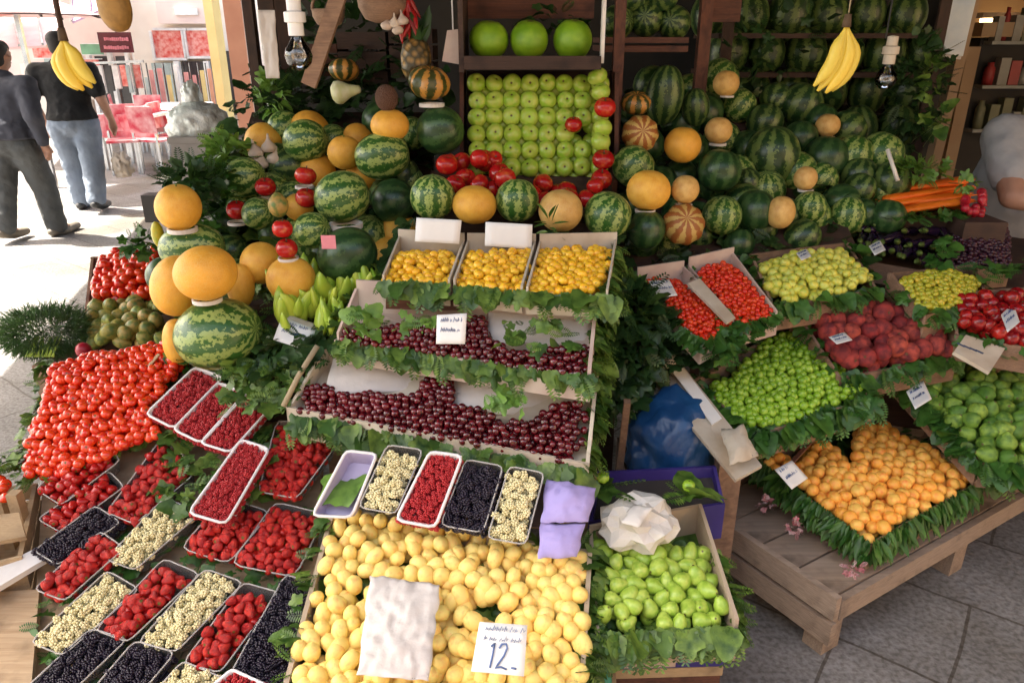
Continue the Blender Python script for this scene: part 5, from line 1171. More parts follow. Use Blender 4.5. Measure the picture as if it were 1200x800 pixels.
herb(1075, 105, 3.5, (.13, .1, .25), 200, .06, 'dark_leaf', 'dark foliage hanging below the mirror panel', name='hanging_foliage')
herb(1092, 88, 3.4, (.03, .03, .08), 26, .06, 'vine_leaf', 'green leafy sprig beside the mirror panel', name='leafy_sprig')
herb(1100, 140, 3.3, (.03, .03, .06), 16, .06, 'vine_leaf', 'green leafy sprig under the mirror panel', name='leafy_sprig')

# ================================================================ GREEN APPLES RACK
for r_ in range(6):
    for k in range(8):
        x = 559 + k * 20.6 + (random.uniform(-1, 1)); y = 98 + r_ * 19.6 + random.uniform(-1, 1); Y = 3.0 - (y - 95) / 100 * .16
        if (k, r_) in ((6, 3),): 
            one('red_apple', 672, 146, 10.5, Y - .03, 'single small red apple inside the rows of green apples', 'apple', rot=E(10, 0), stem=STEM); continue
        if k == 7 and r_ in (1,): continue
        p = PY(x, y, Y); put('green_apple', p, .036, 'green apple in the %s row of the upright rack' % ['top', 'second', 'third', 'fourth', 'fifth', 'lowest'][r_], 'green apple', 'green apples stacked in the rack', rot=Euler((R(60) + random.uniform(-.6, .6), random.uniform(-.6, .6), 0)))
for r_ in range(6):
    for k in range(7):
        x = 569 + k * 20.6; y = 108 + r_ * 19.6; Y = 3.05 - (y - 95) / 100 * .16
        put('green_apple', PY(x, y, Y), .036, 'green apple between the front rows of the upright rack', 'green apple', 'green apples stacked in the rack', rot=rot_rand(.6), layer=1)
for x, y, lb in ((709, 126, 'large red apple at the top corner of the green apples'), (707, 187, 'large red apple at the side of the lowest green rows'), (705, 210, 'large red apple under another at the rack corner')):
    one('red_apple', x, y, 13, 2.88 - (y - 120) * .0015, lb, 'apple', rot=E(20, 0), stem=STEM)
for x, y in ((700, 90), (704, 108), (706, 150), (704, 166)): put('green_apple', PY(x, y, 2.93 - (y - 95) / 100 * .16), .036, 'green apple squeezed between the large red apples and the post', 'green apple', 'green apples stacked in the rack', rot=rot_rand(.6))
rk = empty('apple_rack', PY(630, 220, 2.95), 'upright dark wooden rack of green apples', 'rack')
a = PY(545, 212, 2.86); b2 = PY(720, 212, 2.86); t = PY(545, 84, 3.08)
for x in (a.x - .02, b2.x): mb = MB(); mb.hexa([Vector((x, 2.86, a.z)), Vector((x + .015, 2.86, a.z)), Vector((x + .015, 3.1, a.z)), Vector((x, 3.1, a.z))], [Vector((x, 3.0, t.z)), Vector((x + .015, 3.0, t.z)), Vector((x + .015, 3.2, t.z)), Vector((x, 3.2, t.z))]); mb.build('side_panel', 'red_wood', rk)
mb = MB(); mb.hexa([Vector((a.x, 3.0, a.z)), Vector((b2.x - .002, 3.0, a.z)), Vector((b2.x - .002, 3.03, a.z)), Vector((a.x, 3.03, a.z))], [Vector((a.x, 3.14, t.z)), Vector((b2.x - .002, 3.14, t.z)), Vector((b2.x - .002, 3.17, t.z)), Vector((a.x, 3.17, t.z))]); mb.build('back_panel', 'dark_wood', rk)
# shelf of pomelos
ps = empty('pomelo_crate', PY(625, 75, 2.95), 'dark crate holding three large green pomelos', 'crate')
a = PY(545, 74, 2.9); b2 = PY(702, 74, 2.9)
mb = MB(); mb.box((a.x, 2.85, a.z - .01), (b2.x, 3.25, a.z + .01)); mb.build('shelf_board', 'dark_wood', ps)
mb = MB(); mb.box((a.x, 2.83, a.z - .02), (b2.x, 2.848, a.z + .025)); mb.build('front_rail', 'dark_wood', ps)
mb = MB(); mb.box((a.x - .02, 2.86, a.z - .03), (a.x - .002, 3.2, a.z + .45)); mb.build('side_panel', 'dark_wood', ps)
mb = MB(); mb.box((b2.x + .001, 2.86, a.z), (b2.x + .013, 2.9, a.z + .45)); mb.build('pale_batten', 'paper_white', ps)
mb = MB(); z = PY(600, 22, 3.15).z; mb.box((a.x, 3.15, z), (b2.x, 3.17, z + .3)); mb.build('back_panel', 'red_wood', ps)
for x, lb in ((573, 'large green pomelo nearest the tower of melons'), (620, 'large green pomelo between two others'), (671, 'large green pomelo beside the pale batten')): one('pomelo', x, 47, 23.5, 2.98, lb, 'pomelo', rot=E(10, 5))
herb(650, 22, 3.08, (.1, .03, .04), 26, .06, 'dark_leaf', 'dark leaves above the three large pomelos')
# red apples between rack and melon row
random.seed(21)
cQ = [PY(512, 226, 2.62), PY(604, 226, 2.62), PY(600, 182, 2.80), PY(518, 182, 2.80)]
for k in range(3):
    for j in range(5):
        p = cQ[0].lerp(cQ[1], (j + .5 + (k % 2) * .3) / 5.2).lerp(cQ[3].lerp(cQ[2], (j + .5) / 5.2), (k + .4) / 3); put('red_apple', p + Vector([random.gauss(0, .016) for _ in range(3)]), .038 * random.uniform(.85, 1.1), 'red apple %s of the pile over the pale watermelons' % ['at the front', 'in the middle', 'at the back'][k], 'apple', 'red apples over the small watermelons', rot=rot_rand(.8))
cQ = [PY(618, 240, 2.62), PY(700, 240, 2.62), PY(700, 206, 2.76), PY(618, 206, 2.76)]
for k in range(2):
    for j in range(5):
        p = cQ[0].lerp(cQ[1], (j + .5 + (k % 2) * .3) / 5.2).lerp(cQ[3].lerp(cQ[2], (j + .5) / 5.2), (k + .4) / 2); put('red_apple', p + Vector([random.gauss(0, .016) for _ in range(3)]), .036 * random.uniform(.85, 1.1), 'dark red apple %s of the pile over the netted melon' % ['at the front', 'at the back'][k], 'apple', 'red apples over the netted melon', rot=rot_rand(.8))
slab([PY(500, 236, 2.62), PY(720, 246, 2.62), PY(715, 205, 2.86), PY(505, 200, 2.86)], .02, 'dark_wood', 'shelf_board', None, 'dark board under the red apple piles', 'shelf')

# ================================================================ THINGS HANGING AT THE TOP
def bananas(px0, py0, px1, py1, Y, n, label, hand=1):
    a = PY(px0, py0, Y); b = PY(px1, py1, Y); d = b - a; L = d.length; root = empty('banana_bunch', a, label, 'bananas')
    side = d.cross(Vector((0, 1, 0))).normalized() * hand
    for k in range(n):
        t = (k - (n - 1) / 2); off = side * t * .021 + Vector((0, (k % 2) * .012 - .006, 0)); bend = side * (.14 * L)
        pts = []; rr = []
        for s in range(12):
            u = s / 11; pts.append(a + d * u * (1 - .05 * abs(t)) + off * min(1, u * 3) + bend * math.sin(math.pi * u) ** 1 - bend * .0)
            rr.append([.005, .006, .010, .0155, .018, .019, .019, .019, .0185, .016, .010, .004][s])
        mb = MB(); mb.tube(pts, rr, 8); mb.build('banana', 'banana', root)
    mb = MB(); mb.tube([a + Vector((0, 0, .03)), a - Vector((0, 0, .005))], [.01, .014], 8); mb.build('crown', 'stem_brown', root)
    return root
bananas(74, 46, 104, 106, 2.3, 4, 'yellow banana bunch hanging over the street side', -1)
bananas(992, 30, 962, 110, 2.35, 4, 'yellow banana bunch hanging before the dark rack', 1)
def cord(x, y0, Y, r, label, mt='twine', top=2.95, dx=0, name='hanging_rope', parent=None):
    a = PY(x, y0, Y); mb = MB(); mb.tube([a, Vector((a.x + dx, a.y, top))], r, 6); o = mb.build(name, mt, parent)
    if parent is None: tag(o, label, 'rope')
    return o
cord(74, 44, 2.3, .008, 'dark strap holding the street side bananas', 'dark_wood'); cord(993, 26, 2.35, .002, 'thin pale string holding the bananas before the dark rack')
one('brown_squash', 134, 8, 19, 2.3, 'brown squash hanging above the maroon sign', 'squash', rot=E(10, 0), sc=(.95, .95, 1.3)); cord(127, -18, 2.3, .003, 'string of the hanging brown squash')
def bulb(px, py, Y, r, label, sock):
    p = PY(px, py, Y); root = empty('light_bulb', p, label, 'light bulb')
    pr = [(.01, -1), (.5, -.87), (.86, -.5), (1, 0), (.86, .5), (.6, .85), (.42, 1.2), (.4, 1.5)]
    me = lathe('glass', [(a * r, z * r) for a, z in pr], 24, ['bulb_glass']); o = link('glass', me, None, root)
    me = lathe('socket', [(a * r, z * r) for a, z in ((.42, 1.35), (.55, 1.36), (.55, 2.2), (.75, 2.25), (.75, 2.9), (.5, 3.0), (.5, 3.8), (.1, 3.9))], 20, [sock], smooth=False); link('socket', me, None, root)
    mb = MB(); mb.tube([p + Vector((-.3 * r, 0, .1 * r)), p + Vector((-.2 * r, 0, -.2 * r)), p + Vector((0, 0, .15 * r)), p + Vector((.2 * r, 0, -.2 * r)), p + Vector((.3 * r, 0, .1 * r))], .0012, 5); mb.build('filament', 'steel', root)
    cord(px, py - r * 3.9 * F / proj(p)[2], Y, .003, None, 'wire', name='cable', parent=root)
bulb(350, 66, 2.2, .038, 'clear bulb in a white socket left of the wooden pole', 'white_ceramic')
bulb(1038, 93, 2.9, .038, 'clear bulb hanging before the dark rack on the shop side', 'cream_carton')
mb = MB(); mb.bar(PY(362, 100, 2.75), PY(402, -20, 2.75), .05, .03, Vector((0, 1, 0))); o = mb.build('wooden_pole', 'old_wood'); tag(o, 'rough leaning wooden pole beside the clear bulb', 'pole')
crumple('paper_strip', 'tissue_paper', [PY(312, 92, 3.0), PY(328, 92, 3.0), PY(322, 12, 3.0), PY(302, 12, 3.0)], .004, 'crumpled pale paper strip hanging left of the bulb', 'paper', .01)
mb = MB(); a = PY(304, 130, 3.4); mb.box((a.x - .02, 3.4, 0), (a.x + .02, 3.45, 2.95)); o = mb.build('stall_post', 'dark_wood'); tag(o, 'dark post behind the hanging paper strip', 'post')
mb = MB(); a = PY(335, 130, 3.4); mb.box((a.x - .03, 3.5, 0), (a.x + .03, 3.55, 2.95)); o = mb.build('stall_post', 'dark_wood'); tag(o, 'dark post behind the clear bulb and its cable', 'post')
# basket, garlic string, chillies, pineapple
def basket(px, py, Y, r, label):
    p = PY(px, py, Y); root = empty('hanging_basket', p, label, 'basket')
    me = lathe('bowl', [(a * r, z * r) for a, z in ((.3, -.7), (.75, -.55), (1, -.1), (1.05, .35), (.98, .35), (.93, -.1), (.68, -.48), (.2, -.6))], 28, ['old_wood'], ripple=lambda a, z: .02 * math.sin(22 * a)); link('bowl', me, None, root)
    mb = MB(); mb.tube([p + Vector((math.cos(t) * r * 1.0, 0, .3 * r + math.sin(t) * r * 1.1)) for t in [math.pi * k / 12 for k in range(13)]], .006, 6); mb.build('handle', 'old_wood', root)
basket(448, 6, 2.9, .085, 'brown wicker basket hanging above the garlic'); basket(385, 18, 3.1, .06, 'small wicker basket hanging behind the wooden pole')
for x, y in ((462, 27), (472, 24), (466, 35), (453, 30)): one('garlic', x, y, 7, 2.85, 'garlic bulb tied under the wicker basket', 'garlic', group='garlic tied under the basket')
for k in range(16):
    p = PY(478 + random.uniform(-9, 9), 8 + random.uniform(-14, 18), 2.9); o = bpy.data.objects.new('dried_chilli', T['pointed_pepper']); C.objects.link(o); o.matrix_basis = TRS(p, Euler((math.pi + random.uniform(-.5, .5), random.uniform(-.6, .6), random.uniform(0, 6))), (.06, .06, .08))
    o.material_slots[0].link = 'OBJECT'; o.material_slots[0].material = MATS['chilli']; tag(o, 'dark red dried chilli in the string beside the garlic', 'chilli', 'string of dried chillies')
pa = empty('pineapple', PY(488, 80, 2.95), 'dark pineapple with tall crown behind the ribbed squash', 'pineapple')
m, nt_, b_ = new_mat('pineapple_skin'); tc = N(nt_, 'ShaderNodeTexCoord'); v = N(nt_, 'ShaderNodeTexVoronoi'); v.inputs['Scale'].default_value = 42; nt_.links.new(tc.outputs['Object'], v.inputs['Vector'])
nt_.links.new(ramp(nt_, v.outputs['Distance'], [(.1, (.35, .2, .05)), (.6, (.05, .04, .015))]), b_.inputs['Base Color']); bump(nt_, b_, v.outputs['Distance'], .8, .01); MATS['pineapple_skin'] = m
me = lathe('body', [(a * .055, z * .055) for a, z in ((.2, -1.4), (.75, -1.2), (1, -.6), (1.02, .3), (.85, 1.0), (.4, 1.35))], 24, ['pineapple_skin']); o = link('body', me, None, pa); o.location = (0, 0, .03)
Ms = [leaf_matrix(PY(488, 62, 2.95), Vector((math.cos(k) * .4, math.sin(k) * .4, 1)), .13, .1) for k in range(26)]; leaves_obj('crown', Ms, 'dark_leaf', True, pa)
mb = MB(); mb.hexa([PY(518, 72, 2.9), PY(540, 76, 2.9), PY(540, 76, 2.903), PY(518, 72, 2.903)], [PY(524, 36, 2.9), PY(541, 34, 2.9), PY(541, 34, 2.903), PY(524, 36, 2.903)]); o = mb.build('paper_bag', 'pink_carton'); tag(o, 'dusky pink paper tag hanging beside the pomelo crate', 'paper tag')
mb = MB(); mb.tube([PY(531, 35, 2.9), PY(529, -20, 2.9)], .003, 5); o = mb.build('hanging_rope', 'white_paint'); tag(o, 'white cord of the dusky pink paper tag', 'cord')
for k, (x, y, w, h, lb) in enumerate(((425, 70, 26, 34, 'dark wooden box on the shelf behind the coconut'), (482, 62, 24, 30, 'dark wooden box behind the pineapple'), (380, 70, 14, 20, 'small brown box behind the brown squash'))):
    a = PY(x - w, y + h, 3.5); b2 = PY(x + w, y - h, 3.5); c4 = [Vector((a.x, 3.5, b2.z)), Vector((b2.x, 3.5, b2.z)), Vector((b2.x, 3.75, b2.z)), Vector((a.x, 3.75, b2.z))]; crate('wooden_crate', c4, 0, b2.z - a.z, .012, ['dark_wood', 'dark_wood', 'red_wood'][k], lb, 'crate', slats=3)
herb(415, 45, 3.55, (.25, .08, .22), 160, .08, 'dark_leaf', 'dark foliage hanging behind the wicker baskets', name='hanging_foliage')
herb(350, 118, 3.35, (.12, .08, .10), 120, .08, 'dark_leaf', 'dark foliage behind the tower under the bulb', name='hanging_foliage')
# table with plastic wrapped bag by the street
tb_ = empty('side_table', (PY(236, 170, 4.2).x, 4.2, 0), 'grey cloth covered table behind the melon tower', 'table')
a = PY(200, 160, 4.0); b2 = PY(292, 150, 4.0)
mb = MB(); mb.box((a.x, 3.95, a.z - .03), (b2.x, 4.4, a.z)); mb.build('table_top', 'grey_cloth', tb_); mb = MB(); mb.box((a.x + .01, 3.955, .05), (b2.x - .01, 3.965, a.z - .031)); mb.build('cloth_skirt', 'grey_cloth', tb_)
def blob(name, mt, c, r, amp, label, cat, seed=0, fr=6, parent=None, n=4):
    bm = bmesh.new(); bmesh.ops.create_icosphere(bm, subdivisions=n, radius=1)
    for v in bm.verts:
        d = v.co.normalized(); k = 1 + amp * noise.noise(d * fr * .5 + Vector((seed, 0, 0))) + amp * .6 * abs(noise.noise(d * fr + Vector((0, seed, 0)))) - amp * .25 * abs(noise.noise(d * fr * 2.3 + Vector((0, 0, seed))))
        v.co = Vector((d.x * r[0] * k, d.y * r[1] * k, max(d.z * r[2] * k, -r[2] * .8)))
    me = bpy.data.meshes.new(name); bm.to_mesh(me); bm.free(); me.polygons.foreach_set('use_smooth', [True] * len(me.polygons)); o = link(name, me, mt, parent, c)
    if label: tag(o, label, cat)
    return o
plain('milky_plastic', (.50, .57, .53), .18, (.72, .76, .74), 6, .9, bscale=14, bdist=.03)
pb = blob('plastic_sack', 'milky_plastic', PY(232, 145, 4.1), (.16, .11, .11), .2, 'milky plastic sack bulging on the grey table', 'sack', 3); blob('plastic_sack', 'milky_plastic', PY(225, 116, 4.12), (.05, .05, .09), .2, 'smaller milky plastic sack on top of the bulging one', 'sack', 5)

# ================================================================ BASIL BUSH, BLUE BAG, PEAR CRATE
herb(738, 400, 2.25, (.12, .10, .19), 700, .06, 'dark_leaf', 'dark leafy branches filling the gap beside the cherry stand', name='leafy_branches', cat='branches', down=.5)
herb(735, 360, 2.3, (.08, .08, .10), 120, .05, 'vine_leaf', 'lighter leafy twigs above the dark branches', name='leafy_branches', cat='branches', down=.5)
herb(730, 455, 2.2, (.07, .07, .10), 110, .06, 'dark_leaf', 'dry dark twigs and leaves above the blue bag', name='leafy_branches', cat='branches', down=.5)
mb = MB()
for k in range(9): a = PY(722 + k * 5, 335, 2.3 + random.uniform(-.05, .05)); mb.tube([a, a + Vector((random.uniform(-.03, .03), 0, -.2)), a + Vector((random.uniform(-.05, .05), 0, -.42))], [.007, .005, .003], 5)
o = mb.build('bare_twigs', 'stem_brown'); tag(o, 'brown twigs running down through the dark leafy branches', 'twigs', kind='stuff')
blob('blue_plastic_bag', 'blue_bag', PZ(785, 520, .52), (.145, .13, .17), .2, 'dark blue plastic bag slumped between the two stands', 'bag', 2, 5)
mb = MB(); p = PZ(785, 545, .36); mb.box((p.x - .16, p.y - .1, 0), (p.x + .16, p.y + .2, .36)); o = mb.build('wooden_box', 'dark_wood'); tag(o, 'dark box under the blue plastic bag', 'box')
mb = MB(); q = PZ(712, 480, .70); mb.bar(PZ(735, 470, .74), PZ(725, 560, .40), .02, .02); o = mb.build('wooden_batten', 'old_wood'); tag(o, 'thin brown batten left of the blue plastic bag', 'batten')
cP = G4((698, 748, .40), (866, 742, .40), (820, 600, .49), (690, 625, .48))
cr = crate('fruit_crate', cP, .012, .085, .01, 'carton', 'leaf lined carton crate of green pears', 'crate', ups=(.0, .035, .03, .01))
slab([p - Vector((0, 0, .06)) for p in cP], .006, 'vine_leaf', 'leaf_bed', cr)
Ms = fringe([cP[0], cP[1]], Vector((0, -1, 0)), 60, .09, 1.2, wid=.012) + fringe([cP[1], cP[1].lerp(cP[2], .6)], Vector((1, -.1, 0)), 34, .065, 1.0, wid=.01) + fringe([cP[3], cP[0]], Vector((-1, 0, 0)), 30, .06, .6)
leaves_obj('leaf_lining', Ms, 'vine_leaf', parent=cr)
leaves_obj('leaf_filling', bed([p - Vector((0, 0, .045)) for p in cP], 70, .06), 'vine_leaf', parent=cr)
heap('pear', cP, [(693, 635), (740, 628), (800, 640), (842, 632), (852, 690), (850, 728), (800, 736), (710, 730), (697, 690)], .044, 'green pear * of the leafy carton crate', 'pear', 'green pears in the leaf lined crate', dome=.01, tight=.98, layers=2, tilt=1.6, lift=.0, jit=.35)
# printed crate and stack below
z0 = Vector((0, 0, 1)); ft = [p - z0 * .09 for p in cP]
cK = [PZ(722, 768, .30), PZ(850, 764, .30), PZ(830, 640, .38), PZ(710, 660, .37)]
c1 = crate('fruit_crate', cK, 0, .045, .012, 'violet_plastic', 'violet printed crate under the pears', 'crate')
mb = MB(); a, b2 = cK[0], cK[1]; f_ = Vector((0, -.003, 0)); mb.hexa([a.lerp(b2, .05) + f_ - z0 * .04, a.lerp(b2, .55) + f_ - z0 * .04, a.lerp(b2, .55) + f_ * .2 - z0 * .04, a.lerp(b2, .05) + f_ * .2 - z0 * .04], [a.lerp(b2, .05) + f_ - z0 * .005, a.lerp(b2, .55) + f_ - z0 * .005, a.lerp(b2, .55) + f_ * .2 - z0 * .005, a.lerp(b2, .05) + f_ * .2 - z0 * .005]); mb.build('printed_label', 'pink_carton', c1)
cK2 = [p - z0 * .047 + Vector((0, .0, 0)) for p in cK]
crate('fruit_crate', cK2, 0, .03, .014, 'pale_wood', 'thin pale wooden crate under the violet crate', 'crate')
crate('fruit_crate', [p - z0 * .032 + Vector((0, .012, 0)) for p in cK2], 0, .18, .014, 'red_wood', 'reddish wooden crate lowest in the stack under the pears', 'crate', slats=2)
# teal cloth between the apricots and pears
Ms = fringe([PZ(686, 700, .44), PZ(690, 770, .36), PZ(690, 840, .30)], Vector((.4, -.6, 0)), 40, .09, 1.4, wid=.03); o = leaves_obj('leaf_drape', Ms, 'fern_leaf'); tag(o, 'large leaves hanging between the pale apricots and the pears', 'leaves', kind='stuff')
crumple('plastic_cloth', 'teal_cloth', [PZ(650, 880, .18), PZ(738, 850, .16), PZ(706, 762, .33), PZ(684, 760, .33)], .02, 'teal green plastic cloth hanging at the corner of the apricot tray', 'cloth', .02)
# parcel, leaf rosettes and purple box behind the pears
mb = MB(); c4 = G4((690, 612, .47), (850, 590, .50), (838, 545, .56), (700, 552, .55)); crate('plastic_crate', c4, .0, .12, .01, 'violet_plastic', 'violet plastic crate behind the paper parcel', 'crate')
slab([p - z0 * .03 for p in c4], .006, 'dark_glass', 'dark_tray', None, 'black tray inside the violet plastic crate', 'tray')
o = blob('paper_parcel', 'paper_white', PZ(748, 612, .535), (.098, .08, .072), .42, 'crumpled white paper parcel on the pears', 'parcel', 7, 5, n=3)
o.data.polygons.foreach_set('use_smooth', [False] * len(o.data.polygons))
mb = MB(); p = PZ(752, 588, .60)
crumple('parcel_flap', 'paper_white', [PZ(728, 612, .60), PZ(748, 618, .60), PZ(766, 596, .615), PZ(742, 590, .615)], .01, None, None, .008, 8, parent=None)
fl = bpy.data.objects['parcel_flap']; reparent(fl, o)
for px, py, lb in ((706, 570, 'open green leaf rosette beside the lilac paper'), (806, 580, 'open green leaf rosette beside the blue bag')):
    c = PZ(px, py, .60); r_ = empty('leaf_rosette', c, lb, 'leaf rosette')
    Ms = [leaf_matrix(c, Vector((math.cos(k * .78), math.sin(k * .78), .15)), .085, .1) for k in range(9)]; leaves_obj('outer_leaves', Ms, 'vine_leaf', parent=r_)
    f = bpy.data.objects.new('green_fruit', T['green_plum']); C.objects.link(f); f.parent = r_; f.location = (0, 0, .03); f.scale = (.018,) * 3

# ================================================================ THE RIGHT STALL
N1 = PZ(1020, 640, .345); L1 = PZ(885, 540, .385); R1 = PZ(1150, 565, .385); F1 = L1 + R1 - N1 + z0 * .02
cO = [N1, R1, F1, L1]      # near corner, right, far, left
cr = crate('fruit_crate', cO, .0, .085, .012, 'old_wood', 'leaf lined crate of orange apricots on the low wooden table', 'crate')
cen = sum(cO, Vector()) / 4; oL = (N1 + L1) / 2 - cen; oL.z = 0; oL.normalize(); oR = (N1 + R1) / 2 - cen; oR.z = 0; oR.normalize()
slab([p - z0 * .05 for p in (L1, N1, R1, F1)], .006, 'dark_leaf', 'leaf_bed', cr)
dn = lambda l, k: [p - z0 * k for p in l]
Ms = fringe([L1, N1], oL, 120, .075, 2.6, wid=.004, spread=.7) + fringe([N1, R1], oR, 150, .075, 2.6, wid=.004, spread=.7) + fringe(dn([L1, N1], .035), oL, 110, .07, 2.8, wid=.0, spread=.7) + fringe(dn([N1, R1], .035), oR, 140, .07, 2.8, wid=.0, spread=.7) + fringe([R1, F1], -oL, 40, .06, .3) + fringe([F1, L1], -oR, 30, .06, .2)
leaves_obj('leaf_lining', Ms, 'fern_leaf', True, cr)
leaves_obj('leaf_filling', bed([p - z0 * .035 for p in (L1, N1, R1, F1)], 190, .06), 'fern_leaf', parent=cr)
heap('apricot', [L1, N1, R1, F1], [(888, 538), (905, 528), (930, 545), (950, 530), (940, 512), (955, 508), (985, 535), (998, 548), (1005, 530), (1000, 480), (1012, 482), (1050, 500), (1090, 505), (1110, 520), (1144, 560), (1125, 582), (1022, 642), (940, 588)], .044, 'orange apricot * of the crate on the low table', 'apricot', 'orange apricots in the leaf lined crate', dome=.035, tight=.86, layers=2, jit=.4, tilt=1.2)
for px, py, lb in ((868, 552, 'pink blossom cluster on the corner of the apricot crate'), (898, 590, 'pink blossom cluster along the apricot crate side'), (930, 618, 'red blossom cluster along the apricot crate side'), (1000, 668, 'white and pink blossom cluster at the near corner of the apricot crate')):
    herb(px, py, PZ(px, py, .30).y - .02, (.022, .015, .02), 34, .018, 'blossom' if 'blossom' in MATS else 'vine_leaf', lb, name='blossom_cluster', cat='blossom')
e1 = Vector((-.527, .85, 0)); e2 = Vector((.85, .527, 0)); Nc = PZ(980, 696, .24); Nc.z = 0
tb2 = empty('low_table', Nc, 'low weathered wooden table under the apricot crate', 'table')
zt = .235; W1, D1 = 1.5, .98
def P2(u, v, z): return Nc + e2 * u + e1 * v + z0 * z
for k in range(7):
    v0 = k * D1 / 7; mb = MB(); mb.hexa([P2(0, v0 + .004, zt - .022), P2(W1, v0 + .004, zt - .022), P2(W1, v0 + D1 / 7 - .004, zt - .022), P2(0, v0 + D1 / 7 - .004, zt - .022)], [P2(0, v0 + .004, zt), P2(W1, v0 + .004, zt), P2(W1, v0 + D1 / 7 - .004, zt), P2(0, v0 + D1 / 7 - .004, zt)]); mb.build('top_plank', 'grey_wood', tb2)
def rail(u0, v0, u1, v1, za, zb, ins=.0):
    a = P2(u0, v0, 0); b = P2(u1, v1, 0); d = (b - a).normalized(); s = Vector((-d.y, d.x, 0)) * .011
    mb = MB(); mb.hexa([a - s + z0 * za, b - s + z0 * za, b + s + z0 * za, a + s + z0 * za], [a - s + z0 * zb, b - s + z0 * zb, b + s + z0 * zb, a + s + z0 * zb]); mb.build('side_rail', 'grey_wood', tb2)
rail(-.013, -.02, -.013, D1, zt - .07, zt + .012); rail(-.013, -.02, -.013, D1, zt - .165, zt - .085); rail(.0, -.013, W1, -.013, zt - .075, zt - .003)
for u in (.03, .72, W1 - .06):
    for v_ in (.03, D1 - .06): mb = MB(); mb.hexa([P2(u - .03, v_ - .02, 0), P2(u + .05, v_ - .02, 0), P2(u + .05, v_ + .05, 0), P2(u - .03, v_ + .05, 0)], [P2(u - .025, v_ - .02, zt - .024), P2(u + .05, v_ - .02, zt - .024), P2(u + .05, v_ + .05, zt - .024), P2(u - .025, v_ + .05, zt - .024)]); mb.build('leg', 'grey_wood', tb2)
card([(928, 573, PZ(928, 573, .45).y), (947, 560, PZ(947, 560, .46).y), (928, 539, PZ(928, 539, .50).y), (908, 550, PZ(908, 550, .49).y)], 'white price card at the corner of the orange apricots', 21)
mb = MB(); mb.bar(PZ(885, 530, .52), PZ(1012, 478, .60), .02, .012); o = mb.build('wooden_batten', 'pale_wood'); tag(o, 'pale batten behind the orange apricots', 'batten')
mb = MB(); mb.bar(PZ(955, 512, .52), PZ(925, 545, .47), .012, .008); o = mb.build('wooden_batten', 'red_wood'); tag(o, 'short reddish batten crossing the corner of the orange apricots', 'batten')
# green plums
cG = G4((886, 514, .60), (1026, 468, .68), (940, 374, .80), (812, 448, .68))
cr = crate('fruit_crate', cG, .01, .08, .01, 'old_wood', 'leaf lined crate of small green plums', 'crate'); cen = sum(cG, Vector()) / 4
def outv(a, b):
    o_ = (a + b) / 2 - cen; o_.z = 0; e = (b - a).normalized(); e.z = 0; return (o_ - e * o_.dot(e)).normalized()
slab([p - z0 * .045 for p in cG], .006, 'dark_leaf', 'leaf_bed', cr)
Ms = fringe([cG[0], cG[1]], outv(cG[0], cG[1]), 90, .09, 1.1) + fringe([cG[3], cG[0]], outv(cG[3], cG[0]), 50, .08, 1.0) + fringe([cG[2], cG[3]], outv(cG[2], cG[3]), 30, .06, .1) + fringe([cG[1], cG[2]], outv(cG[1], cG[2]), 20, .06, .1)
leaves_obj('leaf_lining', Ms, 'fern_leaf', parent=cr)
leaves_obj('leaf_filling', bed([p - z0 * .03 for p in cG], 110, .06), 'vine_leaf', parent=cr)
heap('green_plum', cG, [(834, 452), (860, 440), (878, 418), (905, 392), (935, 386), (965, 410), (1005, 442), (1008, 460), (960, 480), (905, 500), (870, 496), (845, 480)], .030, 'round green plum * of its leafy crate', 'green plum', 'small green plums in their crate', dome=.03, tight=.88, layers=2, jit=.4)
# cream carton wall in front of the plums, post under it
slab(G4((862, 562, .58), (893, 545, .60), (797, 424, .72), (766, 446, .70)), .012, 'cream_carton', 'carton_flap', None, 'long cream cardboard flap running beside the green plums', 'cardboard')
slab(G4((835, 497, .645), (846, 490, .65), (797, 425, .735), (786, 432, .73)), .004, 'card_white', 'printed_strip', None, 'white printed paper strip on the cardboard flap', 'paper')
crumple('torn_cardboard', 'cream_carton', G4((855, 545, .63), (890, 535, .64), (870, 500, .67), (845, 505, .66)), .02, 'torn cardboard corner at the end of the flap', 'cardboard', .02, 8)
crumple('torn_cardboard', 'cream_carton', G4((775, 435, .74), (800, 425, .76), (792, 405, .78), (772, 412, .78)), .02, 'torn cardboard corner below the tiny red plums', 'cardboard', .02, 8, seed=9)
mb = MB(); a = PZ(856, 575, .45); mb.box((a.x - .035, a.y + .02, 0), (a.x + .035, a.y + .08, .56)); o = mb.build('wooden_post', 'old_wood'); tag(o, 'old wooden post under the cardboard flap', 'post')
for x, y in ((1.1, 2.75), (1.5, 2.35), (2.2, 2.9), (1.9, 2.5)): mb = MB(); mb.box((x, y, 0), (x + .06, y + .06, .5)); o = mb.build('stand_post', 'old_wood'); tag(o, 'dark wooden post under the fruit trays by the wall', 'post', 'posts under the right trays')
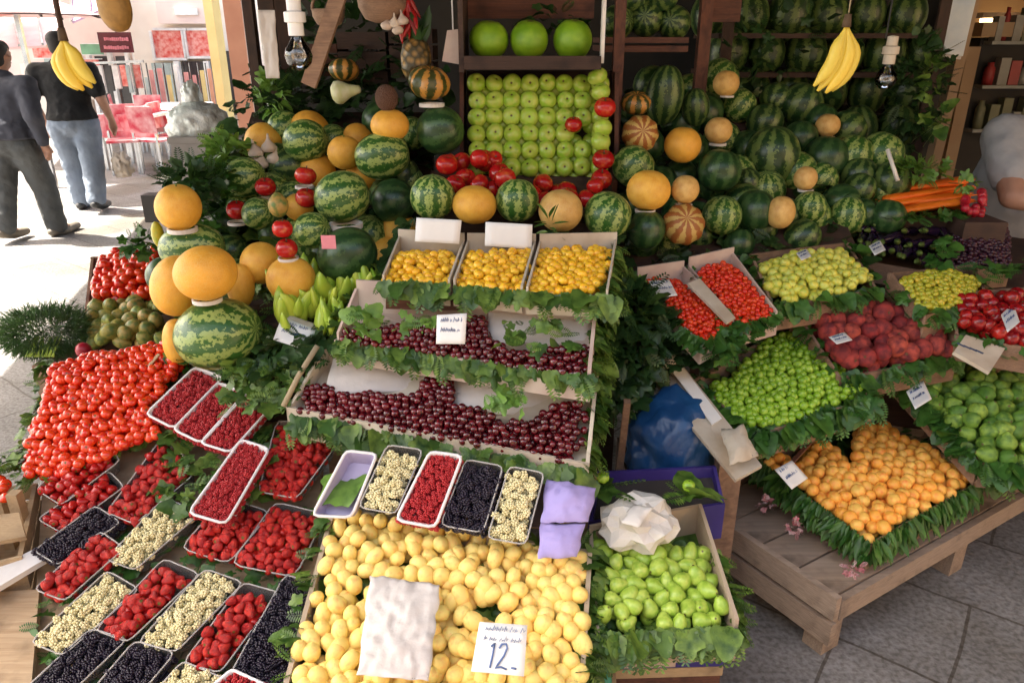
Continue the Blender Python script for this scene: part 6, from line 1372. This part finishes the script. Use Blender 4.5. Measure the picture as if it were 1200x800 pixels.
# tiny red plums
cr1 = G4((822, 406, .87), (866, 381, .90), (800, 318, 1.0), (746, 326, .99)); cr2 = G4((864, 386, .90), (912, 372, .92), (858, 302, 1.03), (806, 314, 1.01))
RP = [[(751, 330), (768, 326), (795, 330), (812, 345), (838, 362), (858, 376), (850, 392), (825, 402), (790, 385), (765, 355)], [(815, 322), (830, 310), (852, 308), (880, 330), (908, 362), (905, 372), (880, 384), (862, 376), (840, 350)]]
RL = ['carton of tiny red plums with the price card', 'carton of tiny red plums beside the pale greengages']
for i, c4 in enumerate((cr1, cr2)):
    cen = sum(c4, Vector()) / 4; cr = crate('fruit_carton', c4, .01, .06, .007, 'pink_carton', RL[i], 'carton', ups=(.004, .02, .04, .008))
    Ms = fringe([c4[0], c4[1]], outv(c4[0], c4[1]), 18, .06, .7) + fringe([c4[3], c4[0]], outv(c4[3], c4[0]), 22 if i == 0 else 6, .07, .9)
    leaves_obj('leaf_lining', Ms, 'fern_leaf', parent=cr)
    heap('red_plum', c4, RP[i], .0205, 'tiny red plum * of the ' + ['carton with the card', 'carton by the greengages'][i], 'red plum', 'tiny red plums in their cartons', dome=.012, tight=.88, layers=2, jit=.4)
slab(G4((852, 378, .93), (862, 372, .935), (820, 326, 1.01), (806, 332, 1.0)), .008, 'cream_carton', 'carton_flap', None, 'cream cardboard flap between the two cartons of tiny red plums', 'cardboard')
card([(768, 349, PZ(768, 349, .97).y), (794, 346, PZ(794, 346, .975).y), (784, 327, PZ(784, 327, 1.0).y), (760, 329, PZ(760, 329, 1.0).y)], 'white price card on the tiny red plums', 30)
scatter(G4((835, 440, .80), (900, 400, .86), (880, 378, .89), (820, 400, .85)), 40, .07, 'fern_leaf', 'fern green leaves between the tiny red plums and the green plums')
scatter(G4((800, 440, .75), (840, 430, .78), (850, 400, .83), (800, 395, .82)), 40, .07, 'dark_leaf', 'dark leaves below the carton of tiny red plums with the card')
# greengages, peaches, nectarines, grapes, figs
def tray(c, poly, kind, diam, lab, cat, grp, tl, leaves=(20, 10), **k):
    global cen
    c4 = G4(*c); cen = sum(c4, Vector()) / 4; cr = crate('fruit_crate', c4, .008, .08, .01, 'old_wood', tl, 'crate')
    slab([p - z0 * .05 for p in c4], .006, 'dark_leaf', 'leaf_bed', cr)
    Ms = fringe([c4[0], c4[1]], outv(c4[0], c4[1]), int(leaves[0] * 1.4), .09, 1.1) + fringe([c4[3], c4[0]], outv(c4[3], c4[0]), leaves[1], .08, .8) + fringe([c4[1], c4[2]], outv(c4[1], c4[2]), leaves[1], .07, .3)
    leaves_obj('leaf_lining', Ms, 'fern_leaf', parent=cr); leaves_obj('leaf_filling', bed([p - z0 * .035 for p in c4], 80, .06), 'fern_leaf', parent=cr)
    heap(kind, c4, poly, diam, lab, cat, grp, **k); return cr
tray(((905, 362, .92), (1030, 342, .94), (992, 286, 1.03), (878, 300, 1.02)), [(888, 315), (930, 297), (985, 292), (1008, 315), (1020, 328), (985, 345), (940, 356), (905, 347)], 'greengage', .036, 'pale yellow green greengage * of its leafy crate', 'greengage', 'greengages in their crate', 'crate of pale greengages beside the tiny red plums', dome=.03, tight=.88, layers=2)
tray(((985, 446, .72), (1122, 420, .76), (1090, 340, .88), (925, 360, .87)), [(932, 372), (975, 352), (1010, 340), (1060, 350), (1112, 370), (1118, 410), (1080, 428), (1030, 440), (985, 428), (955, 400)], 'peach', .070, 'fuzzy dark red peach * of the heaped crate', 'peach', 'dark red peaches in their crate', 'crate heaped with dark red peaches', dome=.06, tight=.84, layers=2)
tray(((1085, 372, .90), (1160, 352, .92), (1140, 312, .98), (1040, 322, .98)), [(1045, 332), (1080, 320), (1115, 317), (1150, 330), (1130, 352), (1100, 368), (1068, 354)], 'yellow_grape', .022, 'small yellow green grape * of the loose heap', 'grape', 'yellow green grapes', 'crate of loose yellow green grapes', dome=.03, tight=.88, layers=2, leaves=(8, 4))
tray(((1120, 395, .84), (1260, 420, .82), (1260, 335, .96), (1112, 345, .94)), [(1108, 366), (1130, 347), (1180, 341), (1215, 345), (1215, 425), (1190, 420), (1170, 392), (1122, 380)], 'nectarine', .052, 'shiny dark red nectarine * of the crate near the seller', 'nectarine', 'nectarines in their crate', 'crate of shiny dark red nectarines near the seller', dome=.03, tight=.88, layers=2, leaves=(6, 2))
tray(((1150, 545, .50), (1290, 560, .50), (1210, 425, .68), (1050, 440, .66)), [(1042, 445), (1075, 427), (1110, 420), (1150, 425), (1215, 450), (1215, 555), (1165, 542), (1140, 518), (1090, 498), (1055, 472)], 'fig', .060, 'plump green fig * of the crate behind the apricots', 'fig', 'green figs in their crate', 'leaf lined crate of plump green figs', dome=.04, tight=.9, layers=2, leaves=(90, 60), tilt=1.4)
Ms = fringe(G4((1128, 520, .54), (1165, 560, .46), (1215, 545, .46)), Vector((.2, -1, 0)), 50, .09, 1.2, wid=.04); o = leaves_obj('leaf_drape', Ms, 'vine_leaf'); tag(o, 'large pale leaves hanging from the fig crate', 'leaves', kind='stuff')
slab(G4((1160, 436, .80), (1178, 408, .83), (1132, 392, .86), (1118, 412, .84)), .012, 'cream_carton', 'carton_end', None, 'cream carton end with dark printed strokes below the nectarines', 'cardboard')
mb = MB(); 
for k in range(4): a = PZ(1122 + k * 7, 402 + k * 2.6, .855); mb.bar(a, a + Vector((.012, -.022, -.003)), .006, .003)
o = mb.build('printed_strokes', 'ink'); reparent(o, bpy.data.objects['carton_end'])
for px, py, zz, lb, sd_ in ((1077, 462, .70, 'white price card standing in the green figs', 40), (1184, 372, .93, 'folded white price card on the nectarines', 41), (1028, 290, 1.06, 'white price card on the dark eggplants', 42), (942, 298, 1.05, 'small white card behind the greengages', 43), (985, 396, .87, 'white price card on the peaches', 44)):
    w, h = ((15, 17) if sd_ == 40 else (11, 17) if sd_ == 41 else (10, 9) if sd_ == 42 else (9, 7) if sd_ == 43 else (14, 7)); f_ = lambda x, y: (x, y, PZ(x, y, zz).y)
    card([f_(px - w * .3, py + h), f_(px + w, py + h * .3), f_(px + w * .3, py - h), f_(px - w, py - h * .2)], lb, sd_)
# eggplants
def plant_mesh():
    mb = MB(); mb.tube([(0, 0, -1), (0, .02, -.85), (.03, .04, -.4), (.06, .04, .1), (.03, 0, .6), (0, 0, .9)], [.08, .24, .3, .25, .18, .12], 12); k = len(mb.f); mb.tube([(0, 0, .84), (0, 0, .98), (.02, 0, 1.15)], [.17, .1, .05], 8)
    me = bpy.data.meshes.new('eggplant'); me.from_pydata([tuple(v) for v in mb.v], [], mb.f); me.polygons.foreach_set('use_smooth', [True] * len(mb.f)); me.materials.append(MATS['eggplant']); me.materials.append(MATS['stem_green']); me.polygons.foreach_set('material_index', [0] * k + [1] * (len(mb.f) - k)); me.update(); return me
T['eggplant'] = plant_mesh()
c4 = G4((1010, 305, .96), (1110, 322, .93), (1120, 275, 1.03), (985, 262, 1.05))
for r_ in range(3):
    for k in range(10):
        u = (k + .5 * (r_ % 2) + .3) / 10.5; v = (r_ + .4) / 3; p = c4[0].lerp(c4[1], u).lerp(c4[3].lerp(c4[2], u), v) + z0 * (.02 + random.uniform(0, .02))
        o = bpy.data.objects.new('eggplant', T['eggplant']); C.objects.link(o); o.matrix_basis = TRS(p, Euler((R(85) + random.uniform(-.2, .2), random.uniform(-.2, .2), R(-40) + random.uniform(-.5, .5))), (.075, .075, .085)); tag(o, 'glossy dark eggplant in the %s row of the shaded crate' % ['front', 'middle', 'back'][r_], 'eggplant', 'eggplants in the shaded crate')
crate('fruit_crate', c4, .0, .08, .01, 'old_wood', 'shaded crate of dark eggplants behind the greengages', 'crate')
c4 = G4((1110, 318, .96), (1185, 312, .96), (1180, 262, 1.06), (1098, 266, 1.05)); cen = sum(c4, Vector()) / 4
crate('fruit_crate', c4, .0, .08, .01, 'old_wood', 'crate of dark purple grapes beside the seller', 'crate'); heap('dark_grape', c4, None, .02, 'dark purple grape * of the crate beside the seller', 'grape', 'dark purple grapes beside the seller', dome=.04, tight=.88, layers=2)
scatter(G4((1095, 318, .97), (1120, 322, .97), (1108, 280, 1.04), (1095, 285, 1.04)), 16, .07, 'fern_leaf', 'leaves between the eggplants and the purple grapes'); scatter(G4((1130, 335, .95), (1220, 330, .95), (1220, 312, .98), (1140, 320, .97)), 24, .07, 'fern_leaf', 'leaves between the grapes and the nectarines')
# carrots, radishes, greens
def carrot_mesh():
    mb = MB(); mb.tube([(0, 0, -1), (.02, 0, -.6), (0, .02, 0), (.01, 0, .6), (0, 0, .8), (0, 0, .84)], [.015, .06, .1, .125, .12, .04], 10); me = bpy.data.meshes.new('carrot'); me.from_pydata([tuple(v) for v in mb.v], [], mb.f); me.polygons.foreach_set('use_smooth', [True] * len(mb.f)); me.materials.append(MATS['carrot']); me.update(); return me
T['carrot'] = carrot_mesh()
for k in range(34):
    x = 1083 + random.uniform(-3, 3); lay = k // 9; y = 245 - lay * 8.5 - random.uniform(0, 3); Y = 2.92 + lay * .045 + random.uniform(0, .03)
    o = bpy.data.objects.new('carrot', T['carrot']); C.objects.link(o); o.matrix_basis = TRS(PY(x, y, Y + (k % 9) * .012), Euler((0, R(90 if k % 2 else -90) + R(-8), random.uniform(-.12, .12))), (.125, .22, .2)); tag(o, 'bright orange carrot in layer %s of the stacked heap' % ['nearest the bottom', 'second from the bottom', 'third from the bottom', 'on the very top'][min(lay, 3)], 'carrot', 'carrots stacked beside the watermelons')
herb(1080, 200, 3.02, (.10, .04, .035), 90, .045, 'fresh_leaf', 'yellow green leafy tops behind the carrots', name='carrot_tops', cat='leafy tops')
mb = MB(); a = PY(1082, 254, 2.9); mb.box((a.x - .17, 2.9, a.z - .12), (a.x + .19, 3.25, a.z - .0)); o = mb.build('wooden_box', 'dark_wood'); tag(o, 'dark box under the carrots', 'box')
mb = MB(); a = PY(1085, 258, 2.62); Ms = bed([PY(1045, 260, 2.84), PY(1130, 256, 2.84), PY(1130, 246, 2.92), PY(1045, 250, 2.92)], 40, .06); o = leaves_obj('vine_leaves', Ms, 'fern_leaf'); tag(o, 'green leaves in front of the carrots', 'leaves', kind='stuff')
for k in range(16):
    put('radish', PY(1141 + random.uniform(-11, 11), 236 + random.uniform(-16, 16), 2.85 + random.uniform(0, .08)), .017, 'small red radish in the bunch beside the carrots', 'radish', 'radishes beside the carrots')
herb(1130, 214, 2.95, (.04, .04, .02), 24, .04, 'fresh_leaf', 'leafy tops of the radish bunch', name='radish_tops', cat='leafy tops')
mb = MB(); a = PY(1141, 256, 2.85); mb.box((a.x - .07, 2.78, a.z - .14), (a.x + .09, 3.05, a.z)); o = mb.build('wooden_box', 'dark_wood'); tag(o, 'dark box under the radish bunch', 'box')
mb = MB(); mb.tube([PY(1040, 175, 3.0), PY(1052, 212, 2.95)], .008, 6); o = mb.build('white_stick', 'paper_white'); tag(o, 'white stick standing left of the carrot tops', 'stick')
# stand under right trays
for (c, lb) in ((((850, 470, .50), (1230, 520, .42), (1230, 330, .80), (900, 345, .80)), 'dark sloping board under the plums peaches and figs'), (((760, 400, .80), (1230, 345, .84), (1230, 262, .96), (740, 310, .92)), 'dark sloping board under the tiny plums and eggplants')): slab(G4(*c), .02, 'dark_wood', 'stand_board', None, lb, 'board')

# ================================================================ PEOPLE
def skin(name, J, bones, mat, parent=None, vox=.011):
    """one closed surface grown round the joints: tapered limbs between them, fused by a voxel remesh"""
    mb = MB()
    def rad(r): return r if isinstance(r, tuple) else (r, r)
    def ring_(p, d, r, n=14):
        d = d.normalized(); x = Vector((1, 0, 0)); x = (x - d * x.dot(d))
        x = x.normalized() if x.length > .3 else Vector((0, 1, 0)) - d * d.y; x.normalize(); y = d.cross(x)
        return [p + x * math.cos(6.2832 * k / n) * r[0] + y * math.sin(6.2832 * k / n) * r[1] for k in range(n)]
    for a, b in bones:
        pa, pb = Vector(J[a][0]), Vector(J[b][0]); ra, rb = rad(J[a][1]), rad(J[b][1]); d = pb - pa; n = 14; vs = []
        if d.length < 1e-4: continue
        for t in range(5):
            u = t / 4; vs += ring_(pa.lerp(pb, u), d, (ra[0] * (1 - u) + rb[0] * u, ra[1] * (1 - u) + rb[1] * u), n)
        fs = [(i * n + k, i * n + (k + 1) % n, (i + 1) * n + (k + 1) % n, (i + 1) * n + k) for i in range(4) for k in range(n)] + [tuple(range(n - 1, -1, -1)), tuple(4 * n + k for k in range(n))]
        mb.add(vs, fs, True)
    for k, (p, r) in J.items():
        r = rad(r); m_ = min(r); rz = m_ if r[0] != r[1] else r[0]; vs = []; n = 14
        for i in range(1, 8):
            t = -math.pi / 2 + math.pi * i / 8; vs += [Vector(p) + Vector((math.cos(t) * r[0] * math.cos(6.2832 * q / n), math.cos(t) * r[1] * math.sin(6.2832 * q / n), math.sin(t) * rz * (1 if 'hem' not in k else .15))) for q in range(n)]
        fs = [(i * n + q, i * n + (q + 1) % n, (i + 1) * n + (q + 1) % n, (i + 1) * n + q) for i in range(6) for q in range(n)] + [tuple(range(n - 1, -1, -1)), tuple(6 * n + q for q in range(n))]
        mb.add(vs, fs, True)
    me = bpy.data.meshes.new(name); me.from_pydata([tuple(v) for v in mb.v], [], mb.f); me.polygons.foreach_set('use_smooth', [True] * len(mb.f)); me.materials.append(MATS[mat]); me.update()
    o = bpy.data.objects.new(name, me); C.objects.link(o)
    rm = o.modifiers.new('remesh', 'REMESH'); rm.mode = 'VOXEL'; rm.voxel_size = vox if name != 'body' else .0075; rm.use_smooth_shade = True
    sm = o.modifiers.new('smooth', 'SMOOTH'); sm.iterations = 5 if name != 'body' else 2; sm.factor = .5
    if name in ('shirt', 'trousers', 't_shirt'):
        tx = bpy.data.textures.get('folds') or bpy.data.textures.new('folds', 'CLOUDS'); tx.noise_scale = .09
        dm = o.modifiers.new('folds', 'DISPLACE'); dm.texture = tx; dm.strength = .022; dm.mid_level = .5
    if parent is not None: o.parent = parent
    return o
plain('skin_tone', (.45, .24, .16), .55); plain('dark_hair', (.02, .015, .012), .7); plain('black_shirt', (.004, .004, .005), .9, (.008, .008, .008), 12, .3); plain('charcoal_shirt', (.045, .048, .065), .9, (.055, .058, .075), 6, .3, bscale=5, bdist=.05)
plain('jeans', (.20, .24, .30), .85, (.165, .20, .255), 5, .5, bscale=7, bdist=.05); plain('dark_trousers', (.085, .09, .09), .85, (.07, .075, .076), 6, .5, bscale=7, bdist=.05); plain('shoe', (.03, .03, .03), .5); plain('tan_shoe', (.2, .17, .13), .6)
plain('grey_shirt', (.32, .32, .33), .85, (.29, .29, .30), 5, .6, bscale=4, bdist=.05); plain('pale_bag', (.6, .5, .4), .5); plain('apron', (.42, .5, .48), .8, (.3, .36, .35), 5, .4)
def person(loc, rz, label, shirt, pants, shoe, stride=.22, arms=((-.1, .1), (.1, -.1)), h=1.0, shortsleeve=False, lean=.0, hair='dark_hair'):
    """faces local +Y; arms: (forward swing of the hand) for each side"""
    root = empty('person', loc, label, 'person', rot=(0, 0, rz)); root.scale = (h, h, h)
    s0, s1 = stride, -stride
    J = {'hip': ((0, 0, .95), (.15, .11)), 'waist': ((0, .01 + lean * .15, 1.10), (.14, .10)), 'chest': ((0, .02 + lean * .35, 1.30), (.17, .115)), 'neckb': ((0, .02 + lean * .5, 1.45), (.07, .065)), 'neck': ((0, .04 + lean * .55, 1.52), .052),
         'skull': ((0, .05 + lean * .6, 1.63), .083), 'crown': ((0, .045 + lean * .6, 1.67), .08), 'chin': ((0, .085 + lean * .6, 1.56), .045), 'browl': ((-.03, .115 + lean * .6, 1.66), .02), 'browr': ((.03, .115 + lean * .6, 1.66), .02),
         'nose': ((0, .145 + lean * .6, 1.61), .015), 'earl': ((-.083, .045 + lean * .6, 1.625), .016), 'earr': ((.083, .045 + lean * .6, 1.625), .016)}
    B = [('hip', 'waist'), ('waist', 'chest'), ('chest', 'neckb'), ('neckb', 'neck'), ('neck', 'skull'), ('skull', 'crown'), ('skull', 'nose'), ('skull', 'chin'), ('skull', 'browl'), ('skull', 'browr'), ('skull', 'earl'), ('skull', 'earr')]
    for sd_, n, st, (el, hn) in ((-1, 'l', s0, arms[0]), (1, 'r', s1, arms[1])):
        J['sh' + n] = ((sd_ * .19, .02 + lean * .42, 1.40), .062); J['el' + n] = ((sd_ * .26, lean * .3 + el * .5 - .02, 1.13), .043); J['wr' + n] = ((sd_ * .25, lean * .3 + hn, .90), .028); J['ha' + n] = ((sd_ * .245, lean * .3 + hn + .03, .82), (.038, .022))
        for f, (fx, fl) in enumerate(((-.026, .068), (-.009, .082), (.009, .08), (.026, .064))): J['f%d' % f + n] = ((sd_ * .245, lean * .3 + hn + .03 + fx, .82 - fl), .009); B.append(('ha' + n, 'f%d' % f + n))
        J['th' + n] = ((sd_ * .245, lean * .3 + hn + .085, .80), .010); B.append(('wr' + n, 'th' + n))
        B += [('chest', 'sh' + n), ('sh' + n, 'el' + n), ('el' + n, 'wr' + n), ('wr' + n, 'ha' + n)]
        J['lh' + n] = ((sd_ * .095, 0, .88), .088); J['kn' + n] = ((sd_ * .10, st * .55 + .03, .50), .056); J['an' + n] = ((sd_ * .10, st, .09 + (.06 if st < 0 else 0)), .040); J['to' + n] = ((sd_ * .11, st + .16, .03 if st > 0 else .045), .032)
        B += [('hip', 'lh' + n), ('lh' + n, 'kn' + n), ('kn' + n, 'an' + n), ('an' + n, 'to' + n)]
    skin('body', J, B, 'skin_tone', root)
    up = lambda v, k, e: tuple(x * k + e for x in v) if isinstance(v, tuple) else v * k + e
    K = {k: (J[k][0], up(J[k][1], 1.05, .02)) for k in ('chest', 'waist', 'hip', 'neckb', 'shl', 'shr', 'ell', 'elr')}
    K['hip'] = ((0, 0, 1.02), (.185, .145)); K['hem'] = ((0, 0, .94), (.205, .165)); b = [('chest', 'waist'), ('waist', 'hip'), ('hip', 'hem'), ('chest', 'neckb'), ('chest', 'shl'), ('shl', 'ell'), ('chest', 'shr'), ('shr', 'elr')]
    if not shortsleeve:
        for n in 'lr': K['wr' + n] = (J['wr' + n][0], .042); b.append(('el' + n, 'wr' + n))
    else:
        for n in 'lr': v = Vector(J['sh' + n][0]).lerp(Vector(J['el' + n][0]), .75); K['el' + n] = (tuple(v), .068)
    skin('shirt', K, b, shirt, root)
    K = {'hip': ((0, 0, .92), (.19, .15)), 'belt': ((0, 0, 1.0), (.18, .14))}; b = [('hip', 'belt')]
    for n in 'lr':
        for k, e in (('lh', .028), ('kn', .036), ('an', .040)): K[k + n] = (J[k + n][0], J[k + n][1] + e)
        b += [('hip', 'lh' + n), ('lh' + n, 'kn' + n), ('kn' + n, 'an' + n)]
    skin('trousers', K, b, pants, root)
    for n in 'lr':
        a = Vector(J['an' + n][0]); t = Vector(J['to' + n][0]); skin('shoe', {'a': (tuple(a + Vector((0, -.05, -.045))), .045), 'm': (tuple(a.lerp(t, .5) + Vector((0, 0, -.03))), .05), 't': (tuple(t + Vector((0, .05, .01))), .04)}, [('a', 'm'), ('m', 't')], shoe, root)
    hc = Vector(J['skull'][0]); skin('hair', {'a': (tuple(hc + Vector((0, -.025, .055))), .085), 'b': (tuple(hc + Vector((0, -.04, -.03))), .068), 'c': (tuple(hc + Vector((0, .02, .075))), .068)}, [('a', 'b'), ('a', 'c')], hair, root)
    for sx in (-.03, .03): me = lathe('eye', [(a * .011, z * .011) for a, z in ball_prof(6)], 8, ['white_paint']); o = link('eye', me, None, root, (sx, .125 + lean * .6, 1.64))
    mb = MB(); mb.tube([(-.024, .128 + lean * .6, 1.575), (0, .136 + lean * .6, 1.573), (.024, .128 + lean * .6, 1.575)], .006, 6); mb.build('mouth', 'maroon', root, own=False).matrix_parent_inverse = Matrix.Identity(4)
    return root
p1 = PZ(40, 283, 0); person((p1.x - .06, p1.y + .1, 0), R(-8), 'man in charcoal shirt and dark trousers striding up the street', 'charcoal_shirt', 'dark_trousers', 'tan_shoe', stride=-.15, arms=((.05, .12), (-.06, .0)), h=.98, lean=.06).scale = (1.22, 1.15, .98)
p2 = PZ(118, 247, 0); person((p2.x - .1, p2.y, 0), R(10), 'man in black shirt and loose faded jeans on the sunny street', 'black_shirt', 'jeans', 'shoe', stride=.12, arms=((-.05, .1), (.0, .18)), h=1.0, shortsleeve=True).scale = (1.25, 1.2, 1.03)
bp = PY(143, 195, p2.y + .05); blob('carrier_bag', 'pale_bag', bp, (.10, .07, .14), .4, 'pale bag held by the man in the black shirt', 'bag', 4)
# the seller, cut by the picture edge; bends over the crates with one forearm across the belly
sx, sy = 2.30, 3.42
root = empty('person', (sx, sy, 0), 'seller in a grey T-shirt standing behind the grapes and radishes', 'person')
J = {'hip': ((0, 0, .93), (.17, .14)), 'waist': ((-.02, -.05, 1.08), (.17, .14)), 'chest': ((-.03, -.14, 1.28), (.19, .14)), 'neckb': ((-.02, -.2, 1.42), (.08, .075)), 'neck': ((0, -.25, 1.49), .056), 'skull': ((0, -.30, 1.58), .083), 'crown': ((0, -.31, 1.62), .08), 'chin': ((0, -.34, 1.51), .045), 'nose': ((0, -.395, 1.56), .015), 'earl': ((-.083, -.29, 1.58), .016), 'earr': ((.083, -.29, 1.58), .016),
     'shl': ((-.2, -.14, 1.36), .07), 'ell': ((-.26, -.36, 1.15), .05), 'wrl': ((-.06, -.50, 1.12), .034), 'hal': ((.03, -.52, 1.11), (.038, .024)), 'shr': ((.2, -.14, 1.36), .07), 'elr': ((.27, -.24, 1.1), .048), 'wrr': ((.12, -.43, 1.0), .032), 'har': ((.05, -.46, .97), (.038, .024)),
     'lhl': ((-.1, 0, .86), .09), 'knl': ((-.1, 0, .48), .06), 'anl': ((-.1, .02, .09), .042), 'tol': ((-.11, -.14, .035), .034), 'lhr': ((.1, 0, .86), .09), 'knr': ((.1, 0, .48), .06), 'anr': ((.1, .02, .09), .042), 'tor': ((.11, -.14, .035), .034)}
B = [('hip', 'waist'), ('waist', 'chest'), ('chest', 'neckb'), ('neckb', 'neck'), ('neck', 'skull'), ('skull', 'crown'), ('skull', 'nose'), ('skull', 'chin'), ('skull', 'earl'), ('skull', 'earr')]
for n in 'lr':
    B += [('chest', 'sh' + n), ('sh' + n, 'el' + n), ('el' + n, 'wr' + n), ('wr' + n, 'ha' + n), ('hip', 'lh' + n), ('lh' + n, 'kn' + n), ('kn' + n, 'an' + n), ('an' + n, 'to' + n)]
    d = 1 if n == 'l' else -1; h0 = Vector(J['ha' + n][0])
    for f, (fz, fl) in enumerate(((-.026, .068), (-.009, .082), (.009, .08), (.026, .064))): J['f%d' % f + n] = (tuple(h0 + Vector((d * fl, -.01, fz))), .009); B.append(('ha' + n, 'f%d' % f + n))
    J['th' + n] = (tuple(h0 + Vector((d * .02, -.03, .055))), .010); B.append(('wr' + n, 'th' + n))
skin('body', J, B, 'skin_tone', root)
K = {'chest': (J['chest'][0], (.235, .175)), 'waist': (J['waist'][0], (.225, .18)), 'hip': ((0, 0, .9), (.23, .185)), 'neckb': (J['neckb'][0], (.10, .09)), 'shl': (J['shl'][0], .10), 'ell': (tuple(Vector(J['shl'][0]).lerp(Vector(J['ell'][0]), .62)), .085), 'shr': (J['shr'][0], .10), 'elr': (tuple(Vector(J['shr'][0]).lerp(Vector(J['elr'][0]), .8)), .095)}
skin('t_shirt', K, [('chest', 'waist'), ('waist', 'hip'), ('chest', 'neckb'), ('chest', 'shl'), ('shl', 'ell'), ('chest', 'shr'), ('shr', 'elr')], 'grey_shirt', root)
K = {'hip': ((0, 0, .92), (.19, .15))}; b = []
for n in 'lr':
    for k, e in (('lh', .035), ('kn', .04), ('an', .04)): K[k + n] = (J[k + n][0], J[k + n][1] + e)
    b += [('hip', 'lh' + n), ('lh' + n, 'kn' + n), ('kn' + n, 'an' + n)]
skin('trousers', K, b, 'dark_trousers', root)
skin('hair', {'a': ((0, -.28, 1.635), .086), 'b': ((0, -.24, 1.56), .068)}, [('a', 'b')], 'dark_hair', root)
for x in (-.03, .03): me = lathe('eye', [(a * .011, z * .011) for a, z in ball_prof(6)], 8, ['white_paint']); link('eye', me, None, root, (x - .01, -.375, 1.595))

flush()
bpy.context.view_layer.update()
